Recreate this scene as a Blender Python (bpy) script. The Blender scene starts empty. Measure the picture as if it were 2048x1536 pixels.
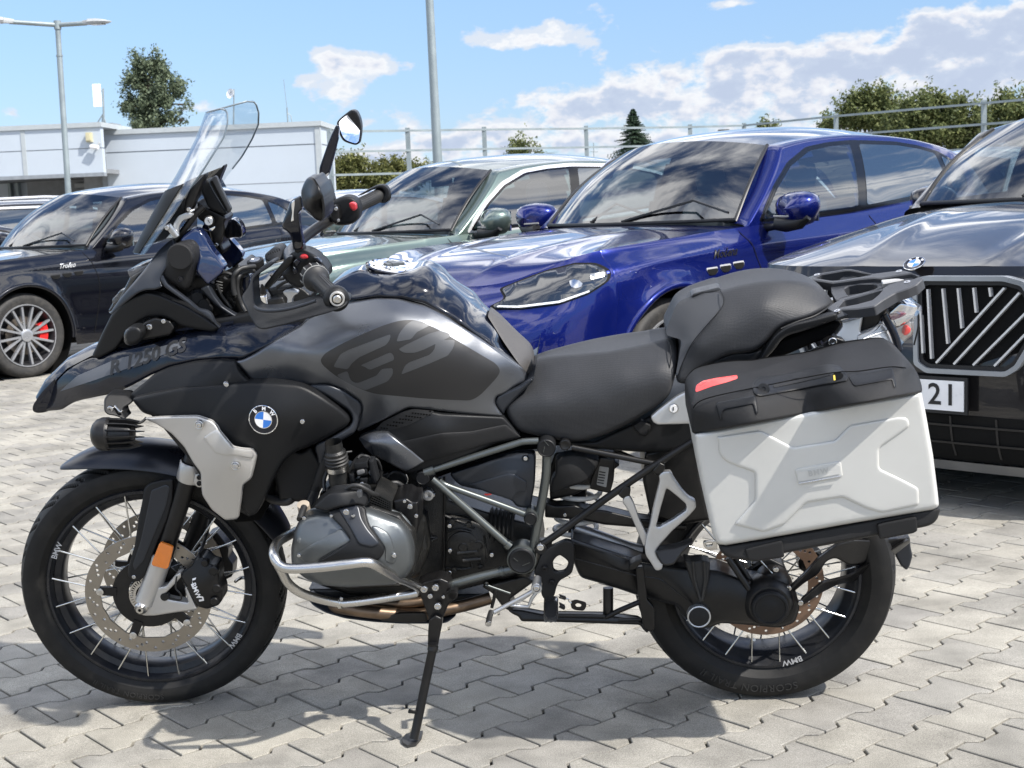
import bpy, bmesh, math, random
import numpy as np
from mathutils import Vector, Matrix, geometry
random.seed(7); np.random.seed(7)
PI = math.pi
scene = bpy.context.scene
COL = scene.collection
# ------------------------------------------------------------------ camera
CAM = np.array([1.14246, -3.33789, 1.21324]); YAW, PITCH, ROLL = -0.06655, 0.124893, -0.038884
FPX = 2720.0                      # focal length in pixels of the 2048 wide photograph
_f = np.array([math.sin(YAW)*math.cos(PITCH), math.cos(YAW)*math.cos(PITCH), -math.sin(PITCH)])
_r0 = np.array([math.cos(YAW), -math.sin(YAW), 0.0]); _u0 = np.cross(_r0, _f)
_r = math.cos(ROLL)*_r0 + math.sin(ROLL)*_u0
_u = -math.sin(ROLL)*_r0 + math.cos(ROLL)*_u0
cd = bpy.data.cameras.new('camera'); cam = bpy.data.objects.new('camera', cd); COL.objects.link(cam)
M4 = Matrix(((_r[0], _u[0], -_f[0], CAM[0]), (_r[1], _u[1], -_f[1], CAM[1]), (_r[2], _u[2], -_f[2], CAM[2]), (0, 0, 0, 1)))
cam.matrix_world = M4
cd.sensor_width = 36.0; cd.lens = FPX/2048*36.0; cd.clip_start = 0.05; cd.clip_end = 3000
cd.dof.use_dof = True; cd.dof.focus_distance = 3.35; cd.dof.aperture_fstop = 15.0
scene.camera = cam
# ------------------------------------------------------------------ light
SUNV = Vector((.76, -.44, 1.0)).normalized()
SUN_EL = math.asin(SUNV.z); SUN_AZ = math.atan2(SUNV.x, SUNV.y)
sl = bpy.data.lights.new('sun', 'SUN'); sl.energy = 3.4; sl.angle = math.radians(0.9); sl.color = (1.0, .95, .88)
so = bpy.data.objects.new('sun', sl); COL.objects.link(so)
so.rotation_euler = SUNV.to_track_quat('Z', 'Y').to_euler()
scene.view_settings.view_transform = 'Standard'; scene.view_settings.look = 'None'
scene.view_settings.gamma = 1.0; scene.view_settings.exposure = 1.12
try: scene.view_settings.use_curve_mapping = False
except Exception: pass

def ray_px(px, py):
    d = _f + (px-1024)/FPX*_r - (py-768)/FPX*_u
    return d
def WZ(px, py, z=0.0):            # photograph point -> world point on the level plane z
    d = ray_px(px, py); t = (z-CAM[2])/d[2]; p = CAM + t*d
    return Vector(p)
def WY(px, py, y):                # -> world point on the upright plane at distance y
    d = ray_px(px, py); t = (y-CAM[1])/d[1]; return Vector(CAM + t*d)
def azel(px, py):
    d = ray_px(px, py); d = d/np.linalg.norm(d)
    return math.degrees(math.atan2(d[0], d[1])), math.degrees(math.asin(d[2]))

# ------------------------------------------------------------------ node helpers
def newmat(name):
    m = bpy.data.materials.new(name); m.use_nodes = True
    nt = m.node_tree; b = nt.nodes.get('Principled BSDF'); return m, nt, b
def N(nt, typ, **kw):
    n = nt.nodes.new(typ)
    for k, v in kw.items():
        if k in n.inputs.keys() if hasattr(n.inputs, 'keys') else False: n.inputs[k].default_value = v
        else: setattr(n, k, v)
    return n
def L(nt, a, b): nt.links.new(a, b)
def ramp(nt, fac, stops):
    r = nt.nodes.new('ShaderNodeValToRGB'); e = r.color_ramp.elements
    while len(e) > 1: e.remove(e[-1])
    e[0].position = stops[0][0]; e[0].color = (*stops[0][1], 1)
    for p, c in stops[1:]:
        x = e.new(p); x.color = (*c, 1)
    L(nt, fac, r.inputs[0]); return r
def g3(v): return (v, v, v)
MATS = {}
def mat(name, col, rough=.5, metal=0., coat=0., coatr=.05, bump=0., bscale=200., var=.12, vscale=6., spec=.5, grime=0., ior=1.5):
    """paint / plastic / metal with slight colour and gloss variation, fine relief and dust"""
    if name in MATS: return MATS[name]
    m, nt, b = newmat(name); MATS[name] = m
    tc = N(nt, 'ShaderNodeTexCoord')
    no = N(nt, 'ShaderNodeTexNoise'); no.inputs['Scale'].default_value = vscale; no.inputs['Detail'].default_value = 6
    L(nt, tc.outputs['Object'], no.inputs['Vector'])
    r = ramp(nt, no.outputs['Fac'], [(.3, tuple(c*(1-var) for c in col)), (.7, tuple(min(1, c*(1+var)) for c in col))])
    colout = r.outputs[0]
    if grime > 0:
        n2 = N(nt, 'ShaderNodeTexNoise'); n2.inputs['Scale'].default_value = vscale*3.3; n2.inputs['Detail'].default_value = 8; n2.inputs['Roughness'].default_value = .7
        L(nt, tc.outputs['Object'], n2.inputs['Vector'])
        mr = N(nt, 'ShaderNodeMapRange'); mr.inputs[1].default_value = .45; mr.inputs[2].default_value = .8; mr.inputs[3].default_value = 0; mr.inputs[4].default_value = grime
        L(nt, n2.outputs['Fac'], mr.inputs[0])
        mx = N(nt, 'ShaderNodeMix', data_type='RGBA'); L(nt, mr.outputs[0], mx.inputs[0]); L(nt, colout, mx.inputs[6]); mx.inputs[7].default_value = (.22, .2, .17, 1)
        colout = mx.outputs[2]
    L(nt, colout, b.inputs['Base Color'])
    rr = ramp(nt, no.outputs['Fac'], [(.3, g3(max(0, rough*.85))), (.7, g3(min(1, rough*1.15)))])
    L(nt, rr.outputs[0], b.inputs['Roughness'])
    b.inputs['Metallic'].default_value = metal; b.inputs['Coat Weight'].default_value = coat; b.inputs['Coat Roughness'].default_value = coatr
    b.inputs['Specular IOR Level'].default_value = spec; b.inputs['IOR'].default_value = ior
    if bump > 0:
        n3 = N(nt, 'ShaderNodeTexNoise'); n3.inputs['Scale'].default_value = bscale; n3.inputs['Detail'].default_value = 3
        L(nt, tc.outputs['Object'], n3.inputs['Vector'])
        bp = N(nt, 'ShaderNodeBump'); bp.inputs['Strength'].default_value = bump; bp.inputs['Distance'].default_value = .002
        L(nt, n3.outputs['Fac'], bp.inputs['Height']); L(nt, bp.outputs[0], b.inputs['Normal'])
    return m
def emis(name, col, s):
    m, nt, b = newmat(name); b.inputs['Base Color'].default_value = (*col, 1); b.inputs['Emission Color'].default_value = (*col, 1); b.inputs['Emission Strength'].default_value = s
    return m
def glass(name, col=(1, 1, 1), rough=0.0, ior=1.45):
    m, nt, b = newmat(name); MATS[name] = m
    b.inputs['Base Color'].default_value = (*col, 1); b.inputs['Roughness'].default_value = rough; b.inputs['Transmission Weight'].default_value = 1; b.inputs['IOR'].default_value = ior
    return m

# ------------------------------------------------------------------ object helpers
def link(name, me, m=None, parent=None, smooth=30.0):
    o = bpy.data.objects.new(name, me); COL.objects.link(o)
    if m is not None:
        for q in (m if isinstance(m, (list, tuple)) else [m]): me.materials.append(q)
    if smooth is not None and len(me.polygons):
        me.shade_smooth()
        try: me.set_sharp_from_angle(angle=math.radians(smooth))
        except Exception: pass
    if parent is not None: o.parent = parent
    return o
def tag(o, label=None, cat=None, group=None, kind=None):
    if label: o['label'] = label
    if cat: o['category'] = cat
    if group: o['group'] = group
    if kind: o['kind'] = kind
    return o
def empty(name, loc=(0, 0, 0), rz=0., parent=None):
    o = bpy.data.objects.new(name, None); COL.objects.link(o); o.location = loc; o.rotation_euler = (0, 0, rz); o.empty_display_size = .1
    if parent: o.parent = parent
    return o
class MB:
    """collects shapes into one mesh"""
    def __init__(s): s.v = []; s.f = []; s.mi = []
    def add(s, vs, fs, mi=0):
        k = len(s.v); s.v += [tuple(v) for v in vs]; s.f += [tuple(i+k for i in f) for f in fs]; s.mi += [mi]*len(fs)
        return s
    def box(s, x0, x1, y0, y1, z0, z1, mi=0):
        vs = [(x, y, z) for x in (x0, x1) for y in (y0, y1) for z in (z0, z1)]
        return s.add(vs, [(0, 1, 3, 2), (4, 6, 7, 5), (0, 4, 5, 1), (2, 3, 7, 6), (0, 2, 6, 4), (1, 5, 7, 3)], mi)
    def obox(s, c, ax, ay, az, mi=0):
        """box from centre and three half-axis vectors"""
        c = Vector(c); ax, ay, az = Vector(ax), Vector(ay), Vector(az)
        vs = [c+i*ax+j*ay+k*az for i in (-1, 1) for j in (-1, 1) for k in (-1, 1)]
        return s.add(vs, [(0, 1, 3, 2), (4, 6, 7, 5), (0, 4, 5, 1), (2, 3, 7, 6), (0, 2, 6, 4), (1, 5, 7, 3)], mi)
    def tube(s, pts, r, n=12, caps=True, closed=False, mi=0, flat=1.0):
        pts = [Vector(p) for p in pts]; m = len(pts)
        rs = r if isinstance(r, (list, tuple)) else [r]*m
        up = None; rings = []
        for i, p in enumerate(pts):
            a = pts[(i-1) % m] if (closed or i > 0) else p; b = pts[(i+1) % m] if (closed or i < m-1) else p
            t = (b-a)
            t = t.normalized() if t.length > 1e-9 else Vector((0, 0, 1))
            if up is None:
                up = Vector((0, 1, 0)) if abs(t.y) < .9 else Vector((1, 0, 0))
            u = (up - t*up.dot(t)); u = u.normalized() if u.length > 1e-6 else t.orthogonal().normalized()
            up = u; w = t.cross(u)
            rings.append([p + (u*math.cos(2*PI*k/n)*flat + w*math.sin(2*PI*k/n))*rs[i] for k in range(n)])
        vs = [q for rg in rings for q in rg]; fs = []
        for i in range(m if closed else m-1):
            j = (i+1) % m
            for k in range(n): fs.append((i*n+k, j*n+k, j*n+(k+1) % n, i*n+(k+1) % n))
        if caps and not closed:
            fs.append(tuple(range(n))); fs.append(tuple((m-1)*n+k for k in range(n-1, -1, -1)))
        return s.add(vs, fs, mi)
    def lathe(s, c, axis, prof, n=32, mi=0, a0=0., a1=2*PI):
        """prof: list of (t along axis, radius)"""
        c = Vector(c); ax = Vector(axis).normalized(); u = ax.orthogonal().normalized(); w = ax.cross(u)
        full = abs(a1-a0-2*PI) < 1e-6; m = n if full else n+1
        vs = []
        for (t, r) in prof:
            for k in range(m):
                a = a0+(a1-a0)*k/n; vs.append(c+ax*t+(u*math.cos(a)+w*math.sin(a))*max(r, 1e-5))
        fs = []
        for i in range(len(prof)-1):
            for k in range(n):
                k2 = (k+1) % m; fs.append((i*m+k, i*m+k2, (i+1)*m+k2, (i+1)*m+k))
        return s.add(vs, fs, mi)
    def build(s, name, m, parent=None, smooth=30.0, loc=None, weld=False):
        me = bpy.data.meshes.new(name); me.from_pydata(s.v, [], s.f); me.update()
        if any(s.mi): me.polygons.foreach_set('material_index', s.mi)
        bm = bmesh.new(); bm.from_mesh(me)
        if weld: bmesh.ops.remove_doubles(bm, verts=bm.verts, dist=1e-5)
        bmesh.ops.recalc_face_normals(bm, faces=bm.faces); bm.to_mesh(me); bm.free()
        o = link(name, me, m, parent, smooth)
        if loc is not None: o.location = loc
        return o
def catmull(pts, k=6, closed=False):
    pts = [Vector(p) for p in pts]; n = len(pts); out = []
    rng = range(n) if closed else range(n-1)
    for i in rng:
        if closed: a, b, c, d = pts[(i-1) % n], pts[i], pts[(i+1) % n], pts[(i+2) % n]
        else: a, b, c, d = pts[max(i-1, 0)], pts[i], pts[i+1], pts[min(i+2, n-1)]
        for j in range(k):
            t = j/k; t2 = t*t; t3 = t2*t
            out.append(.5*((2*b)+(c-a)*t+(2*a-5*b+4*c-d)*t2+(3*b-a-3*c+d)*t3))
    if not closed: out.append(pts[-1])
    return out
def roundpts(pts, r, k=4):
    """polyline in 3D with its corners rounded by arcs of about radius r"""
    pts = [Vector(p) for p in pts]; out = [pts[0]]
    for i in range(1, len(pts)-1):
        a, b, c = pts[i-1], pts[i], pts[i+1]
        d = min(r, (a-b).length*.45, (c-b).length*.45)
        p0 = b+(a-b).normalized()*d; p1 = b+(c-b).normalized()*d
        for j in range(k+1):
            t = j/k; out.append(p0*(1-t)**2+b*2*t*(1-t)+p1*t*t)
    out.append(pts[-1]); return out
def interp(xs, ys):
    xs = np.array(xs, float); ys = np.array(ys, float)
    def f(x): return float(np.interp(x, xs, ys))
    return f
def pch(pts):
    """monotone cubic through (x, y) points"""
    x = np.array([p[0] for p in pts], float); y = np.array([p[1] for p in pts], float)
    h = np.diff(x); d = np.diff(y)/h; m = np.zeros(len(x)); m[0] = d[0]; m[-1] = d[-1]
    for i in range(1, len(x)-1):
        m[i] = 0 if d[i-1]*d[i] <= 0 else 2*d[i-1]*d[i]/(d[i-1]+d[i])
    def f(q):
        q = min(max(q, x[0]), x[-1]); i = min(int(np.searchsorted(x, q, 'right'))-1, len(x)-2); i = max(i, 0)
        t = (q-x[i])/h[i]
        return (2*t**3-3*t*t+1)*y[i]+(t**3-2*t*t+t)*h[i]*m[i]+(-2*t**3+3*t*t)*y[i+1]+(t**3-t*t)*h[i]*m[i+1]
    return f
def text_mesh(txt, size=1.0, extrude=0.0, shear=0., bold=0., spacing=1.0):
    c = bpy.data.curves.new('t', 'FONT'); c.body = txt; c.size = size; c.extrude = extrude; c.align_x = 'CENTER'; c.align_y = 'CENTER'; c.shear = shear; c.offset = bold; c.space_character = spacing; c.resolution_u = 3
    o = bpy.data.objects.new('t', c); COL.objects.link(o)
    bpy.context.view_layer.update()
    dg = bpy.context.evaluated_depsgraph_get(); me = bpy.data.meshes.new_from_object(o.evaluated_get(dg))
    bpy.data.objects.remove(o); me.materials.clear(); return me
def place_text(name, txt, size, fn, m, parent, **kw):
    """text mesh whose vertices (x, y, z) go through fn"""
    me = text_mesh(txt, size, **kw)
    for v in me.vertices: v.co = fn(v.co.x, v.co.y, v.co.z)
    me.update(); return link(name, me, m, parent, None)
def thin_clear(name, tint, refl):
    m, nt, b = newmat(name); MATS[name] = m; lw = N(nt, 'ShaderNodeLayerWeight'); lw.inputs['Blend'].default_value = .5; pw = N(nt, 'ShaderNodeMath', operation='POWER'); L(nt, lw.outputs['Facing'], pw.inputs[0]); pw.inputs[1].default_value = 3.5
    fr = N(nt, 'ShaderNodeMapRange'); L(nt, pw.outputs[0], fr.inputs[0]); fr.inputs[3].default_value = refl; fr.inputs[4].default_value = min(1, refl+.55)
    t = N(nt, 'ShaderNodeBsdfTransparent'); t.inputs['Color'].default_value = (*tint, 1); g_ = N(nt, 'ShaderNodeBsdfGlossy'); g_.inputs['Roughness'].default_value = .02
    mx_ = N(nt, 'ShaderNodeMixShader'); L(nt, fr.outputs[0], mx_.inputs[0]); L(nt, t.outputs[0], mx_.inputs[1]); L(nt, g_.outputs[0], mx_.inputs[2]); L(nt, mx_.outputs[0], nt.nodes['Material Output'].inputs['Surface']); return m

SKY_STR = 0.115; SKY_TINT = (1.0, 1.02, 1.12, 1)
# ------------------------------------------------------------------ world: sky with clouds
w = bpy.data.worlds.new('World'); scene.world = w; w.use_nodes = True
nt = w.node_tree; bg = nt.nodes['Background']
sky = N(nt, 'ShaderNodeTexSky'); sky.sky_type = 'NISHITA'; sky.sun_disc = False
sky.sun_elevation = SUN_EL; sky.sun_rotation = SUN_AZ; sky.altitude = 100; sky.air_density = 1.0; sky.dust_density = 0.0; sky.ozone_density = 3.0
bg.inputs['Strength'].default_value = SKY_STR
geo = N(nt, 'ShaderNodeTexCoord')
sep = N(nt, 'ShaderNodeSeparateXYZ'); L(nt, geo.outputs['Generated'], sep.inputs[0])
def mth(op, a, b=None, c=None):
    n = N(nt, 'ShaderNodeMath', operation=op)
    for i, q in enumerate((a, b, c)):
        if q is None: continue
        if isinstance(q, (int, float)): n.inputs[i].default_value = q
        else: L(nt, q, n.inputs[i])
    return n.outputs[0]
el = mth('MULTIPLY', mth('ARCSINE', sep.outputs['Z']), 57.2958)
az = mth('MULTIPLY', mth('ARCTAN2', sep.outputs['X'], sep.outputs['Y']), 57.2958)
# low cumulus seen side-on: noise in azimuth / elevation
cmb = N(nt, 'ShaderNodeCombineXYZ'); L(nt, mth('MULTIPLY', az, .62), cmb.inputs[0]); L(nt, mth('MULTIPLY', el, 1.05), cmb.inputs[1]); cmb.inputs[2].default_value = 3.3
n1 = N(nt, 'ShaderNodeTexNoise'); n1.inputs['Scale'].default_value = 1.0; n1.inputs['Detail'].default_value = 9; n1.inputs['Roughness'].default_value = .58; n1.inputs['Distortion'].default_value = .1
L(nt, cmb.outputs[0], n1.inputs['Vector'])
# cover: how much cloud at each place, in degrees (positions of the cloud masses)
def gauss(a0, e0, sa, se, amp):
    u = mth('DIVIDE', mth('SUBTRACT', az, a0), sa); v = mth('DIVIDE', mth('SUBTRACT', el, e0), se)
    return mth('MULTIPLY', mth('EXPONENT', mth('MULTIPLY', mth('ADD', mth('MULTIPLY', u, u), mth('MULTIPLY', v, v)), -1)), amp)
# bank of cloud whose top climbs to the right
top = mth('ADD', mth('MULTIPLY', mth('ADD', az, 5.0), .155), 4.15)
top = mth('MINIMUM', mth('MAXIMUM', top, 3.4), 7.5)
bank = N(nt, 'ShaderNodeMapRange'); L(nt, mth('SUBTRACT', el, top), bank.inputs[0]); bank.inputs[1].default_value = .9; bank.inputs[2].default_value = -1.0; bank.inputs[3].default_value = -.34; bank.inputs[4].default_value = .13
rt = N(nt, 'ShaderNodeMapRange'); L(nt, az, rt.inputs[0]); rt.inputs[1].default_value = -12.5; rt.inputs[2].default_value = -8.0; rt.inputs[3].default_value = -.16; rt.inputs[4].default_value = 0.0
cov = mth('ADD', bank.outputs[0], rt.outputs[0])
for (px, py, sx, sy, amp) in [(655, 150, 95, 58, .50), (655, 105, 50, 26, .25), (790, 128, 62, 24, .36), (985, 78, 85, 32, .44), (1160, 70, 85, 34, .42), (1200, 12, 55, 22, .30), (1105, 45, 20, 12, .2),
                              (1450, 8, 75, 14, .38), (1500, 105, 210, 55, .25), (1240, 150, 100, 40, .2), (1950, 70, 160, 60, .22), (15, 232, 45, 30, .42), (240, 235, 60, 30, .36), (390, 215, 60, 30, .5), (560, 235, 120, 30, .3), (740, 235, 90, 60, .15), (1000, 205, 170, 40, .2)]:
    a0, e0 = azel(px, py); k = 57.3/FPX
    cov = mth('ADD', cov, gauss(a0, e0, sx*k*1.1, sy*k*1.1, amp*1.15))
dens = mth('ADD', n1.outputs['Fac'], cov)
low = N(nt, 'ShaderNodeMapRange'); low.interpolation_type = 'SMOOTHSTEP'; L(nt, dens, low.inputs[0]); low.inputs[1].default_value = .485; low.inputs[2].default_value = .63; low.inputs[3].default_value = 0; low.inputs[4].default_value = 1
# high, ragged cloud overhead and behind: noise on a level layer
hz = mth('MAXIMUM', sep.outputs['Z'], .05)
cm2 = N(nt, 'ShaderNodeCombineXYZ'); L(nt, mth('DIVIDE', sep.outputs['X'], hz), cm2.inputs[0]); L(nt, mth('DIVIDE', sep.outputs['Y'], hz), cm2.inputs[1])
n2 = N(nt, 'ShaderNodeTexNoise'); n2.inputs['Scale'].default_value = 1.15; n2.inputs['Detail'].default_value = 8; n2.inputs['Roughness'].default_value = .58; n2.inputs['Distortion'].default_value = .6
L(nt, cm2.outputs[0], n2.inputs['Vector'])
hi = N(nt, 'ShaderNodeMapRange'); hi.interpolation_type = 'SMOOTHSTEP'; L(nt, n2.outputs['Fac'], hi.inputs[0]); hi.inputs[1].default_value = .42; hi.inputs[2].default_value = .60; hi.inputs[3].default_value = 0; hi.inputs[4].default_value = .95
wh = N(nt, 'ShaderNodeMapRange'); L(nt, el, wh.inputs[0]); wh.inputs[1].default_value = 9.5; wh.inputs[2].default_value = 15; wh.inputs[3].default_value = 0; wh.inputs[4].default_value = 1
hid = mth('MULTIPLY', hi.outputs[0], wh.outputs[0])
lowf = mth('MULTIPLY', low.outputs[0], mth('SUBTRACT', 1, wh.outputs[0]))
cl = mth('MAXIMUM', lowf, hid)
cmb2 = N(nt, 'ShaderNodeVectorMath', operation='ADD'); L(nt, cmb.outputs[0], cmb2.inputs[0]); cmb2.inputs[1].default_value = (.10, .22, 0)
n1b = N(nt, 'ShaderNodeTexNoise'); n1b.inputs['Scale'].default_value = 1.0; n1b.inputs['Detail'].default_value = 7; n1b.inputs['Roughness'].default_value = .55; L(nt, cmb2.outputs[0], n1b.inputs['Vector'])
shv = mth('ADD', mth('ADD', dens, mth('MULTIPLY', mth('SUBTRACT', el, top), -.03)), mth('MULTIPLY', mth('SUBTRACT', n1b.outputs['Fac'], n1.outputs['Fac']), .95))
# cloud brightness: sunlit heads, greyer lavender bodies
shade = N(nt, 'ShaderNodeMapRange'); L(nt, shv, shade.inputs[0]); shade.inputs[1].default_value = .56; shade.inputs[2].default_value = .86; shade.inputs[3].default_value = 0; shade.inputs[4].default_value = 1
cc = ramp(nt, shade.outputs[0], [(0., (3.0, 3.3, 3.75)), (.22, (3.75, 3.85, 4.0)), (.45, (3.35, 3.45, 3.75)), (.7, (2.4, 2.75, 3.4)), (1., (2.2, 2.55, 3.25))])
hc_ = ramp(nt, n2.outputs['Fac'], [(.42, (7.5, 7.7, 8.2)), (.58, (12., 12., 12.1)), (.8, (8.5, 8.6, 8.9))])  # overhead cloud out of view, brightened to fill the shadows
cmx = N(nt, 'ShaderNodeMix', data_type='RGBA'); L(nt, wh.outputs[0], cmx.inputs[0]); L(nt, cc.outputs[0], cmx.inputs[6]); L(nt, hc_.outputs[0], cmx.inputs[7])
te = N(nt, 'ShaderNodeMapRange'); L(nt, el, te.inputs[0]); te.inputs[1].default_value = 0; te.inputs[2].default_value = 30
tintr = ramp(nt, te.outputs[0], [(0, (.34, .42, .62)), (.12, (.42, .45, .55)), (.33, (.62, .635, .68)), (1., (.78, .80, .88))])
skc = N(nt, 'ShaderNodeMix', data_type='RGBA', blend_type='MULTIPLY'); skc.inputs[0].default_value = 1; L(nt, sky.outputs[0], skc.inputs[6]); L(nt, tintr.outputs[0], skc.inputs[7])
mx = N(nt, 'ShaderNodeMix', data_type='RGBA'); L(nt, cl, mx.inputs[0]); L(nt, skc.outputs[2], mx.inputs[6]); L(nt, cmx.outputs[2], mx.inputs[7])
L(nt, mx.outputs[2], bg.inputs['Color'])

# ------------------------------------------------------------------ ground and pavers
def paver_mat(name, vary=True):
    m, nt, b = newmat(name)
    tc = N(nt, 'ShaderNodeTexCoord'); oi = N(nt, 'ShaderNodeObjectInfo'); ge = N(nt, 'ShaderNodeNewGeometry')
    def noise(s, d=6, r=.6, src=None):
        n = N(nt, 'ShaderNodeTexNoise'); n.inputs['Scale'].default_value = s; n.inputs['Detail'].default_value = d; n.inputs['Roughness'].default_value = r
        L(nt, src or ge.outputs['Position'], n.inputs['Vector']); return n.outputs['Fac']
    fine = ramp(nt, noise(420, 3, .7), [(.28, (.145, .137, .118)), (.50, (.285, .272, .240)), (.70, (.43, .415, .37))])
    stain = ramp(nt, noise(1.9, 9, .62), [(.30, g3(.52)), (.42, g3(.80)), (.52, g3(.97)), (.70, g3(1.06))])
    patch = ramp(nt, noise(7.5, 6, .6), [(.32, g3(.80)), (.62, g3(1.05))])
    a = N(nt, 'ShaderNodeMix', data_type='RGBA', blend_type='MULTIPLY'); a.inputs[0].default_value = 1; L(nt, fine.outputs[0], a.inputs[6]); L(nt, stain.outputs[0], a.inputs[7])
    c = N(nt, 'ShaderNodeMix', data_type='RGBA', blend_type='MULTIPLY'); c.inputs[0].default_value = 1; L(nt, a.outputs[2], c.inputs[6]); L(nt, patch.outputs[0], c.inputs[7])
    # each stone a little lighter, darker, warmer
    rnd = oi.outputs['Random'] if vary else ge.outputs['Random Per Island']
    pr = ramp(nt, rnd, [(0, (.80, .80, .82)), (.3, (.95, .95, .95)), (.6, (1.0, .99, .97)), (.85, (1.07, 1.06, 1.03)), (1., (.88, .87, .86))])
    e = N(nt, 'ShaderNodeMix', data_type='RGBA', blend_type='MULTIPLY'); e.inputs[0].default_value = 1; L(nt, c.outputs[2], e.inputs[6]); L(nt, pr.outputs[0], e.inputs[7])
    L(nt, e.outputs[2], b.inputs['Base Color']); b.inputs['Roughness'].default_value = .88; b.inputs['Specular IOR Level'].default_value = .3
    bp = N(nt, 'ShaderNodeBump'); bp.inputs['Strength'].default_value = .55; bp.inputs['Distance'].default_value = .0016
    L(nt, noise(520, 3, .75), bp.inputs['Height']); L(nt, bp.outputs[0], b.inputs['Normal'])
    return m
LATO = np.array([1.03376, -.25770]); LTH = .785407; LP, LW, LS = .196523, .141185, -.093196; LSTEP = .0235
CDv = np.array([math.cos(LTH), math.sin(LTH)]); SDv = np.array([CDv[1], -CDv[0]])
def lat(c, s): return LATO + CDv*c + SDv*s
# outline of one stone in lattice coordinates (chain direction c, cross direction s)
P_ = LP; ch = [(0, 0), (.044, 0), (.066, LSTEP), (.094, LSTEP), (.140, LSTEP), (.158, 0), (P_, 0)]
# a stone: bounded by chain k (from A to next A) on one side, straight edges at both A's, and chain k+1 on the other
def shift_pt(p, dc, ds): return (p[0]+dc, p[1]+ds)
Bc = -LS                                     # straight edge from A meets the next chain at c=Bc measured from its A
chain_far = []                               # next chain runs from c=0..P at s=LW, offset by LS
def chain_s(c):
    c = c % P_; xs = [q[0] for q in ch]; ys = [q[1] for q in ch]
    return float(np.interp(c, xs, ys))
def stone_outline():
    up = [p for p in ch]
    far = []
    cs = sorted([q[0]+LS+k*P_ for q in ch for k in (0, 1, 2)]); seen = []
    cs = [c for c in cs if .001 < c < P_-.001]
    for c in cs:
        if not seen or c-seen[-1] > 1e-4: seen.append(c)
    far = [(0.0, LW+chain_s(0-LS))]+[(c, LW+chain_s(c-LS)) for c in seen]+[(P_, LW+chain_s(P_-LS))]
    return up + far[::-1]
OUT = stone_outline()
def inset(poly, d):
    n = len(poly); out = []
    ar = sum(poly[i][0]*poly[(i+1) % n][1]-poly[(i+1) % n][0]*poly[i][1] for i in range(n))
    sg = 1 if ar > 0 else -1
    for i in range(n):
        a, b, c = Vector(poly[i-1]), Vector(poly[i]), Vector(poly[(i+1) % n])
        e1 = (b-a).normalized(); e2 = (c-b).normalized()
        n1_ = Vector((-e1.y, e1.x))*sg; n2_ = Vector((-e2.y, e2.x))*sg; m_ = n1_+n2_
        m_ = m_/max(.35, m_.length_squared)*2 if m_.length > 1e-6 else n1_
        m_ = m_*.5*2 if False else m_
        q = b+(n1_+n2_)*(d/max(.5, 1+n1_.dot(n2_))); out.append((q.x, q.y))
    return out
GAP = .0056
O0 = inset(OUT, GAP*.55); O1 = inset(OUT, GAP*.55+.0016); O2 = inset(OUT, GAP*.55+.006)
def stone_mesh(name):
    n = len(OUT); vs = []; fs = []
    cx = sum(p[0] for p in OUT)/n; cy = sum(p[1] for p in OUT)/n
    def W(p, z): q = CDv*(p[0]-cx)+SDv*(p[1]-cy); return (q[0], q[1], z)
    for z, O in ((-.03, O0), (-.0022, O0), (-.0004, O1), (0, O2)): vs += [W(p, z) for p in O]
    for k in range(3):
        for i in range(n): fs.append((k*n+i, k*n+(i+1) % n, (k+1)*n+(i+1) % n, (k+1)*n+i))
    fs.append(tuple(3*n+i for i in range(n)))
    return vs, fs, (cx, cy)
SV, SF, SC = stone_mesh('paver')
me = bpy.data.meshes.new('paver'); me.from_pydata(SV, [], SF)
bm = bmesh.new(); bm.from_mesh(me); bmesh.ops.recalc_face_normals(bm, faces=bm.faces)
bmesh.ops.triangulate(bm, faces=[f for f in bm.faces if len(f.verts) > 4]); bm.to_mesh(me); bm.free()
PM = paver_mat('concrete_paver', True); PM2 = paver_mat('concrete_paver_far', False)
me.materials.append(PM); me.shade_smooth(); me.set_sharp_from_angle(angle=math.radians(35))
dirt = mat('joint_sand', (.016, .015, .013), .95, bump=.6, bscale=300)
gb = MB(); gb.add([(-900, -60, -.012), (900, -60, -.012), (900, 1500, -.012), (-900, 1500, -.012)], [(0, 1, 2, 3)])
far_m, fnt, fb = newmat('far_paving')
tcf = N(fnt, 'ShaderNodeTexCoord'); nf = N(fnt, 'ShaderNodeTexNoise'); nf.inputs['Scale'].default_value = 2.2; nf.inputs['Detail'].default_value = 8; L(fnt, tcf.outputs['Object'], nf.inputs['Vector'])
rf = ramp(fnt, nf.outputs['Fac'], [(.3, (.17, .16, .14)), (.7, (.28, .265, .235))]); L(fnt, rf.outputs[0], fb.inputs['Base Color']); fb.inputs['Roughness'].default_value = .9
gb.v = [(v[0], v[1], -.016) for v in gb.v]
ground = gb.build('paved_ground', far_m, None, None); tag(ground, 'light grey interlocking concrete paving of the car lot', None, None, 'structure')
cells = []
for i in range(-140, 150):
    for j in range(-190, 190):
        c = lat(j*LP+i*LS+SC[0], i*LW+SC[1])
        if not (-3.9 < c[1] < 15.5 and -15.5 < c[0] < 11.5 and (c[1] > 6 or -7 < c[0] < 7.5)): continue
        d = np.array([c[0], c[1], 0])-CAM; z = d@_f
        z = max(z, .05)
        px = 1024+FPX*(d@_r)/z; py = 768-FPX*(d@_u)/z
        near = c[1] < 1.2
        vis = -40 < px < 2090 and py < 1580 and d@_f > .4
        cells.append((z if vis else z+100, px, py, c, i, j))
cells.sort(key=lambda q: q[0])
singles = cells[:290]; rest = cells[290:]
rng = random.Random(3)
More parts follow.
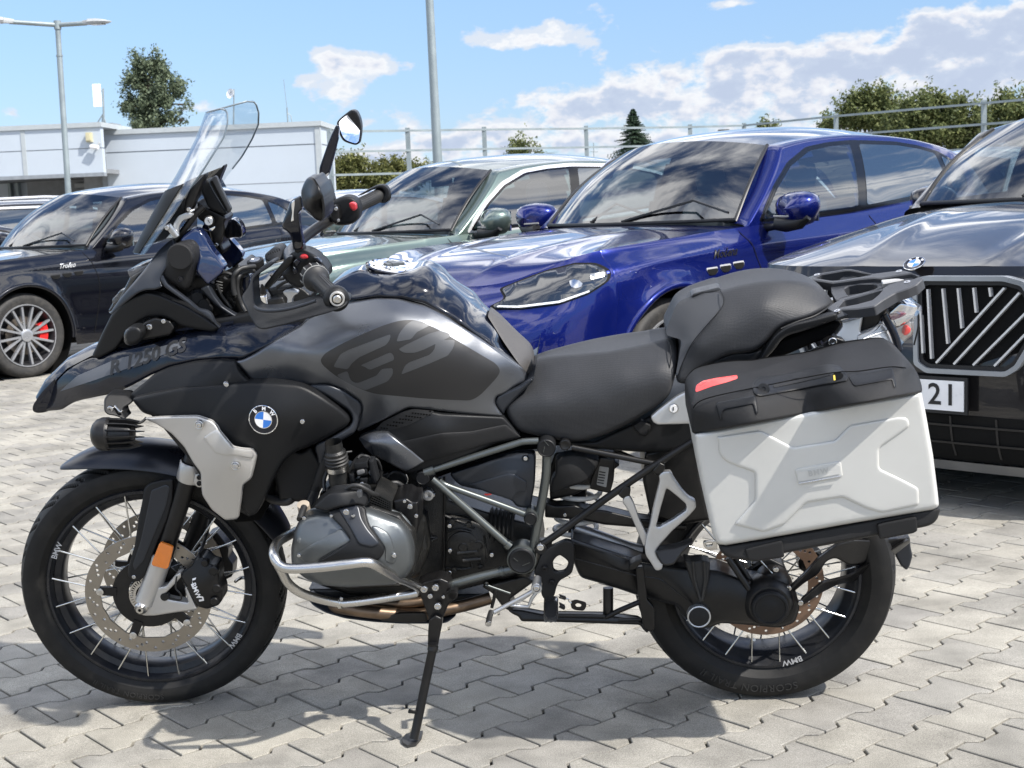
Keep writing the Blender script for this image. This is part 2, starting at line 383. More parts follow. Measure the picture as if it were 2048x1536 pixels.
for (z, px, py, c, i, j) in singles:
    o = bpy.data.objects.new('paver', me); COL.objects.link(o); o.parent = ground
    o.location = (c[0], c[1], rng.uniform(-.0012, .0012)); o.rotation_euler = (rng.uniform(-.004, .004), rng.uniform(-.004, .004), rng.uniform(-.004, .004))
# the others, too far or too many: one mesh
sv = np.array(SV); nv = len(sv)
bmf = []
# lighter version without the lower skirt for the distance
keepf = [f for f in SF]
allv = []; allf = []
for idx, (z, px, py, c, i, j) in enumerate(rest):
    k = idx*nv; t = sv.copy(); t[:, 0] += c[0]; t[:, 1] += c[1]; t[:, 2] += rng.uniform(-.0012, .0012)
    allv.append(t); allf += [tuple(q+k for q in f) for f in keepf]
mr_ = bpy.data.meshes.new('paver_field'); mr_.from_pydata(np.vstack(allv).tolist(), [], allf); mr_.update()
fo = link('paver_field', mr_, PM2, ground, 35); fo['kind'] = 'stuff'
# sand in the joints under the stones
jb = MB(); jb.add([(-6.7, -3.6, -.0115), (7.2, -3.6, -.0115), (7.2, 6.2, -.0115), (-6.7, 6.2, -.0115)], [(0, 1, 2, 3)]); jb.add([(-15.2, 6.2, -.0115), (11.2, 6.2, -.0115), (11.2, 15.2, -.0115), (-15.2, 15.2, -.0115)], [(0, 1, 2, 3)])
jo = jb.build('joint_sand', dirt, ground, None)
# ------------------------------------------------------------------ motorcycle: frame of reference
LEAN = 0.144369
bike = empty('motorcycle', (0, 0, 0)); bike.rotation_euler = (LEAN, 0, 0)
tag(bike, 'black and gunmetal touring motorcycle with silver side case leaning on its side stand', 'motorcycle')
_c, _s = math.cos(LEAN), math.sin(LEAN)
def to_loc(v): return np.array([v[0], v[1]*_c+v[2]*_s, -v[1]*_s+v[2]*_c])
CL = to_loc(CAM)
ZN = {'X': (0, 0, 1), 'A': (0, 840, 2.56), 'B': (60, 380, 3.2), 'C': (250, 160, 3.2), 'D': (500, 860, 2.844), 'E': (1000, 840, 3.339),
      'G': (480, 480, 3.2), 'H': (1280, 500, 3.2), 'I': (1200, 860, 2.743), 'J': (0, 800, 5.12), 'K': (400, 440, 6.4), 'L': (560, 900, 6.827),
      'M': (780, 860, 5.12), 'O': (1600, 530, 7.877), 'Q': (380, 350, 6.4)}
def px(zone, x, y):
    a, b, s = ZN[zone]; return x/s+a, y/s+b
def U(x, y, Y):
    """point of the photograph (x, y) taken at lateral distance Y from the machine's middle plane"""
    d = to_loc(ray_px(x, y)); t = (Y-CL[1])/d[1]; return Vector(CL+t*d)
def Uz(zone, x, y, Y): return U(*px(zone, x, y), Y)
def UPl(x, y, p0, n):
    d = Vector(to_loc(ray_px(x, y))); c = Vector(CL); t = (Vector(p0)-c).dot(n)/d.dot(n); return c+d*t
def PP(zone, s):
    out = []
    for w_ in s.split():
        q = [float(v) for v in w_.split(',')]; X = px(zone, q[0], q[1]); out.append((X[0], X[1], *q[2:]))
    return out
def tps(ctrl):
    """smooth depth field through control points (x, y, Y)"""
    c = np.array([(a[0]/200, a[1]/200, a[2]) for a in ctrl]); n = len(c)
    if n < 3: v = float(np.mean(c[:, 2])); return lambda x, y: v
    def ph(r2): return .5*r2*np.log(r2+1e-9)
    K = ph(((c[:, None, :2]-c[None, :, :2])**2).sum(-1))+np.eye(n)*2e-3
    Pm = np.c_[np.ones(n), c[:, :2]]; A = np.zeros((n+3, n+3)); A[:n, :n] = K; A[:n, n:] = Pm; A[n:, :n] = Pm.T; A[n+1, n+1] += 1e-6; A[n+2, n+2] += 1e-6
    w_ = np.linalg.solve(A, np.r_[c[:, 2], 0, 0, 0])
    def f(x, y):
        r2 = (c[:, 0]-x/200)**2+(c[:, 1]-y/200)**2
        return float(ph(r2)@w_[:n]+w_[n]+w_[n+1]*x/200+w_[n+2]*y/200)
    return f
def roundpoly(P, r):
    out = []; n = len(P)
    for i in range(n):
        a, b, c = np.array(P[i-1][:2]), np.array(P[i][:2]), np.array(P[(i+1) % n][:2])
        la, lc = np.linalg.norm(a-b), np.linalg.norm(c-b)
        if la < 1e-6 or lc < 1e-6: continue
        ca = np.dot((a-b)/la, (c-b)/lc)
        d = min(r, la*.48, lc*.48)
        p0 = b+(a-b)/la*d; p1 = b+(c-b)/lc*d
        k = 4 if d > 2 else 2
        for j in range(k+1):
            t = j/k; out.append(tuple(p0*(1-t)**2+b*2*t*(1-t)+p1*t*t))
    return out
def resample(P, g):
    out = []; n = len(P)
    for i in range(n):
        a, b = np.array(P[i]), np.array(P[(i+1) % n]); l = np.linalg.norm(b-a)
        if l < .3: continue
        k = max(1, int(math.ceil(l/g)))
        for j in range(k): out.append(tuple(a+(b-a)*j/k))
    return out
def inpoly(P, x, y):
    """vectorised even-odd test"""
    P = np.array(P); x = np.asarray(x); y = np.asarray(y); r = np.zeros(x.shape, bool); j = len(P)-1
    for i in range(len(P)):
        xi, yi = P[i]; xj, yj = P[j]
        if yi != yj:
            c = ((yi > y) != (yj > y)) & (x < (xj-xi)*(y-yi)/(yj-yi)+xi); r ^= c
        j = i
    return r
def distpoly(P, pts):
    P = np.array(P); A = P; B = np.roll(P, -1, 0); pts = np.asarray(pts); D = np.full(len(pts), 1e9)
    for a, b in zip(A, B):
        ab = b-a; l2 = ab@ab+1e-12; t = np.clip(((pts-a)@ab)/l2, 0, 1); d = np.linalg.norm(pts-(a+t[:, None]*ab), axis=1); D = np.minimum(D, d)
    return D
def sheet2d(outer, holes, g, rings):
    """triangulated flat sheet in photograph pixels; returns pts, tris, boundary loops"""
    loops = [resample(outer, g)]+[resample(h, g) for h in holes]
    pts = []; edges = []; bl = []
    for lp in loops:
        k = len(pts); pts += lp; n = len(lp); edges += [(k+i, k+(i+1) % n) for i in range(n)]; bl.append(list(range(k, k+n)))
    allb = loops
    O = np.array(loops[0]); x0, y0 = O.min(0); x1, y1 = O.max(0)
    def dist(q):
        d = distpoly(loops[0], q)
        for h in loops[1:]: d = np.minimum(d, distpoly(h, q))
        return d
    def inside(q):
        r = inpoly(loops[0], q[:, 0], q[:, 1])
        for h in loops[1:]: r &= ~inpoly(h, q[:, 0], q[:, 1])
        return r
    cand = []
    for rr in rings:
        for lp in loops:
            n = len(lp); L_ = np.array(lp)
            for i in range(n):
                t = L_[(i+1) % n]-L_[i-1]; t = t/(np.linalg.norm(t)+1e-9)
                for sg in (1, -1): cand.append(((L_[i][0]-t[1]*rr*sg), (L_[i][1]+t[0]*rr*sg), rr))
    keep = []
    if cand:
        C_ = np.array(cand); q = C_[:, :2]; ok = inside(q); d = dist(q); ok &= d > C_[:, 2]*.93
        keep = [tuple(p) for p in q[ok]]
    mr = max(rings) if rings else 0
    gx, gy = np.meshgrid(np.arange(x0+g*.5, x1, g), np.arange(y0+g*.5, y1, g)); gx[::2] += g*.5
    q = np.c_[gx.ravel(), gy.ravel()]
    if len(q):
        ok = inside(q); d = dist(q); q = q[ok & (d > mr+g*.45)]
    pts2 = pts+keep+[tuple(p) for p in q]
    res = geometry.delaunay_2d_cdt([Vector(p) for p in pts2], edges, [], 0, .02)
    V = np.array([(v.x, v.y) for v in res[0]]); T = [tuple(f) for f in res[2]]
    om = {}
    for i, src in enumerate(res[3]):
        for s_ in src: om[s_] = i
    cen = np.array([V[list(f)].mean(0) for f in T]); ok = inside(cen); T = [f for f, k in zip(T, ok) if k]
    return V, T, [[om.get(i, i) for i in b] for b in bl]
class Shell: pass
def sh(name, zone, pts, Y, T=.02, m=None, e=.004, r=5, g=None, holes=(), parent=None, rc=4, back=None, mir=False, label=None, on=None, off=.0012, mi=None, smooth=40, mkind=None, dimple=None):
    """panel whose outline is read off the photograph: front surface at lateral distance Y (number, or control
       points 'x,y,Y'), edges rolled back by e over r pixels, thickness T (or solid back to lateral position `back`)"""
    P = PP(zone, pts); P = roundpoly(P, rc)
    H = [roundpoly(PP(zone, h), rc) for h in holes]
    if on is not None: f0 = on.f; f = lambda x, y: f0(x, y)-off
    elif isinstance(Y, str): f = tps(PP(zone, Y))
    else: f = lambda x, y: Y
    O = np.array(P); area = (O[:, 0].max()-O[:, 0].min())*(O[:, 1].max()-O[:, 1].min())
    if g is None: g = min(14, max(3.0, math.sqrt(area)/22))
    rings = [] if e == 0 else [r*.12, r*.35, r*.7, r] if r > 3 else [r*.3, r]
    V, Tn, bl = sheet2d(P, H, g, rings)
    loops = [[tuple(V[i]) for i in b] for b in bl]
    d = distpoly(loops[0], V)
    for h in loops[1:]: d = np.minimum(d, distpoly(h, V))
    front = []
    for (x, y), dd in zip(V, d):
        yy = f(x, y)
        if e:
            q = 1-min(dd/r, 1); yy += e*(1-math.sqrt(max(0, 1-q*q)))
        if dimple: yy += dimple(x, y)
        front.append((x, y, yy))
    vs = [U(x, y, yy) for x, y, yy in front]; n = len(vs); fs = [tuple(t) for t in Tn]
    bk = []
    for i, (x, y, yy) in enumerate(front):
        p = vs[i]; bk.append(Vector((p.x, back if back is not None else f(x, y)+T, p.z)))
    vs += bk; fs += [tuple(n+i for i in reversed(t)) for t in Tn] if back is None or back != 0 else []
    for b in bl:
        k = len(b)
        for i in range(k): fs.append((b[i], b[(i+1) % k], n+b[(i+1) % k], n+b[i]))
    def mk(flip, nm):
        me = bpy.data.meshes.new(nm); me.from_pydata([(v.x, -v.y if flip else v.y, v.z) for v in vs], [], fs); me.update()
        bm = bmesh.new(); bm.from_mesh(me); bmesh.ops.recalc_face_normals(bm, faces=bm.faces); 
        if back == 0: pass
        bm.to_mesh(me); bm.free()
        return link(nm, me, m, parent or bike, smooth)
    o = mk(False, name)
    if label: o['label'] = label
    S = Shell(); S.f = f; S.o = o; S.e = e
    if mir: S.o2 = mk(True, name)
    return S
def tb(name, zone, pts, r, m, parent=None, k=6, n=12, sm=True, rr=None, mir=False, flat=1.0):
    """tube through photograph points 'x,y,Y'; r in metres"""
    P = [U(a, b, c) for a, b, c in PP(zone, pts)]
    if sm and len(P) > 2: P = catmull(P, k)
    elif len(P) > 2 and rr: P = roundpts(P, rr)
    mb = MB(); mb.tube(P, r, n, flat=flat); o = mb.build(name, m, parent or bike, 45)
    if mir:
        mb2 = MB(); mb2.tube([Vector((p.x, -p.y, p.z)) for p in P], r, n, flat=flat); mb2.build(name, m, parent or bike, 45)
    return o
def lt(name, zone, x, y, Y, prof, m, parent=None, axis=(0, -1, 0), n=28, label=None):
    """turned piece: prof (distance towards the viewer, radius)"""
    mb = MB(); mb.lathe(Uz(zone, x, y, Y), axis, prof, n); o = mb.build(name, m, parent or bike, 35)
    if label: o['label'] = label
    return o
PX = .001165    # metres per photograph pixel near the machine
def bolt(zone, x, y, Y, r, parent=None, m=None, name='bolt'):
    """socket head screw"""
    mb = MB(); c = Uz(zone, x, y, Y)
    mb.lathe(c, (0, -1, 0), [(-.004, r*1.05), (0, r*1.05), (r*.35, r*.95), (r*.45, r*.8), (r*.45, r*.45), (r*.1, r*.4), (r*.1, 0)], 16)
    return mb.build(name, m or M_SCREW, parent or bike, 30)
def seg(x0, y0, x1, y1, zone, Y, w_, h_, m, name, parent=None):
    a, b = Uz(zone, x0, y0, Y), Uz(zone, x1, y1, Y); t = (b-a); mb = MB()
    mb.obox((a+b)/2, t/2, Vector((0, h_/2, 0)), t.normalized().cross(Vector((0, 1, 0)))*w_/2); return mb.build(name, m, parent or bike, None)
# ------------------------------------------------------------------ materials of the machine
M_MATTE = mat('matte_black_plastic', (.009, .0095, .0105), .45, bump=.25, bscale=900, var=.1, spec=.25)
M_MATTE2 = mat('grained_black_plastic', (.014, .014, .0145), .55, bump=.5, bscale=1400, var=.1, spec=.25)
M_SATIN = mat('satin_charcoal_paint', (.020, .023, .029), .36, metal=.3, var=.05)
M_GUN = mat('gunmetal_satin_paint', (.125, .132, .145), .30, metal=.8, coat=.25, coatr=.3, var=.03, bump=.08, bscale=2500)
M_GUN2 = mat('gunmetal_cast_cover', (.115, .125, .13), .36, metal=.7, var=.06, bump=.12, bscale=1500)
M_GLOSS = mat('gloss_black_paint', (.004, .0055, .011), .2, coat=1., coatr=.02, var=.05, spec=.1)
M_GLOSS.node_tree.nodes['Principled BSDF'].inputs['Coat IOR'].default_value = 1.42
M_DECAL = mat('matte_black_decal', (.014, .014, .015), .5, var=.03)
M_DECALG = mat('grey_decal', (.060, .063, .068), .45, metal=.2, var=.03)
M_ALU = mat('silver_painted_aluminium', (.48, .47, .45), .34, metal=.55, var=.04, bump=.06, bscale=1800)
M_ALU2 = mat('bare_cast_aluminium', (.52, .53, .54), .33, metal=.8, var=.08, bump=.25, bscale=700, grime=.15)
M_CASE = mat('case_silver_coating', (.53, .53, .505), .40, metal=.12, var=.025, bump=.05, bscale=1500, grime=.04)
M_STEEL = mat('brushed_stainless', (.55, .54, .52), .26, metal=1., var=.1, bump=.12, bscale=500, grime=.1)
M_SCREW = mat('zinc_screw', (.55, .55, .55), .25, metal=1., var=.1)
M_FRAME = mat('frame_grey_powdercoat', (.115, .125, .122), .33, metal=.75, var=.06)
M_BLKM = mat('black_powdercoat', (.0055, .0055, .006), .33, var=.1, bump=.15, bscale=900, grime=.04, spec=.35)
M_CAST = mat('black_engine_casting', (.007, .0073, .0073), .40, var=.25, bump=.5, bscale=380, grime=.09, spec=.4)
M_RUB = mat('tyre_rubber', (.0085, .0085, .0085), .58, var=.15, bump=.2, bscale=600, grime=.05, spec=.28)
M_RUBB = mat('black_rubber', (.014, .014, .014), .5, var=.1)
M_SPOKE = mat('stainless_spoke', (.6, .6, .58), .2, metal=1.)
M_RIM = mat('black_anodised_rim', (.018, .020, .025), .3, metal=.5, var=.1, grime=.16)
M_DISC = mat('brake_disc_steel', (.31, .285, .25), .34, metal=.9, var=.12, bump=.15, bscale=900)
M_DISCR = mat('rusty_brake_disc', (.20, .13, .09), .5, metal=.6, var=.2)
M_ORANGE = mat('orange_reflector', (.75, .20, .015), .2, coat=.8, bump=.8, bscale=700)
M_RED = mat('red_reflector', (.75, .04, .03), .3, coat=.3)
M_HEAT = mat('heat_tinted_exhaust', (.16, .115, .08), .4, metal=.9, var=.45, vscale=12)
M_CHROME = mat('chrome', (.8, .8, .8), .06, metal=1., var=.02)
M_MIRR = mat('mirror_glass', (.92, .93, .95), .01, metal=1., var=0.)
M_WHITE = mat('white_enamel', (.8, .8, .8), .3, coat=.5); M_BLUE = mat('blue_enamel', (.02, .16, .55), .3, coat=.5)
M_CLEAR = thin_clear('clear_polycarbonate', (.93, .95, .965), .09)
M_LENS = thin_clear('clear_lens', (.95, .955, .96), .08)
M_SPRING = mat('white_spring_coating', (.55, .55, .53), .4, grime=.2)
def seat_mat():
    m, nt, b = newmat('seat_vinyl'); tc = N(nt, 'ShaderNodeTexCoord')
    b.inputs['Base Color'].default_value = (.030, .031, .034, 1); b.inputs['Roughness'].default_value = .55; b.inputs['Specular IOR Level'].default_value = .35
    v = N(nt, 'ShaderNodeTexVoronoi'); v.inputs['Scale'].default_value = 330; v.inputs['Randomness'].default_value = .25; L(nt, tc.outputs['Object'], v.inputs['Vector'])
    bp = N(nt, 'ShaderNodeBump'); bp.inputs['Strength'].default_value = .45; bp.inputs['Distance'].default_value = .001; L(nt, v.outputs['Distance'], bp.inputs['Height'])
    no = N(nt, 'ShaderNodeTexNoise'); no.inputs['Scale'].default_value = 9; L(nt, tc.outputs['Object'], no.inputs['Vector'])
    r = ramp(nt, no.outputs['Fac'], [(.3, (.020, .021, .023)), (.7, (.028, .029, .032))]); L(nt, r.outputs[0], b.inputs['Base Color']); L(nt, bp.outputs[0], b.inputs['Normal'])
    return m
M_SEAT = seat_mat()
M_SEATS = mat('smooth_seat_vinyl', (.034, .036, .040), .45, var=.06, bump=.3, bscale=500)
def roundel(c, ax, up_, R, parent, tilt=0., letters=True):
    ax = Vector(ax).normalized(); up_ = (Vector(up_)-ax*Vector(up_).dot(ax)).normalized(); rt = up_.cross(ax)
    rt, up_ = rt*math.cos(tilt)+up_*math.sin(tilt), -rt*math.sin(tilt)+up_*math.cos(tilt)
    mb = MB(); mb.lathe(c, ax, [(-.002, R), (.0018, R), (.0024, R*.97), (.0022, R*.94)], 48); o = mb.build('badge', M_CHROME, parent, 30)
    mb = MB(); mb.lathe(c, ax, [(-.002, R*.94), (.0019, R*.94), (.0019, R*.58), (.0015, R*.56)], 48); mb.build('badge_ring', M_GLOSS, o, 30)
    mb = MB(); mb.lathe(c, ax, [(.0012, R*.60), (.0022, R*.60), (.0022, R*.56), (.0012, R*.56)], 48); mb.build('badge_inner_ring', M_CHROME, o, 30)
    for q in range(4):
        vs = [c+ax*.0020]+[c+ax*.0020+(rt*math.cos(a)+up_*math.sin(a))*R*.57 for a in np.linspace(q*PI/2, (q+1)*PI/2, 13)]
        me = bpy.data.meshes.new('badge_quadrant'); me.from_pydata([tuple(v) for v in vs], [], [tuple(range(14))]); link('badge_quadrant', me, M_WHITE if q in (0, 2) else M_BLUE, o, None)
    if letters:
        for ch_, a in (('B', 138), ('M', 90), ('W', 42)):
            a = math.radians(a); oc = c+ax*.0023+(rt*math.cos(a)+up_*math.sin(a))*R*.765; r2 = rt*math.sin(a)-up_*math.cos(a); u2 = rt*math.cos(a)+up_*math.sin(a)
            place_text('badge_letter', ch_, R*.34, lambda x, y, z, oc=oc, r2=r2, u2=u2: oc+r2*x+u2*y, M_WHITE, o, bold=R*.012)
    return o
# ------------------------------------------------------------------ cars
def paint(name, col, flake=.3, rough=.28, coat=1., cior=1.7):
    if name in MATS: return MATS[name]
    m, nt, b = newmat(name); MATS[name] = m
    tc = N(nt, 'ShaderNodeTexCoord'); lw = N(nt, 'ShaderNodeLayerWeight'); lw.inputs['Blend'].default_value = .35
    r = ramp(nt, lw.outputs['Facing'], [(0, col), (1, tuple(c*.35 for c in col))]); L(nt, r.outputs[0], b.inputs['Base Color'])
    b.inputs['Metallic'].default_value = flake; b.inputs['Specular IOR Level'].default_value = .12; b.inputs['Roughness'].default_value = rough; b.inputs['Coat Weight'].default_value = coat; b.inputs['Coat Roughness'].default_value = .015; b.inputs['Coat IOR'].default_value = cior
    return m
def tinted(name, col, ior=1.9):
    m, nt, b = newmat(name); MATS[name] = m; b.inputs['Base Color'].default_value = (*col, 1); b.inputs['Roughness'].default_value = .015; b.inputs['IOR'].default_value = ior; b.inputs['Specular IOR Level'].default_value = .5
    return m
M_GLS = thin_clear('car_windscreen_glass', (.45, .52, .54), .17); M_GLC = thin_clear('car_side_glass', (.45, .55, .57), .16); M_GLD = tinted('dark_side_glass', (.010, .018, .026), 2.3)
M_TRIM = mat('black_exterior_trim', (.008, .008, .009), .42); M_BRITE = mat('satin_bright_trim', (.66, .66, .66), .25, metal=.45, var=.02, coat=.5)
M_CTYRE = mat('car_tyre', (.020, .0195, .019), .75, bump=.4, bscale=200, grime=.2); M_ALLOY = mat('machined_alloy', (.42, .43, .45), .28, metal=.6, var=.04); M_RIMD = mat('dark_rim_inner', (.02, .02, .022), .4)
M_REDC = mat('red_brake_caliper', (.6, .02, .02), .35, coat=.5); M_LAMP = tinted('headlamp_cover', (.012, .014, .016), 2.0); M_LAMPI = mat('headlamp_reflector', (.5, .5, .5), .15, metal=1.)
M_GBLK = mat('gloss_black_pillar', (.005, .005, .006), .10, spec=.4); M_SEATD = mat('dark_cabin_trim', (.03, .032, .035), .7); M_SEATL = mat('covered_seat', (.16, .20, .24), .5)
M_UND = mat('underbody_black', (.004, .004, .004), .8, spec=.2)
def coons(b0, b1, s0, s1, bump=None):
    """b0, b1: curves across (same length n); s0, s1: side curves (same length m), from b0 to b1"""
    n, m = len(b0), len(s0); out = []
    for j in range(m):
        v = j/(m-1); row = []
        for i in range(n):
            u = i/(n-1)
            p = b0[i]*(1-v)+b1[i]*v+s0[j]*(1-u)+s1[j]*u-(b0[0]*(1-u)*(1-v)+b0[-1]*u*(1-v)+b1[0]*(1-u)*v+b1[-1]*u*v)
            if bump: p = p+bump(u, v)
            row.append(p)
        out.append(row)
    return out
def grid_obj(name, rows, m_, parent, thick=0., smooth=60):
    n = len(rows[0]); mb = MB(); mb.add([p for r in rows for p in r], [(i*n+j, i*n+j+1, (i+1)*n+j+1, (i+1)*n+j) for i in range(len(rows)-1) for j in range(n-1)])
    return mb.build(name, m_, parent, smooth)
def rs(pts, n):
    """resample a polyline to n points by length"""
    P = [Vector(p) for p in pts]; d = [0]
    for a, b in zip(P, P[1:]): d.append(d[-1]+(b-a).length)
    out = []
    for k in range(n):
        t = d[-1]*k/(n-1); i = 0
        while i < len(P)-2 and d[i+1] < t: i += 1
        l = d[i+1]-d[i]; out.append(P[i].lerp(P[i+1], (t-d[i])/l if l > 0 else 0))
    return out
def mirY(pts): return [Vector((p.x, -p.y, p.z)) for p in pts]
SUV = dict(len=4.85, wx=(1.0, 3.93), wz=.37, wr=.372, ar=.445,
  plan=[(0, 0), (.015, .30), (.07, .52), (.19, .74), (.36, .90), (.62, .975), (1.0, .985), (1.6, .965), (2.6, .96), (3.5, .975), (4.0, .985), (4.4, .95), (4.66, .84), (4.80, .60), (4.85, .30), (4.85, 0)],
  # along the outline: (x, z_bottom, z_top, inset at top)
  zb=[(0, .20), (.4, .22), (1.0, .24), (4.0, .26), (4.85, .28)],
  ztf=[(0, .84), (.07, .86), (.19, .915), (.36, .975), (.62, 1.015), (1.0, 1.045), (1.66, 1.085), (2.73, 1.13), (3.65, 1.205), (4.1, 1.235), (4.5, 1.22), (4.85, 1.19)],
  dtf=[(0, .15), (.19, .17), (.36, .16), (.62, .13), (1.0, .11), (1.66, .095), (3.6, .10), (4.3, .14), (4.85, .20)],
  cowl=(1.49, 1.115), pa0=(1.755, .765, 1.118), pa1=(2.28, .60, 1.556), wst=(2.10, 1.61),
  rail=[(2.28, .60, 1.556), (2.6, .60, 1.60), (3.1, .59, 1.63), (3.6, .58, 1.612), (4.0, .57, 1.555), (4.25, .56, 1.49)], crown=.045, rear=(4.80, .62, 1.20),
  win=[(1.865, 1.118), (1.95, 1.20), (2.074, 1.308), (2.27, 1.435), (2.515, 1.527), (2.75, 1.557), (3.0, 1.572), (3.434, 1.563), (3.65, 1.540), (3.863, 1.500), (4.02, 1.445), (4.137, 1.375), (4.16, 1.30), (4.10, 1.262), (3.65, 1.232), (2.73, 1.150), (2.2, 1.125)],
  pill=[(2.86, .045, 3.00), (3.93, .03, 3.83)], mirror=(1.92, 1.06, 1.175), hoodcrease=.40)
class CarSurf: pass
def make_car(name, P, pm, label, group, pose, sc=1., glass_trim=None, roof_m=None, arch_m=None, spoke_n=8, cal=True, detail=True, caseF=None, mirror_m=None):
    root = empty(name, (pose[0], pose[1], 0), pose[2]); root.scale = (sc, sc, sc); tag(root, label, 'car', group)
    P = dict(SUV, **P); C = CarSurf(); C.root = root
    plan = catmull([(a, b, 0) for a, b in P['plan']], 8); plan = rs(plan, 170)
    zb, ztf, dtf = pch(P['zb']), pch(P['ztf']), pch(P['dtf'])
    side = pch([(.15, .07), (.24, .035), (.36, .018), (.50, .022), (.62, .012), (.74, 0), (.84, .004), (.94, .020), (1.3, .030)]); front = pch([(.15, .10), (.28, .02), (.40, .0), (.56, .0), (.68, .02), (.80, .06), (1.0, .11), (1.3, .14)])
    R_ = P['ar']; wx = P['wx']
    # stations: add points at the wheel arches
    xs = []
    for q in plan: xs.append(q)
    for w_ in wx:
        for a in np.linspace(0, PI, 27):
            x = w_-R_*math.cos(a)*.9999
            k = min(range(len(plan)-1), key=lambda i: abs((plan[i].x+plan[i+1].x)/2-x) if plan[i].y > .5 else 9)
            a_, b_ = plan[k], plan[k+1]; t = (x-a_.x)/(b_.x-a_.x+1e-9); xs.append(a_.lerp(b_, t))
    xs = sorted(xs, key=lambda p: (p.x if p.y > .45 else (p.x-1+p.y if p.x < 1 else p.x+1-p.y)))
    st = []; 
    for i, q in enumerate(xs):
        a_, b_ = xs[max(i-2, 0)], xs[min(i+2, len(xs)-1)]; t = (b_-a_)
        if t.length < 1e-6: t = Vector((0, 1, 0))
        t.normalize(); n = Vector((-t.y, t.x, 0))
        if i == 0: n = Vector((-1, 0, 0))
        if i == len(xs)-1: n = Vector((1, 0, 0))
        fb = min(1, abs(n.x)*1.15)**1.5; st.append((q, n, fb))
    NL = 20
    def spt(q, n, fb, z):
        zt = ztf(q.x); d = side(z)*(1-fb)+front(z)*fb
        dt = dtf(q.x); h = max(0, 1-(zt-z)/(.11 if not P.get('rd') else .11+(P['rd']-.11)*fb)); d = d*(1-h)+dt*h if h > 0 else d
        h2 = h*h*(3-2*h)
        d0 = side(z)*(1-fb)+front(z)*fb; d = d0*(1-h2)+max(dt, d0)*h2 if h > 0 else d0
        fl = 0
        for w_ in wx:
            rr = math.hypot(q.x-w_, z-P['wz'])
            if q.y > .6 and rr < R_+.12: fl = max(fl, .022*(1-max(0, rr-R_)/.12)**2)
        p = q-n*(d-fl); return Vector((p.x, max(p.y, 0.0), z))
    rows = []
    for q, n, fb in st:
        z0 = zb(q.x)
        for w_ in wx:
            if abs(q.x-w_) < R_ and q.y > .6: z0 = max(z0, P['wz']+math.sqrt(max(0, R_*R_-(q.x-w_)**2)))
        zt = ztf(q.x); rows.append([spt(q, n, fb, z0+(zt-z0)*(k/NL)**.85) for k in range(NL+1)])
    # body shell both sides
    full = [[Vector((p.x, -p.y, p.z)) for p in r] for r in rows]; m = len(full)
    mb = MB(); W_ = NL+1
    for sgn in (-1, 1):
        k0 = len(mb.v); vs = [Vector((p.x, sgn*p.y, p.z)) for r in rows for p in r]
        mb.add(vs, [(i*W_+j, i*W_+j+1, (i+1)*W_+j+1, (i+1)*W_+j) for i in range(m-1) for j in range(NL) if (rows[i][0]-rows[i+1][0]).length < .5])
    body = mb.build('body', pm, root, 60)
    # surface lookup for laying details on the side / front:  Y(x, z)
    def side_y(x, z):
        k = min((i for i in range(len(st)) if st[i][0].y > .55), key=lambda i: abs(st[i][0].x-x)); i2 = min(k+1, len(st)-1)
        q, n, fb = st[k]; p = spt(q, n, fb, z); return p.y
    C.side_y = side_y
    def ringpt(u, z, off=0.):
        """u: distance index along the near half outline 0..1"""
        f_ = u*(len(st)-1); i = min(int(f_), len(st)-2); a = spt(*st[i], z); b = spt(*st[i+1], z); p = a.lerp(b, f_-i); n = st[i][1]
        return Vector((p.x+n.x*off, -(p.y+n.y*off), z))
    C.ringpt = ringpt
    def front_x(y, z, off=0.):
        best = None; y = abs(y)
        for i in range(len(st)//2):
            p = spt(*st[i], z); p2 = spt(*st[i+1], z)
            if p.y <= y <= p2.y+1e-6: t = (y-p.y)/(p2.y-p.y+1e-9); best = p.lerp(p2, t); n = st[i][1]; break
        if best is None: best = p; n = st[0][1]
        return best.x-off
    C.front_x = front_x
    # bonnet
    tops = [r[-1] for r in rows]; cz = P['cowl']
    nose = [p for p in tops if p.x < .36*1 or p.y < .62][:0]
    iF = max(i for i, p in enumerate(tops) if p.x < P.get('hood_front', .34) and p.x < 2); iC = min(i for i, p in enumerate(tops) if p.x > P['pa0'][0]-.05 and p.y > .5)
    fr = tops[:iF+1]; sd = tops[iF:iC+1]
    nf = 25; b0 = rs([Vector((p.x, -p.y, p.z)) for p in fr[::-1]], nf)[:-1]+rs(fr, nf)
    pe = tops[iC]
    cw = [Vector((cz[0]+(pe.x-cz[0])*abs(t)**2.2, pe.y*t, cz[1]+(pe.z-cz[1])*abs(t)**2.2)) for t in np.linspace(-1, 1, len(b0))]
    s1 = rs(sd, 26); s0 = mirY(s1); hc = P['hoodcrease']; hb = P.get('hood_bulge', .035)
    def hbump(u, v):
        t = abs(2*u-1); yv = t; c_ = math.sin(min(1, v*1.35)*PI/2)
        ridge = math.exp(-((yv-(hc+.18*v))/.055)**2)*.011*math.sin(PI*min(1, v*1.1+.05))
        return Vector((0, 0, hb*(1-t**2.5)*math.sin(PI*min(v, .999))**.7*.9+ridge))
    hood = grid_obj('bonnet', coons(b0, cw, s0, s1, hbump), pm, root)
    # windscreen
    a0, a1 = Vector(P['pa0']), Vector(P['pa1']); nw = 25
    wb = [Vector((cz[0]+.01+(a0.x-cz[0])*abs(t)**2.2, a0.y*t, cz[1]+.006+(a0.z-cz[1])*abs(t)**2)) for t in np.linspace(-1, 1, nw)]
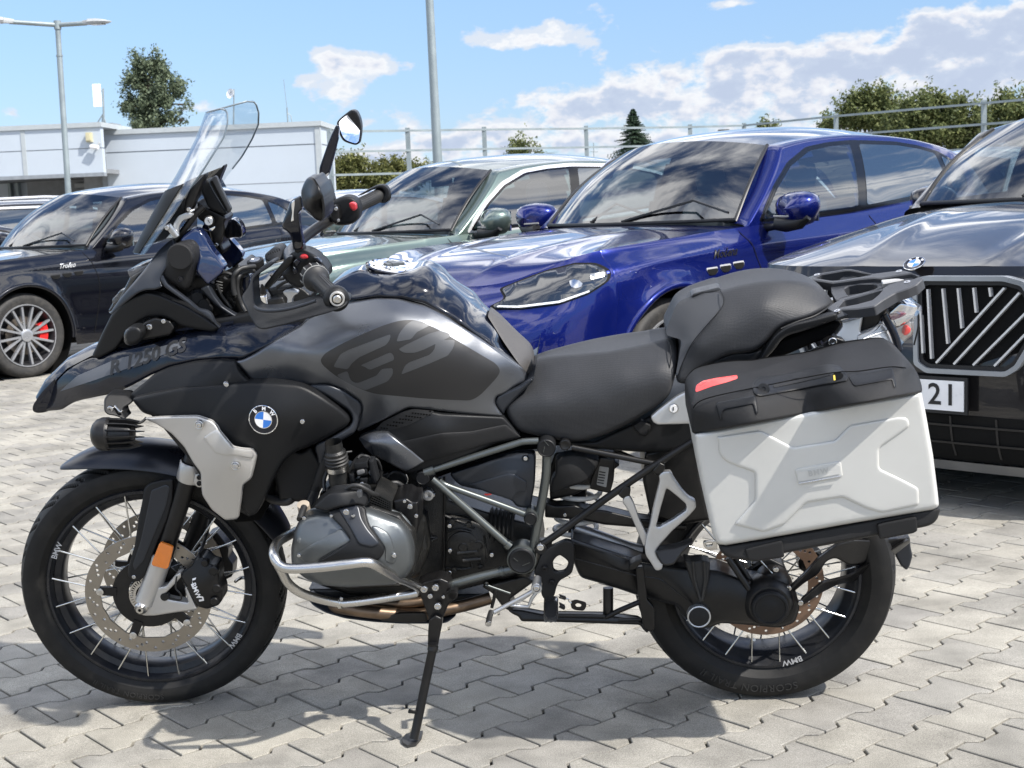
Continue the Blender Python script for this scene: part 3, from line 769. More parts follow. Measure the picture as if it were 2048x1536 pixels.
    wt = [Vector((P['wst'][0]+(a1.x-P['wst'][0])*abs(t)**2.2, a1.y*t, P['wst'][1]+(a1.z-P['wst'][1])*abs(t)**2.2)) for t in np.linspace(-1, 1, nw)]
    aside = [a0.lerp(a1, t)+Vector((-.028*math.sin(PI*t), .022*math.sin(PI*t), .02*math.sin(PI*t))) for t in np.linspace(0, 1, 14)]
    wrows = coons(wb, wt, mirY(aside), aside, lambda u, v: Vector((-.05*math.sin(PI*u)*math.sin(PI*v)*.5, 0, .03*math.sin(PI*u)*math.sin(PI*v)*.5)))
    ws_ = grid_obj('windscreen', wrows, M_GLS, root)
    mb = MB(); mb.tube([p+Vector((-.004, 0, .004)) for p in wb], .012, 6); mb.build('windscreen_seal', M_TRIM, root, 60)
    for sg in (1, -1):
        mb = MB(); mb.tube([Vector((p.x, p.y*sg, p.z)) for p in aside], .012, 6); mb.build('windscreen_seal', M_TRIM, root, 60)
    # roof
    rl = catmull(P['rail'], 6); s1 = rs(rl, 30); e_ = s1[-1]
    rb = [Vector((e_.x+.10*(1-abs(t)**2.2), e_.y*t, e_.z+.03*(1-abs(t)**2.2))) for t in np.linspace(-1, 1, nw)]
    roof = grid_obj('roof', coons(wt, rb, mirY(s1), s1, lambda u, v: Vector((0, 0, P['crown']*math.sin(PI*v)**.6*(1-abs(2*u-1)**2.6)*.8))), roof_m or pm, root)
    # rear window and tail
    rr_ = Vector(P['rear']); bt = [Vector((rr_.x+.03*(1-t*t)*1, rr_.y*t, rr_.z)) for t in np.linspace(-1, 1, nw)]
    s1b = [e_.lerp(Vector((rr_.x, rr_.y, rr_.z)), t)+Vector((.04*math.sin(PI*t), .03*math.sin(PI*t), .03*math.sin(PI*t))) for t in np.linspace(0, 1, 10)]
    grid_obj('rear_window', coons(rb, bt, mirY(s1b), s1b), M_GLD, root)
    # deck under the rear window closes the tail
    tl_ = [p for p in tops if p.x > rr_.x-.6 and (p.x > 4.0)]
    mb = MB(); ring = [Vector((p.x, -p.y, p.z-.002)) for p in tops[::-1] if p.x > 1.6]+[Vector((p.x, p.y, p.z-.002)) for p in tops if p.x > 1.6]
    ctr = [Vector((p.x, 0, p.z)) for p in ring]; n_ = len(ring); mb.add(ring, [(i, i+1, n_-2-i, n_-1-i) for i in range(n_//2-1)]); mb.build('waist_deck', M_TRIM, root, None)
    # cabin sides
    railp = [a0.lerp(a1, t) for t in np.linspace(0, 1, 8)][:-1]+rl+[e_.lerp(rr_, t) for t in np.linspace(.1, 1, 8)]
    railz = pch([(p.x, p.z) for p in railp if True]); raily = pch([(p.x, p.y) for p in railp])
    x0, x1 = a0.x-.04, rr_.x
    def yb(x): return side_y(min(max(x, .7), 4.3), ztf(x)-.001)
    def ys(x, z):
        zb_ = ztf(x); u = max(0, (z-zb_)/.50); base = yb(x) if x < 4.3 else yb(4.3)+(raily(x1)+.06-yb(4.3))*(x-4.3)/(x1-4.3)
        return base-.004-(.075*u+.125*u*u)
    C.ys = ys
    rows_s = []
    for x in np.linspace(x0, x1, 90):
        zr = railz(x) if x > a0.x else a0.z-.01; zbt = ztf(x)-.004; zi = max(zbt+.004, zr-.030); row = []
        for k in range(12): z = zbt+(zi-zbt)*k/11; row.append(Vector((x, ys(x, z), z)))
        ye = raily(max(x, a0.x)); yi = row[-1].y
        for k in range(1, 6): t = k/5; row.append(Vector((x, yi+(ye-yi)*(1-math.cos(t*PI/2)), zi+(zr-zi)*math.sin(t*PI/2))))
        rows_s.append(row)
    hp_ = clip_win(inset(P['win'], .006), None, P['pill'][0], P) if detail else None
    for sg in (-1, 1):
        V_ = [Vector((p.x, sg*p.y, p.z)) for r in rows_s for p in r]; n_r = len(rows_s[0]); F_ = []
        for i in range(len(rows_s)-1):
            for j in range(n_r-1):
                q = (i*n_r+j, i*n_r+j+1, (i+1)*n_r+j+1, (i+1)*n_r+j)
                if hp_ and all(inpoly(hp_, np.array(V_[k].x), np.array(V_[k].z)) for k in q): continue
                F_.append(q)
        mb = MB(); mb.add(V_, F_); mb.build('cabin_side', pm, root, 60)
    if detail:
        sx = P['pa0'][0]
        mb = MB(); mb.box(sx-.35, sx+.45, -.70, .70, 1.0, 1.045); mb.tube([(sx+.15, -.62, 1.05), (sx+.17, -.3, 1.10), (sx+.17, .3, 1.07), (sx+.15, .62, 1.05)], .05, 10); mb.build('dashboard', M_SEATD, root, 40)
        mb = MB(); c_ = Vector((sx+.42, -.36, 1.06)); a_ = Vector((1, 0, .55)).normalized(); u_ = a_.orthogonal().normalized(); v_ = a_.cross(u_); mb.tube([c_+(u_*math.cos(t)+v_*math.sin(t))*.175 for t in np.linspace(0, 2*PI, 25)[:-1]], .016, 8, closed=True); mb.tube([c_-u_*.16, c_, c_+v_*.16], .018, 6); mb.build('steering_wheel', M_SEATD, root, 60)
        for yy in (-.37, .37):
            for xx, m3 in ((sx+1.12, M_SEATL), (sx+2.05, M_SEATD)):
                mb = MB(); prof = [(-.25, .25, .06), (0, .245, .065), (.14, .20, .06), (.19, .11, .045)]; vs = []
                for dz, hw, hd in prof:
                    for k in range(12): a = 2*PI*k/12; vs.append((xx+dz*.25+hd*math.cos(a), yy+hw*(abs(math.sin(a))**.6)*(1 if math.sin(a) > 0 else -1), 1.09+dz))
                mb.add(vs, [(i*12+k, i*12+(k+1) % 12, (i+1)*12+(k+1) % 12, (i+1)*12+k) for i in range(3) for k in range(12)]+[tuple(range(36, 48))]); st_ = mb.build('front_seat' if xx < sx+1.5 else 'rear_seat', m3, root, 60)
                mb = MB(); vs = []
                for dz, hw, hd in [(.20, .06, .02), (.23, .11, .045), (.30, .13, .055), (.36, .11, .045), (.385, .05, .02)]:
                    for k in range(12): a = 2*PI*k/12; vs.append((xx+.05+hd*math.cos(a), yy+hw*math.sin(a), 1.09+dz))
                mb.add(vs, [(i*12+k, i*12+(k+1) % 12, (i+1)*12+(k+1) % 12, (i+1)*12+k) for i in range(4) for k in range(12)]+[tuple(range(48, 60))]); mb.build('headrest', m3, st_, 60)
        mb = MB(); q_m = Vector((P['pa1'][0]+.0, 0, P['pa1'][2]-.03)); mb.obox(q_m+Vector((-.02, 0, -.03)), (.015, 0, 0), (0, .12, 0), (0, 0, .035)); mb.tube([q_m+Vector((-.04, 0, .05)), q_m+Vector((-.02, 0, -.02))], .02, 6); mb.build('interior_mirror', M_SEATD, root, 40)
        for sg in (-1, 1): mb = MB(); mb.tube([wb[len(wb)//2+sg*2]+Vector((-.005, 0, .018)), Vector((cz[0]+.16, sg*.30-.25, cz[1]+.04+.10))+Vector((0, 0, -.01)), Vector((cz[0]+.10, sg*.30-.55, cz[1]+.055))], .008, 5); mb.build('wiper', M_TRIM, root, 40)
    # windows
    def side_sheet(nm, poly, off, m_, sides=(-1, 1), rc=.03, f=None, g=.07, th=.004, parent=None, holes=()):
        Pp = roundpoly([(a*100, b*100) for a, b in poly], rc*100); V, T, bl = sheet2d(Pp, [roundpoly([(a*100, b*100) for a, b in h], 2) for h in holes], g*100, []); f = f or ys
        for sg in sides:
            vs = [Vector((x/100, sg*(f(x/100, z/100)+off), z/100)) for x, z in V]; n = len(vs); fs = list(T)
            vs += [Vector((v.x, v.y-sg*th, v.z)) for v in vs]
            for b in bl: fs += [(b[i], b[(i+1) % len(b)], n+b[(i+1) % len(b)], n+b[i]) for i in range(len(b))]
            mb = MB(); mb.add(vs, fs); o = mb.build(nm, m_, parent or root, 50)
        return o
    C.sheet = side_sheet
    wpoly = P['win']; tr = glass_trim or M_GBLK
    hole0 = [] if not detail else [clip_win(inset(wpoly, .014), None, P['pill'][0], P)]
    big = inset(wpoly, -.030 if glass_trim else -.014); side_sheet('window_surround', big, .003, tr, th=.012, holes=hole0)
    b2 = inset(wpoly, -.004); side_sheet('window_frame', b2, .0055, M_GBLK, th=.01, holes=([] if not detail else [clip_win(inset(wpoly, .014), None, P['pill'][0], P)]))
    # panes split by pillars
    cuts = [p_[0]+(0) for p_ in P['pill']]; lo, hi = -9, 9; segs = []
    pil = P['pill']
    for i in range(len(pil)+1):
        left = None if i == 0 else pil[i-1]; right = None if i == len(pil) else pil[i]
        poly = clip_win(inset(wpoly, .012), left, right, P)
        if poly: side_sheet('side_window', poly, .008, M_GLC if i == 0 and detail else M_GLD, th=.004, rc=.02)
        if i == 0 and detail: first = poly
    # handles, seams
    if detail:
        for sx in ((2.62, 3.62)):
            for sg in (-1, 1):
                mb = MB(); z_ = 1.0+.03*(sx > 3); y_ = side_y(sx, z_)+.018
                mb.tube([(sx-.11, sg*(y_-.02), z_-.004), (sx-.08, sg*y_, z_), (sx+.07, sg*y_, z_+.004), (sx+.10, sg*(y_-.02), z_+.004)], .013, 8); mb.build('door_handle', pm, root, 60)
        for sm in P.get('seams', [[(1.64, 1.07), (1.70, .95), (1.74, .80), (1.72, .55), (1.66, .34)], [(2.92, 1.12), (2.93, .9), (2.95, .6), (2.95, .34)], [(3.95, 1.2), (3.86, 1.0), (3.75, .9), (3.52, .75)]]):
            for sg in (-1, 1):
                pts = [Vector((x, sg*(side_y(x, z)+.0005), z)) for x, z in [(q.x, q.y) for q in catmull([(a, b, 0) for a, b in sm], 6)]]
                mb = MB(); mb.tube(pts, .0035, 5); mb.build('door_seam', M_UND, root, None)
    # arch lips, inner arches, sill
    for w_ in wx:
        for sg in (-1, 1):
            pts = []
            for a in np.linspace(-.12, PI+.12, 30):
                x = w_-(R_-.004)*math.cos(a); z = P['wz']+(R_-.004)*math.sin(a); pts.append(Vector((x, sg*(side_y(x, max(z, .3))-.008), z)))
            mb = MB(); mb.tube(pts, .020, 8); mb.build('wheel_arch_lip', arch_m or pm, root, 60)
            mb = MB(); mb.lathe((w_, sg*.93, P['wz']), (0, -sg, 0), [(0, R_-.004), (.40, R_-.004), (.40, .1)], 32); mb.build('wheel_arch_liner', M_UND, root, 60)
    mb = MB(); mb.box(.35, 4.5, -.80, .80, .25, .70); mb.build('chassis', M_UND, root, None)
    car_wheels(root, P, spoke_n, cal)
    # mirrors
    mx, my, mz = P['mirror']
    ms = P.get('ms', 1.)
    for sg in (-1, 1):
        prof = [(0, .0), (.010, .062), (.045, .098), (.10, .114), (.15, .112), (.18, .095)]
        vs = []; n = 20
        for (t, r_) in prof:
            r_ *= ms
            for k in range(n):
                a = 2*PI*k/n; ca, sa = math.cos(a), math.sin(a); rx = abs(ca)**.75*(1 if ca > 0 else -1); rz_ = abs(sa)**.75*(1 if sa > 0 else -1)
                vs.append((mx-.09+t-.02*rx, sg*(my+rx*r_*1.25*(1-.12*(rz_ < 0)))-0, mz+rz_*r_*.86+.004*rx))
        fs = [(i*n+k, i*n+(k+1) % n, (i+1)*n+(k+1) % n, (i+1)*n+k) for i in range(len(prof)-1) for k in range(n)]
        mb = MB(); mb.add(vs, fs); mo = mb.build('mirror', mirror_m or pm, root, 60)
        mb = MB(); mb.obox((mx+.076, sg*my, mz), (.006, 0, 0), (0, .10*ms, 0), (0, 0, .07*ms)); mb.build('mirror_glass', M_MIRR, mo, None)
        mb = MB(); mb.tube([(mx-.07, sg*(my-.09), mz-.078), (mx-.045, sg*(my-.03), mz-.082), (mx-.035, sg*(my+.05), mz-.070), (mx-.03, sg*(my+.11), mz-.045)], [.035, .046, .044, .02], 10); mb.build('mirror_base', M_TRIM, mo, 60)
        mb = MB(); mb.tube([(mx-.03, sg*(my-.06), mz-.075), (mx-.03, sg*(my-.13), mz-.095), (mx-.02, sg*(ys(mx, 1.1)-.02), mz-.10)], [.022, .020, .026], 8); mb.build('mirror_arm', M_TRIM, mo, 60)
        if detail: mb = MB(); mb.tube([(mx-.085+.02, sg*(my-.10), mz-.035), (mx-.09, sg*my, mz-.038), (mx-.05, sg*(my+.10), mz-.03)], .006, 6); mb.build('mirror_lamp', M_LENS2, mo, 60)
    return C
M_LENS2 = mat('mirror_indicator_lens', (.35, .33, .3), .2, coat=.5)
def clip_win(poly, left, right, P):
    """keep the part of a window outline between two leaning pillars (x at belt, half width, x at roof)"""
    zb_, zt_ = 1.12, 1.56
    def cut(pl, pil, keep_right):
        xb, hw_, xt = pil; out = []
        def sd(p): t = (p[1]-zb_)/(zt_-zb_); xx = xb+(xt-xb)*t+(hw_ if keep_right else -hw_); return (p[0]-xx)*(1 if keep_right else -1)
        n = len(pl)
        for i in range(n):
            a, b = pl[i], pl[(i+1) % n]; da, db = sd(a), sd(b)
            if da >= 0: out.append(a)
            if da*db < 0: t = da/(da-db); out.append((a[0]+(b[0]-a[0])*t, a[1]+(b[1]-a[1])*t))
        return out
    if left: poly = cut(poly, left, True)
    if right and poly: poly = cut(poly, right, False)
    return poly if len(poly) > 2 else None
_wheelcache = {}
def car_wheels(root, P, ns, cal):
    R = P['wr']; rr = R*.735
    for w_ in P['wx']:
        for sg in (-1, 1):
            y = sg*.955
            def y_(t): return y-sg*t
            mb = MB(); mb.lathe((w_, y, P['wz']), (0, -sg, 0), [(.015, rr-.004), (.006, rr+.010), (.004, rr+.035), (.0, R-.045), (.010, R-.022), (.03, R-.006), (.055, R), (.20, R), (.225, R-.006), (.24, R-.03), (.24, rr)], 64)
            wo = mb.build('wheel', M_CTYRE, root, 50)
            for k in range(4):
                mb = MB(); t = .07+k*.037; mb.lathe((w_, y, P['wz']), (0, -sg, 0), [(t-.004, R+.0008), (t+.004, R+.0008)], 48); mb.build('tread_groove', M_UND, wo, None)
            mb = MB(); mb.lathe((w_, y, P['wz']), (0, -sg, 0), [(.016, rr), (.004, rr-.002), (.004, rr-.012), (.020, rr-.020), (.14, rr-.040), (.15, 0)], 64); mb.build('rim', M_RIMD, wo, 50)
            mb = MB(); mb.lathe((w_, y, P['wz']), (0, -sg, 0), [(.012, rr+.001), (.003, rr-.001), (.004, rr-.010), (.016, rr-.014)], 64); mb.build('rim_edge', M_ALLOY, wo, 50)
            mb = MB()
            mb.lathe((w_, y_(.08), P['wz']), (0, -sg, 0), [(0, .17), (.006, .17), (.006, .10)], 40); mb.build('brake_disc', M_DISC0, wo, 30)
            if cal:
                mb = MB(); 
                for a in np.linspace(-.34, .34, 7): mb.obox((w_+.175*math.cos(a), y_(.062), P['wz']+.175*math.sin(a)+.02), Vector((math.cos(a), 0, math.sin(a)))*.038, (0, .03, 0), Vector((-math.sin(a), 0, math.cos(a)))*.016)
                mb.build('brake_caliper', M_REDC, wo, 30)
            for k in range(ns):
                for off in (-1, 1):
                    a = 2*PI*k/ns+.3; a0 = a+off*.07; a1 = a+off*.25*(6/ns if ns > 6 else 1)
                    p0 = Vector((math.cos(a0)*.045, 0, math.sin(a0)*.045)); p1 = Vector((math.cos(a1)*(rr-.012), 0, math.sin(a1)*(rr-.012))); d = p1-p0; wv = Vector((0, 1, 0)).cross(d.normalized())
                    c0 = Vector((w_, y_(.028), P['wz'])); c1 = Vector((w_, y_(.012), P['wz']))
                    v = [c0+p0+wv*.0095, c0+p0-wv*.0095, c1+p1-wv*.0095, c1+p1+wv*.0095]; v2 = [q+Vector((0, -sg*.03, 0)) for q in v]
                    mb = MB(); mb.add(v+v2, [(0, 1, 2, 3), (7, 6, 5, 4), (0, 4, 5, 1), (1, 5, 6, 2), (2, 6, 7, 3), (3, 7, 4, 0)]); mb.build('spoke', M_ALLOY, wo, None)
            mb = MB(); mb.lathe((w_, y_(.018), P['wz']), (0, sg, 0), [(-.03, .055), (0, .055), (.004, .045), (.006, .03), (.006, 0)], 24); mb.build('hub_cap', M_ALLOY, wo, 40)
M_GRF = mat('grille_frame_grey', (.33, .35, .37), .3, metal=.5)
M_DISC0 = mat('car_brake_disc', (.22, .19, .16), .4, metal=.8)
# details for the low SUV family: lamps, grille, side vents
def suv_face(C, P, near_only=False, lamps=True, vents=True, script=None, m_script=None):
    root = C.root; P = dict(SUV, **P)
    def on_side(pts, off, m_, nm, th=.01, rc=.02, sides=(-1, 1), g=.05): return C.sheet(nm, pts, off, m_, sides, rc, C.side_y, g, th)
    # headlamps wrap the corner: outline in (u, z) on the front ring, u 0..1 along half the outline
    def ring_sheet(nm, pts, off, m_, sides=(-1, 1), rc=1.5, g=3.2, th=.006, parent=None):
        Pp = roundpoly(pts, rc); V, T, bl = sheet2d(Pp, [], g, []); o = None
        for sg in sides:
            vs = []
            for u, z in V: q = C.ringpt(u/1000, z/100, off); vs.append(Vector((q.x, q.y if sg < 0 else -q.y, q.z)))
            n = len(vs); fs = list(T); mb = MB()
            for (u, z) in V: q = C.ringpt(u/1000, z/100, off-th); vs.append(Vector((q.x, q.y if sg < 0 else -q.y, q.z)))
            for b in bl: fs += [(b[i], b[(i+1) % len(b)], n+b[(i+1) % len(b)], n+b[i]) for i in range(len(b))]
            mb.add(vs, fs); o = mb.build(nm, m_, parent or root, 50)
        return o
    C.ring_sheet = ring_sheet
    return C
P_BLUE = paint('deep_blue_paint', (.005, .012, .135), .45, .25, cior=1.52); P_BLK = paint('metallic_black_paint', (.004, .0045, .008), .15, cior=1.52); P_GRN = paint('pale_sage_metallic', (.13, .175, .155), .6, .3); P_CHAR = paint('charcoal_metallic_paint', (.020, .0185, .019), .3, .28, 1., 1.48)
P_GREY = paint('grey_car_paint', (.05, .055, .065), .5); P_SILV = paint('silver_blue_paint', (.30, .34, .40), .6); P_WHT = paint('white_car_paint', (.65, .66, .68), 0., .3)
M_PANO = mat('smoked_roof_glass', (.05, .055, .06), .08, coat=1.)
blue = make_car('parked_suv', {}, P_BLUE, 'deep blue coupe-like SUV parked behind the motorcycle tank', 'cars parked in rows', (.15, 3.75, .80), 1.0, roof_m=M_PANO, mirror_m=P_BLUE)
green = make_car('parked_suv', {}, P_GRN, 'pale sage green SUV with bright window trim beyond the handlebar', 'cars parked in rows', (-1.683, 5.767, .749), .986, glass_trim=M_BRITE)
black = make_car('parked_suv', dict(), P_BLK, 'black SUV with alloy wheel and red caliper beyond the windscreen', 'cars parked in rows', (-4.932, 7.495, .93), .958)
bm_P = dict(plan=[(0, 0), (.0, .35), (.015, .55), (.08, .74), (.22, .88), (.50, .945), (.95, .96), (1.6, .955), (2.6, .955), (3.5, .965), (4.0, .965), (4.4, .93), (4.62, .82), (4.74, .60), (4.78, .30), (4.78, 0)],
  wx=(.90, 3.76), ztf=[(0, .945), (.08, .948), (.22, .955), (.50, .985), (.95, 1.045), (1.6, 1.12), (2.73, 1.15), (3.65, 1.17), (4.1, 1.18), (4.78, 1.18)], dtf=[(0, .06), (.08, .07), (.22, .09), (.5, .10), (1.0, .11), (1.66, .10), (3.6, .10), (4.3, .14), (4.85, .20)],
  cowl=(1.32, 1.175), pa0=(1.60, .775, 1.172), pa1=(2.10, .63, 1.55), wst=(1.92, 1.60), rail=[(2.10, .63, 1.55), (2.6, .64, 1.62), (3.2, .63, 1.64), (3.9, .61, 1.62), (4.4, .58, 1.56)], rear=(4.70, .66, 1.18),
  win=[(1.74, 1.175), (1.95, 1.36), (2.2, 1.50), (2.6, 1.56), (3.2, 1.575), (3.9, 1.55), (4.3, 1.45), (4.35, 1.25), (3.0, 1.19)], pill=[(2.78, .045, 2.80), (3.75, .04, 3.80)], rd=.20, ms=.78, mirror=(2.06, .955, 1.195), hood_front=.25, hood_bulge=.05, hoodcrease=.30)
bmw = make_car('parked_suv', bm_P, P_CHAR, 'charcoal SUV with octagonal grille and number plate behind the side case', 'cars parked in rows', (2.33, 2.02, .86), 1.0, mirror_m=P_CHAR)
for C_ in (blue, green, black, bmw): suv_face(C_, {})
# ---- blue / green / black front end
def face_a(C, script_m, script):
    rs_ = C.ring_sheet
    # find u index for given x on the side of the nose
    return C
def u_of(C, x=None, y=None, z=.75):
    best = min(range(0, 500), key=lambda k: abs(C.ringpt(k/1000, z).x-x) if x is not None else abs(-C.ringpt(k/1000, z).y-y))
    return best
def oct_sheet(C, nm, pts, off, m_, shrink=1., **kw):
    """outline given as (x along the nose side or y across the face, z): ('y', v, z) or ('x', v, z)"""
    uv = [(u_of(C, y=v, z=z) if k == 'y' else u_of(C, x=v, z=z), z*100) for k, v, z in pts]
    if shrink != 1: cu = sum(a for a, b in uv)/len(uv); cv_ = sum(b for a, b in uv)/len(uv); uv = [(cu+(a-cu)*shrink, cv_+(b-cv_)*shrink) for a, b in uv]
    return C.ring_sheet(nm, uv, off, m_, **kw)
for C in (blue, green, black):
    hp = [('y', .50, .752), ('y', .53, .737), ('x', .18, .735), ('x', .30, .755), ('x', .42, .80), ('x', .53, .865), ('x', .555, .91), ('x', .53, .95), ('x', .45, .955), ('x', .36, .925), ('x', .28, .882), ('x', .21, .835), ('y', .56, .79)]
    oct_sheet(C, 'headlight_bezel', hp, .004, M_UND, rc=3, g=4)
    oct_sheet(C, 'headlight', hp, .010, M_LAMP, rc=3, g=4, shrink=.93)
    oct_sheet(C, 'headlight_lamp', [('x', .43, .87), ('x', .50, .885), ('x', .51, .905), ('x', .44, .90)], .013, M_GRF, rc=1, g=3)
    for u_, z_ in ((.37, .855),):
        oct_sheet(C, 'headlight_projector', [('x', u_+.022*math.cos(a), z_+.022*math.sin(a)) for a in np.linspace(0, 2*PI, 9)[:-1]], .0125, M_LAMPI, rc=0, g=3)
    oct_sheet(C, 'daytime_lamp', [('y', .55, .750), ('x', .18, .746), ('x', .30, .765), ('x', .42, .812), ('x', .42, .820), ('x', .30, .774), ('x', .18, .755), ('y', .55, .758)], .0125, M_WHITE, rc=0, g=3)
    oct_sheet(C, 'grille', [('y', .02, .32), ('y', .44, .32), ('y', .50, .42), ('y', .46, .60), ('y', .30, .68), ('y', .02, .70)], .004, M_UND, rc=1, g=4)
    oct_sheet(C, 'bumper_intake', [('y', .56, .30), ('x', .30, .32), ('x', .36, .42), ('x', .30, .50), ('y', .62, .50)], .004, M_TRIM, rc=2, g=4); oct_sheet(C, 'fog_lamp', [('x', .27, .47), ('x', .31, .47), ('x', .32, .50), ('x', .27, .50)], .008, M_LAMPI, rc=1, g=3)
    for k, (x_, z_) in enumerate(((1.30, .865), (1.42, .875), (1.54, .885))):
        C.sheet('fender_vent', [(x_-.045, z_+.018), (x_+.050, z_+.022), (x_+.048, z_-.006), (x_+.02, z_-.022), (x_-.025, z_-.022), (x_-.048, z_+.004)], .003, M_BRITE if C is not black else M_TRIM, (-1, 1), .008, C.side_y, .03, .012)
        C.sheet('vent_opening', [(x_-.043, z_+.010), (x_+.046, z_+.013), (x_+.045, z_-.006), (x_+.019, z_-.0215), (x_-.025, z_-.0215), (x_-.046, z_+.002)], .0045, M_UND, (-1, 1), .006, C.side_y, .03, .008)
def fender_text(C, txt, x, z, size, m_, slope=.06):
    def fn(X, Y, Z): xx = x+X; zz = z+Y+X*slope; return Vector((xx, -(C.side_y(xx, zz)+.004+Z), zz))
    place_text('fender_script', txt, size, fn, m_, C.root, shear=.5, bold=.001)
fender_text(blue, 'Modena', 1.43, .955, .065, M_TRIM); fender_text(black, 'Trofeo', 1.43, .955, .06, M_BRITE)
# ---- charcoal car: kidney grille, plate, bumper, lamps
K_ = .555
kid = [(.045, .875), (.08, .915), (.40, .915), (.475, .895), (.545, .77), (.545, .735), (.455, .575), (.41, .545), (.10, .545), (.05, .575)]
def kid_obj(nm, poly, x, th, m_, holes=(), sides=(-1, 1)):
    Pp = roundpoly([(a*100, b*100) for a, b in poly], 1.2); H = [roundpoly([(a*100, b*100) for a, b in h], 1.0) for h in holes]
    V, T, bl = sheet2d(Pp, H, 4.0, []); o = None
    for sg in sides:
        vs = [Vector((x+.10*(y/100)**2, sg*y/100, z/100)) for y, z in V]; n = len(vs); fs = list(T); vs += [v+Vector((th, 0, 0)) for v in vs]
        for b in bl: fs += [(b[i], b[(i+1) % len(b)], n+b[(i+1) % len(b)], n+b[i]) for i in range(len(b))]
        mb = MB(); mb.add(vs, fs); o = mb.build(nm, m_, bmw.root, 35)
    return o
kid_obj('grille_frame', kid, -.040, .05, M_GRF, [inset(kid, .018)]); kid_obj('grille_frame_inner', inset(kid, .016), -.028, .03, M_TRIM, [inset(kid, .034)]); kid_obj('grille_back', inset(kid, .03), -.008, .004, M_UND)
ki = inset(kid, .040)
def hseg(p0, p1, w_, sg, nm='grille_slat'):
    a = Vector((-.026+.10*p0[0]**2, sg*p0[0], p0[1])); b = Vector((-.026+.10*p1[0]**2, sg*p1[0], p1[1])); t = b-a; n_ = Vector((1, 0, 0)).cross(t.normalized())
    mb = MB(); mb.obox((a+b)/2, t/2, n_*w_/2, (.010, 0, 0)); mb.build(nm, M_BRITE, bmw.root, None)
for sg in (-1, 1):
    for p0, p1 in (((.105, .865), (.120, .60)), ((.165, .868), (.185, .66)), ((.225, .870), (.240, .72)), ((.285, .872), (.295, .78)), ((.345, .873), (.350, .84)), ((.075, .80), (.085, .62)),
                   ((.14, .585), (.40, .872)), ((.21, .583), (.455, .855)), ((.285, .583), (.495, .80)), ((.365, .583), (.505, .735))): hseg(p0, p1, .0078, sg)
roundel(Vector((.062, 0, .958)), (-.55, 0, .84), (0, 0, 1), .043, bmw.root)
# number plate
mb = MB(); mb.box(-.050, -.040, -.275, .275, .395, .535); mb.build('plate_holder', M_TRIM, bmw.root, None)
mb = MB(); mb.box(-.056, -.049, -.262, .262, .408, .522); pl_ = mb.build('number_plate', M_WHITE, bmw.root, None)
place_text('plate_digits', '21', .115, lambda x, y, z: Vector((-.0575, -(.170-.0)+0 if False else -.185-(-x)*1.0*-1*-1 if False else -(.185)-x*0, 0)) if False else Vector((-.0575, -.178-x*1.0, .465+y)), M_TRIM, bmw.root, bold=.0015, spacing=1.1)
oct_sheet(bmw, 'headlight', [('y', .60, .80), ('y', .66, .90), ('x', .14, .915), ('x', .30, .925), ('x', .42, .90), ('x', .38, .84), ('x', .20, .80)], .004, M_LAMP, rc=2, g=4)
oct_sheet(bmw, 'lower_intake', [('y', .02, .20), ('y', .60, .20), ('y', .66, .30), ('y', .62, .385), ('y', .02, .385)], .006, M_UND, rc=1, g=4)
for z_ in (.27, .34): oct_sheet(bmw, 'intake_bar', [('y', .02, z_), ('y', .62, z_), ('y', .62, z_+.008), ('y', .02, z_+.008)], .012, M_TRIM, rc=0, g=6)
for y_ in (.18, .36, .52): oct_sheet(bmw, 'intake_bar', [('y', y_, .22), ('y', y_+.01, .22), ('y', y_+.01, .38), ('y', y_, .38)], .010, M_TRIM, rc=0, g=6)
oct_sheet(bmw, 'bumper_lip', [('y', .02, .155), ('y', .70, .155), ('x', .20, .18), ('x', .20, .215), ('y', .66, .195), ('y', .02, .195)], .02, mat('satin_grey_trim', (.35, .35, .35), .3, metal=.8), rc=1, g=5)

# ---- cars further off
wag = make_car('parked_estate_car', dict(wx=(1.0, 3.9), rail=[(2.28, .62, 1.50), (2.8, .62, 1.56), (3.5, .62, 1.57), (4.1, .61, 1.55), (4.5, .60, 1.48)], wst=(2.1, 1.55), pa1=(2.28, .62, 1.50), rear=(4.84, .62, 1.10),
   win=[(1.865, 1.118), (2.074, 1.30), (2.5, 1.47), (3.0, 1.50), (3.6, 1.50), (4.1, 1.46), (4.35, 1.36), (4.42, 1.24), (3.65, 1.20), (2.73, 1.150)], pill=[(2.86, .03, 2.92), (3.72, .03, 3.80)]), P_BLK, 'black estate car with bright roof rails at the left edge', 'cars parked in rows', (-9.25, 12.9, .32), 1.0, glass_trim=M_BRITE, cal=False, detail=False)
for sg in (-1, 1): mb = MB(); mb.tube([(2.35, sg*.63, 1.57), (2.6, sg*.66, 1.62), (3.5, sg*.66, 1.635), (4.2, sg*.65, 1.60), (4.5, sg*.64, 1.54)], .022, 8); mb.build('roof_rail', M_BRITE, wag.root, 60)
gry = make_car('parked_suv', dict(), P_GREY, 'grey car mostly hidden behind the black SUV at the left', 'cars parked in rows', (-7.95, 9.6, .93), .82, cal=False, detail=False)
slv = make_car('parked_suv', dict(), P_SILV, 'silver blue car roof glimpsed left of the far handlebar', 'cars parked in rows', (-3.9, 11.9, .80), .93, cal=False, detail=False)
wht = make_car('parked_suv', dict(), P_WHT, 'white car glimpsed between blue and charcoal cars', 'cars parked in rows', (3.2, 9.3, .80), 1.0, cal=False, detail=False)
for C in (gry, slv, wht, wag): suv_face(C, {})
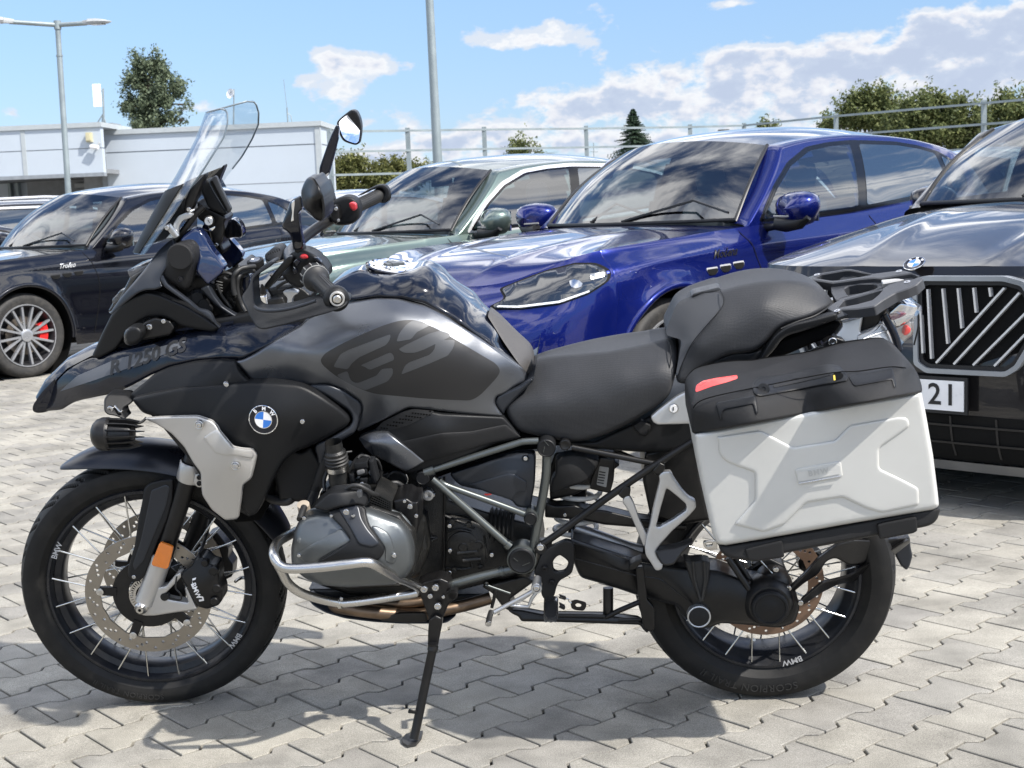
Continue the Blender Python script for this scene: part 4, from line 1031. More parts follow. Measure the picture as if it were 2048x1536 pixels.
for C in (gry, slv, wht, wag): oct_sheet(C, 'grille', [('y', .02, .32), ('y', .44, .32), ('y', .46, .60), ('y', .30, .68), ('y', .02, .70)], .004, M_UND, rc=1, g=4); oct_sheet(C, 'headlight', [('y', .62, .74), ('x', .30, .76), ('x', .45, .86), ('x', .30, .85)], .006, M_LAMP, rc=2, g=4)
# shark fin on the black car
mb = MB(); mb.add([(3.75, 0, 1.66), (3.9, -.02, 1.74), (3.95, 0, 1.745), (4.0, .0, 1.66), (3.9, .02, 1.74), (3.86, -.035, 1.64), (3.86, .035, 1.64)], [(0, 5, 1), (1, 5, 3, 2), (0, 4, 6), (4, 2, 3, 6), (0, 1, 2, 4)]); mb.build('roof_fin', P_BLK, black.root, 60)
# ------------------------------------------------------------------ hall, masts, fence, lamp posts
M_PANEL = mat('white_sandwich_panel', (.44, .49, .54), .55, var=.03, vscale=.4, grime=.06); M_PANEL2 = mat('light_coping', (.38, .41, .42), .5, var=.05); M_SEAM = mat('panel_seam', (.22, .24, .26), .6)
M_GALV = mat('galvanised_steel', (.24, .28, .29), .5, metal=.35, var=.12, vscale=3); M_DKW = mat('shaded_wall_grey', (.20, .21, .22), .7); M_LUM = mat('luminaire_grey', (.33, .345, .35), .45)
YB = 42.0
def wp(x, y, Y=YB): return WY(x, y, Y)
hall = empty('hall_building', WY(400, 400, YB)*1.0); hall.location.z = 0; tag(hall, 'low white panel clad hall with flat roof behind the parked cars', 'building')
H0 = hall.location.copy()
def hb(nm, x0, x1, y0, y1, z0, z1, m_, parent=hall):
    mb = MB(); mb.box(x0-H0.x, x1-H0.x, y0-H0.y, y1-H0.y, z0, z1); return mb.build(nm, m_, parent, None)
xr = wp(641, 300).x; xc = wp(203, 300).x; zt = wp(400, 262).z; zl = wp(400, 298).z
hb('wall_panel', xc, xr, YB, YB+2.4, 0, zl-.02, M_PANEL); hb('wall_panel', xc, xr, YB, YB+2.4, zl+.02, zt, M_PANEL); hb('panel_joint', xc+.02, xr-.02, YB+.02, YB+2.3, zl-.03, zl+.03, M_SEAM)
hb('roof_coping', xc-.1, xr+.08, YB-.08, YB+2.5, zt, zt+.16, M_PANEL2); hb('corner_trim', xr-.16, xr+.03, YB-.03, YB+.1, 0, zt-.01, M_PANEL2); hb('corner_trim', xc-.03, xc+.14, YB-.03, YB+.1, 0, zt-.01, M_SEAM)
for zz in (wp(400, 372).z,): hb('panel_joint', xc+.16, xr-.17, YB-.004, YB+.05, zz-.015, zz+.015, M_SEAM)
YF = 40.5; f0_, f1_ = WY(-420, 300, YF).x, WY(204, 300, YF).x; fz0 = WY(100, 349, YF).z; fz1 = WY(100, 258, YF).z; fzm = WY(100, 300, YF).z; xs_ = WY(48, 300, YF).x
for a, b in ((f0_, xs_-.05), (xs_+.05, f1_)):
    hb('canopy_fascia', a, b, YF, YF+.25, fz0, fzm-.015, M_PANEL); hb('canopy_fascia', a, b, YF, YF+.25, fzm+.015, fz1, M_PANEL)
hb('fascia_joint', f0_, f1_-.02, YF+.02, YF+.2, fzm-.03, fzm+.03, M_SEAM); hb('fascia_post_trim', xs_-.07, xs_+.07, YF-.02, YF+.2, fz0, fz1-.01, M_PANEL2)
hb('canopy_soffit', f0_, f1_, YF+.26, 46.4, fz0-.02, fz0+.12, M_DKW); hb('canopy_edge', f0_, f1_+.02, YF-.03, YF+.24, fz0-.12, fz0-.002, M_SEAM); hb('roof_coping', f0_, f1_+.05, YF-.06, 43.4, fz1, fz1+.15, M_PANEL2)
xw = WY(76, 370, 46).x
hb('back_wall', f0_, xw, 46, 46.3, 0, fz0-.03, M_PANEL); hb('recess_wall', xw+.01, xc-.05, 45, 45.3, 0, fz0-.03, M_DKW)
for px_ in (20, 35): xx = WY(px_, 370, 45.8).x; hb('canopy_downpipe', xx-.05, xx+.05, 45.7, 45.95, 0, fz0-.03, M_GALV)
xd = WY(150, 370, 44.9).x; xe = WY(190, 370, 44.9).x; zd = WY(150, 373, 44.9).z
hb('door_frame', xd, xe, 44.85, 44.98, zd-.05, zd+.1, M_LUM); hb('door_frame', xe-.12, xe, 44.85, 44.98, 0, zd-.06, M_LUM); hb('door_panel', xd, xe-.14, 44.9, 44.98, 0, zd-.07, M_DKW)
hb('exit_sticker', xd+.35, xd+.75, 44.86, 44.89, zd-.35, zd-.22, mat('dim_red_sign', (.25, .03, .03), .5))
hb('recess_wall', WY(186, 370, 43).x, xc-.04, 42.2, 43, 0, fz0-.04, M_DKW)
# fittings on the hall
mb = MB(); p = WY(179, 274, YF-.05); mb.box(-.09, .09, -.1, .05, -.16, .14); mb.box(-.07, .07, -.16, -.1, -.12, .10); o = mb.build('wall_lamp', mat('yellowed_plastic', (.5, .46, .30), .4), None, 30); o.location = p; tag(o, 'small cream wall lamp near the corner of the white hall', 'lamp')
cam_o = empty('security_camera', WY(190, 293, YF-.15)); tag(cam_o, 'white bullet camera mounted under the wall lamp', 'camera')
mb = MB(); mb.lathe((-.15, 0, 0), (1, -.1, -.15), [(0, .05), (.0, .07), (.26, .07), (.28, .05), (.28, 0)], 14); mb.build('camera_body', M_WHITE, cam_o, 40); mb = MB(); mb.tube([(.05, .0, 0), (.12, .05, .1), (.10, .14, .12)], .03, 8); mb.build('camera_arm', M_LUM, cam_o, 40)
an = empty('antenna_mast', WY(207, 250, 44)); tag(an, 'white panel antenna on a tripod mast on the hall roof', 'antenna'); A0 = an.location.copy()
def q_(x, y, Y=44): return WY(x, y, Y)-A0
mb = MB(); mb.tube([q_(208, 252), q_(206, 177)], .035, 8); mb.build('mast', M_GALV, an, 40)
mb = MB(); a_, b_ = q_(190, 214), q_(201, 168); mb.box(a_.x, b_.x, -.12, .0, a_.z, b_.z); mb.build('antenna_panel', M_WHITE, an, 30)
for e_ in ((192, 250), (213, 250), (203, 252)): mb = MB(); mb.tube([q_(206, 228), q_(*e_)], .022, 6); mb.build('mast_leg', M_GALV, an, 40)
for yy in (182, 200): mb = MB(); mb.tube([q_(201, yy), q_(208, yy)], .02, 6); mb.build('panel_bracket', M_GALV, an, 40)
an2 = empty('whip_antenna', WY(576, 249, 44)); tag(an2, 'thin whip antenna above the right end of the hall roof', 'antenna'); A0 = an2.location.copy()
mb = MB(); mb.tube([q_(576, 250), q_(574, 215)], .025, 6); mb.build('antenna_base', M_GALV, an2, 40); mb = MB(); mb.tube([q_(574, 218), q_(567, 158)], .010, 5); mb.build('whip', M_GALV, an2, 40)
mb = MB(); mb.tube([q_(574, 225), q_(582, 232), q_(585, 250)], .015, 6); mb.build('stay', M_GALV, an2, 40)
for (x0, x1, yt, nm_) in ((167, 224, 248, 'left end of the hall roof'), (562, 592, 246, 'foot of the whip antenna')):
    a_, b_ = WY(x0, 254, 43.5), WY(x1, yt, 43.5); mb = MB(); mb.box(0, b_.x-a_.x, 0, .8, 0, b_.z-a_.z); mb.box(-.03, b_.x-a_.x+.03, -.03, .83, b_.z-a_.z, b_.z-a_.z+.04); o = mb.build('roof_hatch', M_SEAM, None, 30); o.location = a_; tag(o, 'flat grey roof box at the '+nm_, 'roof box', 'boxes on the hall roof')
ds = empty('satellite_dish', WY(461, 200, 46)); tag(ds, 'round white dish on a short pole seen above the windscreen', 'dish'); A0 = ds.location.copy()
mb = MB(); mb.lathe(q_(461, 187, 46), (-.6, -1, .2), [(-.08, .0), (-.06, .1), (-.0, .17), (.02, .175), (.0, .16), (-.04, .08)], 20); mb.build('dish', M_WHITE, ds, 50); mb = MB(); mb.tube([q_(467, 260, 46), q_(468, 178, 46)], .025, 6); mb.build('pole', M_GALV, ds, 40)
# lamp posts
def lamp_post(base, top_z, lean, r0, r1, label, arms):
    o = empty('lamp_post', base); tag(o, label, 'lamp post', 'lamp posts of the lot')
    tp = Vector((lean[0], lean[1], top_z)); mb = MB(); mb.tube([Vector((0, 0, 0)), tp*.35, tp*.36, tp*.88, tp*.885, tp], [r0, r0*.86, r0*.82, r1*1.08, r1, r1], 16); mb.build('post', M_GALV, o, 50)
    mb = MB(); mb.tube([tp*.882-Vector((0, 0, .02)), tp*.882+Vector((0, 0, .02))], r1*1.25, 16); mb.build('post_collar', M_GALV, o, 50)
    mb = MB(); mb.tube([tp-Vector((0, 0, .10)), tp+Vector((0, 0, .10))], r1*1.35, 16); mb.build('post_cap', M_GALV, o, 50)
    for d, rise in arms:
        d = Vector(d); e1 = tp+d*.55+Vector((0, 0, rise*.55)); mb = MB(); mb.tube([tp, e1], .055, 10); mb.build('arm', M_GALV, o, 50)
        dn_ = (d+Vector((0, 0, rise))).normalized(); sd_ = dn_.cross(Vector((0, 0, 1))).normalized(); L_ = d.length*.47
        vs = []
        for t, w_, h_ in ((-.12, .055, .06), (.12, .075, .08), (.14, .14, .085), (.5, .16, .08), (.8, .12, .05), (1., .03, .015)):
            c = e1+dn_*L_*t; up = sd_.cross(dn_)
            vs += [c+sd_*w_+up*h_*.2, c+sd_*w_*.7+up*h_, c-sd_*w_*.7+up*h_, c-sd_*w_+up*h_*.2, c-sd_*w_*.8-up*h_*.5, c+sd_*w_*.8-up*h_*.5]
        mb = MB(); mb.add(vs, [(i*6+k, i*6+(k+1) % 6, (i+1)*6+(k+1) % 6, (i+1)*6+k) for i in range(5) for k in range(6)]+[tuple(range(6))[::-1], tuple(range(30, 36))]); ln = mb.build('lamp_head', M_LUM, o, 40)
        mb = MB(); c = e1+dn_*L_*.45-Vector((0, 0, .045)); mb.obox(c, dn_*L_*.25, sd_*.10, Vector((0, 0, .008))); mb.build('lamp_glass', M_LENS2, ln, 30)
    return o
pb_ = WY(141, 470, 29.0); tpz = WY(115, 50, 29.0); lamp_post((pb_.x, 29.0, 0), tpz.z, (tpz.x-pb_.x, 0), .085, .062, 'grey double armed lamp post in front of the hall canopy', [((1.36, -.25, 0), -.02), ((-1.75, -.9, 0), .10)])
pb_ = WY(882, 440, 20.0); tpz = WY(859, 0, 20.0); k_ = 8.6/tpz.z; lamp_post((pb_.x, 20.0, 0), 8.6, ((tpz.x-pb_.x)*k_, 0), .090, .055, 'tall grey lamp post cut by the top edge above the tank', [((1.4, .3, 0), .0), ((-1.4, -.3, 0), .0)])
# fence: posts and rails
fen = empty('rail_fence', WZ(1172, 256, 3.6)*1.0); fen.location.z = 0; tag(fen, 'tall galvanised post and rail fence along the edge of the lot', 'fence'); F0 = fen.location.copy()
Pp_ = [WZ(x, y, 3.6) for x, y in ((658, 262), (815, 260), (968, 258), (1172, 256), (1380, 253), (1488, 250), (1672, 231), (1968, 205), (2230, 182), (2500, 158))]
for p in Pp_:
    mb = MB(); mb.box(p.x-F0.x-.06, p.x-F0.x+.06, p.y-F0.y-.05, p.y-F0.y+.05, 0, 3.66); mb.build('fence_post', M_GALV, fen, 30)
for a, b in zip(Pp_, Pp_[1:]):
    for z_ in (3.58, 3.04, 2.42, 1.82, 1.22, .62):
        d = (b-a); d.z = 0; n_ = Vector((-d.y, d.x, 0)).normalized(); c = (a+b)/2-F0; c.z = z_; c -= n_*.05 if n_.y > 0 else -n_*.05
        mb = MB(); mb.obox(c, d/2, n_*.022, (0, 0, .028)); mb.build('fence_rail', M_GALV, fen, None)
# ------------------------------------------------------------------ trees: limbs and leaf clumps
def leaf_mat(name, dark, light):
    m, nt, b = newmat(name); ge = N(nt, 'ShaderNodeNewGeometry'); r = ramp(nt, ge.outputs['Random Per Island'], [(0, dark), (.55, tuple((a+c)/2 for a, c in zip(dark, light))), (1, light)])
    L(nt, r.outputs[0], b.inputs['Base Color']); b.inputs['Roughness'].default_value = .6; b.inputs['Specular IOR Level'].default_value = .25
    tr = N(nt, 'ShaderNodeBsdfTranslucent'); L(nt, r.outputs[0], tr.inputs['Color']); mx_ = N(nt, 'ShaderNodeMixShader'); mx_.inputs[0].default_value = .3; L(nt, b.outputs[0], mx_.inputs[1]); L(nt, tr.outputs[0], mx_.inputs[2]); out = nt.nodes['Material Output']; L(nt, mx_.outputs[0], out.inputs['Surface'])
    return m
M_LA = leaf_mat('poplar_leaves', (.06, .085, .05), (.20, .24, .15)); M_LB = leaf_mat('ash_leaves', (.055, .08, .028), (.21, .23, .09)); M_LC = leaf_mat('hedge_leaves', (.07, .085, .025), (.22, .22, .08)); M_LD = leaf_mat('spruce_needles', (.022, .042, .028), (.055, .085, .05)); M_BARK = mat('bark', (.09, .07, .05), .9, bump=.6, bscale=8)
def tree(name, label, group, blobs, Y, n, size, m_, seed, trunk=None, cat='tree', depth=.8, twigs=True, flat=.5):
    """blobs: (x, y, rx, ry) in photograph pixels giving the uneven crown; built as a volume at distance Y"""
    R = random.Random(seed); px2m = (Y+3.3)/FPX; b3 = []
    for (x, y, rx, ry) in blobs: c = WY(x, y, Y); b3.append((c, rx*px2m, ry*px2m))
    ar = [a[1]*a[2] for a in b3]; base = WY(trunk[0] if trunk else blobs[0][0], 450, Y); base.z = 0
    o = empty(name, base); tag(o, label, cat, group)
    V = []; F = []
    sprays = []
    for i in range(max(8, n//30)):
        c, rx, ry = R.choices(b3, ar)[0]
        q = Vector((R.gauss(0, 1), R.gauss(0, 1), R.gauss(0, 1))).normalized()*R.uniform(.35, 1.08)
        sprays.append((c+Vector((q.x*rx, q.y*rx*depth, q.z*ry)), (q+Vector((0, 0, .5))).normalized(), R.uniform(.5, 1.3)))
    for i in range(n):
        c_, d_, l_ = R.choice(sprays)
        c, rx, ry = R.choices(b3, ar)[0]
        while True:
            q = Vector((R.uniform(-1, 1), R.uniform(-1, 1), R.uniform(-1, 1)))
            if .25 < q.length < 1: break
        if R.random() < .55: q = q.normalized()*R.uniform(.75, 1.12)
        p = c_+d_*R.gauss(0, .62*l_*max(.25, min(size*5, .5)))*1.0+q*size*2.2*l_-base
        # a clump: several small leaves round one point
        for k in range(4):
            pp = p+Vector((R.gauss(0, 1), R.gauss(0, 1), R.gauss(0, 1)))*size*.9
            nrm = Vector((R.gauss(0, 1), R.gauss(0, 1), R.gauss(.6, 1))).normalized(); u = nrm.orthogonal().normalized(); a = R.uniform(0, 6.28); u = Matrix.Rotation(a, 3, nrm) @ u; v = nrm.cross(u); s_ = size*R.uniform(.6, 1.2)
            b = len(V); V += [pp-u*s_, pp+v*s_*flat, pp+u*s_, pp-v*s_*flat]; F += [(b, b+1, b+2, b+3)]
    mb = MB(); mb.add(V, F); mb.build('crown', m_, o, None)
    if trunk:
        top = WY(trunk[0], trunk[1], Y)-base; mb = MB(); r0 = trunk[2]
        mb.tube([Vector((0, 0, -.1)), top*.3+Vector((.05, 0, 0)), top*.65, top], [r0, r0*.75, r0*.5, r0*.12], 10)
        for c, rx, ry in b3:
            e = c-base; h = top*min(.9, max(.25, (e.z-ry*1.2)/max(top.z, .1))); mb.tube([h, h.lerp(e, .5)+Vector((0, 0, .1)), e], [r0*.35, r0*.22, r0*.06], 6)
            if twigs:
                for k in range(5):
                    q = Vector((R.uniform(-1, 1)*rx, R.uniform(-1, 1)*rx*depth, R.uniform(-.3, 1)*ry)); mb.tube([h.lerp(e, .7), e+q*.95], [r0*.10, r0*.02], 5)
        mb.build('trunk', M_BARK, o, 60)
    return o
tree('broadleaf_tree', 'tall ragged dark green tree rising behind the white hall', 'trees behind the lot', [(283, 122, 14, 26), (300, 118, 10, 20), (312, 140, 14, 28), (328, 150, 14, 24), (276, 152, 20, 24), (258, 168, 16, 14), (300, 175, 34, 30), (345, 172, 20, 16), (358, 180, 14, 10), (330, 195, 30, 20), (262, 200, 16, 14), (250, 212, 12, 10), (290, 215, 32, 26), (268, 238, 22, 16), (325, 228, 32, 24), (352, 236, 18, 14), (372, 240, 10, 8), (378, 208, 7, 5), (300, 262, 50, 22)], 60, 4300, .085, M_LA, 11, trunk=(300, 140, .22))
tree('broadleaf_tree', 'wispy leafy tree behind the fence above the blue car roof', 'trees behind the lot', [(1690, 232, 20, 18), (1705, 205, 12, 18), (1722, 200, 12, 18), (1745, 215, 22, 24), (1762, 196, 12, 14), (1775, 212, 16, 18), (1665, 248, 16, 10), (1720, 240, 44, 18), (1770, 250, 40, 20), (1655, 240, 8, 6)], 56, 3600, .085, M_LB, 12, trunk=(1730, 210, .16))
tree('broadleaf_tree', 'dense rounded dark tree behind the fence at the right', 'trees behind the lot', [(1830, 225, 36, 26), (1868, 212, 34, 20), (1900, 225, 40, 26), (1935, 245, 36, 26), (1850, 262, 60, 30), (1920, 275, 50, 26), (1960, 270, 34, 30), (1800, 270, 40, 24)], 54, 6200, .09, M_LB, 13, trunk=(1880, 225, .2))
tree('broadleaf_tree', 'olive green tree cut by the right edge of the photo', 'trees behind the lot', [(2020, 215, 26, 18), (2045, 235, 40, 34), (2000, 250, 30, 26), (2060, 270, 60, 34), (2090, 220, 40, 30)], 52, 3800, .09, M_LB, 14, trunk=(2040, 215, .2))
for k, bl_ in enumerate(([(680, 350, 26, 34), (700, 338, 20, 24), (720, 332, 16, 18), (705, 368, 50, 24), (745, 356, 30, 22)], [(775, 345, 26, 20), (800, 334, 26, 18), (828, 342, 18, 14), (790, 368, 50, 24), (842, 352, 14, 16)])):
    tree('shrub', ['yellow green bushes behind the fence beside the far mirror', 'lower bushes behind the fence left of the tall lamp post'][k], 'bushes behind the fence', bl_, 47, 2600, .07, M_LC, 20+k, trunk=(705 if k == 0 else 800, 350, .05), cat='bush', twigs=False)
tree('broadleaf_tree', 'small thin tree with flat top seen between fence rails', 'trees behind the lot', [(1030, 290, 13, 7), (1045, 296, 16, 8), (1022, 300, 14, 7), (1050, 306, 30, 8), (1080, 304, 8, 5), (1110, 306, 14, 4), (1004, 296, 6, 5)], 62, 620, .075, M_LB, 31, trunk=(1040, 285, .07))
tree('broadleaf_tree', 'sprig of foliage showing above the blue car roof', 'trees behind the lot', [(1530, 254, 14, 5), (1548, 256, 12, 5), (1516, 257, 6, 3)], 60, 260, .07, M_LB, 32, trunk=(1535, 255, .06))
# spruce: whorls of drooping branches
sp = empty('spruce_tree', WY(1272, 450, 66)); sp.location.z = 0; tag(sp, 'dark conical spruce standing beyond the fence', 'tree', 'trees behind the lot'); S0 = sp.location.copy(); tz = WY(1272, 222, 66).z; R = random.Random(5); V = []; F = []
zb0 = WY(1272, 318, 66).z
for i in range(30):
    t = (i/29)**.9; z = tz-(tz-zb0)*t; rad = .06+1.40*t
    for k in range(11):
        a = R.uniform(0, 6.28); r1 = rad*R.uniform(.7, 1.12)
        for j in range(9):
            f = j/8; pp = Vector((math.cos(a)*r1*f, math.sin(a)*r1*f, z-.30*f*f*rad*.8+.10*f**3)); 
            for s__ in (-1, 1):
                d = Vector((math.cos(a+s__*.9), math.sin(a+s__*.9), -.35+R.uniform(-.2, .2)))*.13*(1.1-f*.5); w_ = Vector((0, 0, .035)); b = len(V); V += [pp-w_, pp+d-w_*.3, pp+d*1.05+w_*.3, pp+w_]; F.append((b, b+1, b+2, b+3))
mb = MB(); mb.add(V, F); mb.build('crown', M_LD, sp, None); mb = MB(); mb.tube([(0, 0, -.1), (0, 0, tz*.5), (0, 0, tz-.02)], [.14, .09, .012], 8); mb.build('trunk', M_BARK, sp, 60)
# small distant things on the skyline
mb = MB(); p = WY(1447, 262, 60); mb.box(-.18, .18, -.15, .15, -3, .0); mb.box(-.24, .24, -.2, .2, .0, .06); o = mb.build('chimney', mat('dark_chimney', (.04, .04, .04), .8), None, None); o.location = p+Vector((0, 0, .0)); tag(o, 'small dark chimney showing over the blue car roof', 'chimney')
p = WY(1188, 320, 58); mb = MB(); mb.tube([(0, 0, -3), (0, 0, .75)], .022, 6); mb.tube([(-.16, 0, .38), (.2, 0, .34)], .014, 5); mb.tube([(-.1, 0, .55), (.12, 0, .52)], .012, 5); o = mb.build('roof_aerial', M_GALV, None, None); o.location = p; tag(o, 'small roof aerial between the fence rails', 'aerial')
p = WY(858, 330, 58); mb = MB(); mb.tube([(0, 0, -3), (0, 0, .32)], .025, 6); mb.tube([(-.45, 0, .0), (.3, 0, .08)], .02, 5); mb.tube([(-.4, 0, -.2), (-.1, 0, -.15)], .02, 5); o = mb.build('aerial_mast', M_GALV, None, None); o.location = p; tag(o, 'low aerial mast beside the tall lamp post', 'aerial')
# ------------------------------------------------------------------ wheels
M_GROOVE = mat('tread_groove_shade', (.004, .004, .004), .9, spec=.1)
def wheel(name, label, R, tw, rimr, rimw, cen, steer, tilt, sc, nsp, disc, R_disc, tread_seed):
    """tyre > on the hub; R outer radius, tw half tyre width, rimr flange radius, rimw half rim width"""
    o = MB()
    hubw = .055 if nsp else .07
    o.lathe((0, 0, 0), (0, 1, 0), [(-hubw, .012), (-hubw, .045), (-hubw+.006, .052), (-.02, .034), (.02, .034), (hubw-.006, .052), (hubw, .045), (hubw, .012)], 36)
    root = o.build(name, M_BLKM, bike, 40); root['label'] = label
    k = Vector((math.sin(math.radians(25.7)), 0, math.cos(math.radians(25.7))))
    Rm = Matrix.Rotation(steer, 4, k) if steer else Matrix.Identity(4)
    root.matrix_local = Matrix.Translation(cen) @ Matrix.Rotation(tilt, 4, 'X') @ Rm @ Matrix.Scale(sc, 4)
    # tyre: section with shoulder and carved tread grooves
    n = 288; prof = []
    h = R-rimr
    sec = [(-rimw*.92, rimr-.012), (-rimw*1.0, rimr+.002), (-tw*.93, rimr+h*.22), (-tw*1.0, rimr+h*.45), (-tw*.985, rimr+h*.62), (-tw*.90, rimr+h*.77)]
    cr = []
    for a in np.linspace(-1, 1, 25):
        cr.append((tw*.86*a, R-h*.205*abs(a)**2.1))
    sec = sec+cr+[(-a, b) for a, b in sec[::-1]]
    m = len(sec); vs = []
    for i in range(n):
        an = 2*PI*i/n
        for j, (y, r_) in enumerate(sec):
            rr = r_
            if 6 <= j < m-6:
                u = y/(tw*.86); sd = 1 if u > 0 else -1
                ph = (i/n*26 + (0 if sd > 0 else .5) + abs(u)*1.15) % 1.0
                if .12 < abs(u) < .99 and ph < .15: rr -= .0060
                ph2 = (i/n*26 + (.5 if sd > 0 else 0) + abs(u)*.7+.2) % 1.0
                if .45 < abs(u) < .85 and ph2 < .12: rr -= .0045
            vs.append((rr*math.cos(an), y, rr*math.sin(an)))
    fs = [(i*m+j, ((i+1) % n)*m+j, ((i+1) % n)*m+j+1, i*m+j+1) for i in range(n) for j in range(m-1)]
    mb = MB(); mb.add(vs, fs)
    def low(k): i, j = divmod(k, m); return 6 <= j < m-6 and math.hypot(vs[k][0], vs[k][2]) < sec[j][1]-.003
    mb.mi = [1 if sum(low(k) for k in f) >= 3 else 0 for f in fs]; ty = mb.build('tyre', [M_RUB, M_GROOVE], root, 24)
    # rim
    mb = MB(); w_ = rimw
    mb.lathe((0, 0, 0), (0, 1, 0), [(-w_, rimr+.001), (-w_-.004, rimr-.002), (-w_-.004, rimr-.008), (-w_+.004, rimr-.014), (-w_+.012, rimr-.016), (-w_*.62, rimr-.030), (-w_*.45, rimr-.034), (w_*.45, rimr-.034), (w_*.62, rimr-.030), (w_-.012, rimr-.016), (w_-.004, rimr-.014), (w_+.004, rimr-.008), (w_+.004, rimr-.002), (w_, rimr+.001), (w_-.012, rimr-.006), (-w_+.012, rimr-.006), (-w_, rimr+.001)], 120)
    mb.build('rim', M_RIM, root, 40)
    # thin silver pinstripe on the rim well
    mb = MB(); y0 = -w_+.020
    mb.lathe((0, 0, 0), (0, 1, 0), [(y0-.003, rimr-.0205), (y0+.003, rimr-.0225), (y0+.003, rimr-.0235), (y0-.003, rimr-.0215)], 90, a0=.45 if disc == 1 else .2, a1=2.0); mb.build('rim_stripe', M_ALU, root, 40)
    # spokes, crossing from the hub flanges out to the rim edges
    sp = MB(); sp.tube([(0, 0, 0), (0, 0, 1)], .0021, 6); me = None
    for i in range(nsp):
        side = -1 if i % 2 else 1; a = 2*PI*i/nsp; grp = (i//2) % 2
        da = .30 if grp else -.30
        ah = a+da*1.9
        p0 = Vector((.047*math.cos(ah), side*(hubw-.004), .047*math.sin(ah)))
        p1 = Vector(((rimr-.010)*math.cos(a), side*(rimw-.004), (rimr-.010)*math.sin(a)))
        if me is None:
            s_ = sp.build('spoke', M_SPOKE, root, 60); me = s_.data; ob = s_
        else:
            ob = bpy.data.objects.new('spoke', me); COL.objects.link(ob); ob.parent = root
        d = p1-p0; q = d.to_track_quat('Z', 'Y')
        ob.matrix_local = Matrix.Translation(p0) @ q.to_matrix().to_4x4() @ Matrix.Diagonal((1, 1, d.length, 1))
    # discs with drilled holes
    def bdisc(y, R0, m_, nm='brake_disc', wid=.034):
        rin = R0-wid; nh = 20; mb = MB(); th = .0025
        # build a drilled ring as sectors around holes (two rows)
        hs = []
        for i in range(nh*2):
            a = 2*PI*i/(nh*2); row = i % 2
            hs.append((a, rin+wid*(.30 if row else .70)))
            if i % 4 == 0: hs.append((a+PI/(nh*2), rin+wid*.5))
        K = 160; outer = [Vector((R0*math.cos(2*PI*i/K), R0*math.sin(2*PI*i/K))) for i in range(K)]
        inner = [Vector(((rin+.003*math.cos(8*2*PI*i/K))*math.cos(2*PI*i/K), (rin+.003*math.cos(8*2*PI*i/K))*math.sin(2*PI*i/K))) for i in range(K)]
        holes = [[Vector((r_*math.cos(a)+.0038*math.cos(2*PI*q/8), r_*math.sin(a)+.0038*math.sin(2*PI*q/8))) for q in range(8)] for a, r_ in hs]
        pts = []; ed = []
        for lp in [outer, inner]+holes:
            k_ = len(pts); pts += lp; ed += [(k_+i, k_+(i+1) % len(lp)) for i in range(len(lp))]
        res = geometry.delaunay_2d_cdt(pts, ed, [], 0, 1e-6)
        V = res[0]; T = []
        for f in res[2]:
            c = sum((V[i] for i in f), Vector((0, 0)))/3; rr = c.length
            if rr > R0 or rr < rin-.0032: continue
            if any((c-Vector((r_*math.cos(a), r_*math.sin(a)))).length < .0036 for a, r_ in hs): continue
            if rr < rin+.003 and not inpoly([(p.x, p.y) for p in outer], np.array(c.x), np.array(c.y)): continue
            T.append(tuple(f))
        nv_ = len(V); vs = [(v.x, y-th, v.y) for v in V]+[(v.x, y+th, v.y) for v in V]; cnt = {}
        for f in T:
            for i in range(3):
                e_ = (f[i], f[(i+1) % 3]); cnt[tuple(sorted(e_))] = cnt.get(tuple(sorted(e_)), 0)+1
        fs = [f for f in T]+[tuple(nv_+i for i in reversed(f)) for f in T]
        for f in T:
            for i in range(3):
                a, b = f[i], f[(i+1) % 3]
                if cnt[tuple(sorted((a, b)))] == 1: fs.append((a, b, b+nv_, a+nv_))
        mb.add(vs, fs); d_ = mb.build(nm, m_, root, 30)
        return d_
    if disc == 2:
        for y, nm in ((-.083, 'brake_disc'), (.083, 'brake_disc')):
            bdisc(y, R_disc, M_DISC, nm)
            mb = MB(); mb.lathe((0, y*.93, 0), (0, 1, 0), [(-.003, .05), (-.003, .088), (.003, .088), (.003, .05)], 48)
            for i in range(5):
                a = 2*PI*i/5+.5
                mb.obox(((.098*math.cos(a)), y*.95, .098*math.sin(a)), Vector((math.cos(a), 0, math.sin(a)))*.02, Vector((0, .004, 0)), Vector((-math.sin(a), 0, math.cos(a)))*.011)
            mb.build('disc_carrier', M_BLKM, root, 30)
            for i in range(5):
                a = 2*PI*i/5+.5; b_ = MB(); b_.lathe((.116*math.cos(a), y-.004, .116*math.sin(a)), (0, -1, 0), [(-.006, .009), (.002, .009), (.003, .006), (.0035, .003), (.0035, 0)], 14); b_.build('disc_bobbin', M_SCREW, root, 30)
        mb = MB(); y = -.090     # toothed sensor ring
        mb.lathe((0, y, 0), (0, 1, 0), [(-.001, .030), (-.001, .036), (.001, .036), (.001, .030)], 40)
        for i in range(40):
            a = 2*PI*i/40; mb.obox((.0395*math.cos(a), y, .0395*math.sin(a)), Vector((math.cos(a), 0, math.sin(a)))*.0045, Vector((0, .001, 0)), Vector((-math.sin(a), 0, math.cos(a)))*.0016)
        mb.lathe((0, y, 0), (0, 1, 0), [(-.001, .043), (-.001, .046), (.001, .046), (.001, .043)], 40)
        mb.build('sensor_ring', M_STEEL, root, 30)
    else:
        bdisc(-.062, R_disc, M_DISCR)
    # writing on the rim flange and on the tyre wall
    def arc_text(nm, txt, size, rad, y, a_mid, m_, flip=1, **kw):
        def fn(x, z_, q): 
            a = a_mid-x/rad; r_ = rad+z_
            return Vector((r_*math.cos(a), y-q, r_*math.sin(a)))
        return place_text(nm, txt, size, fn, m_, root, **kw)
    return root, arc_text
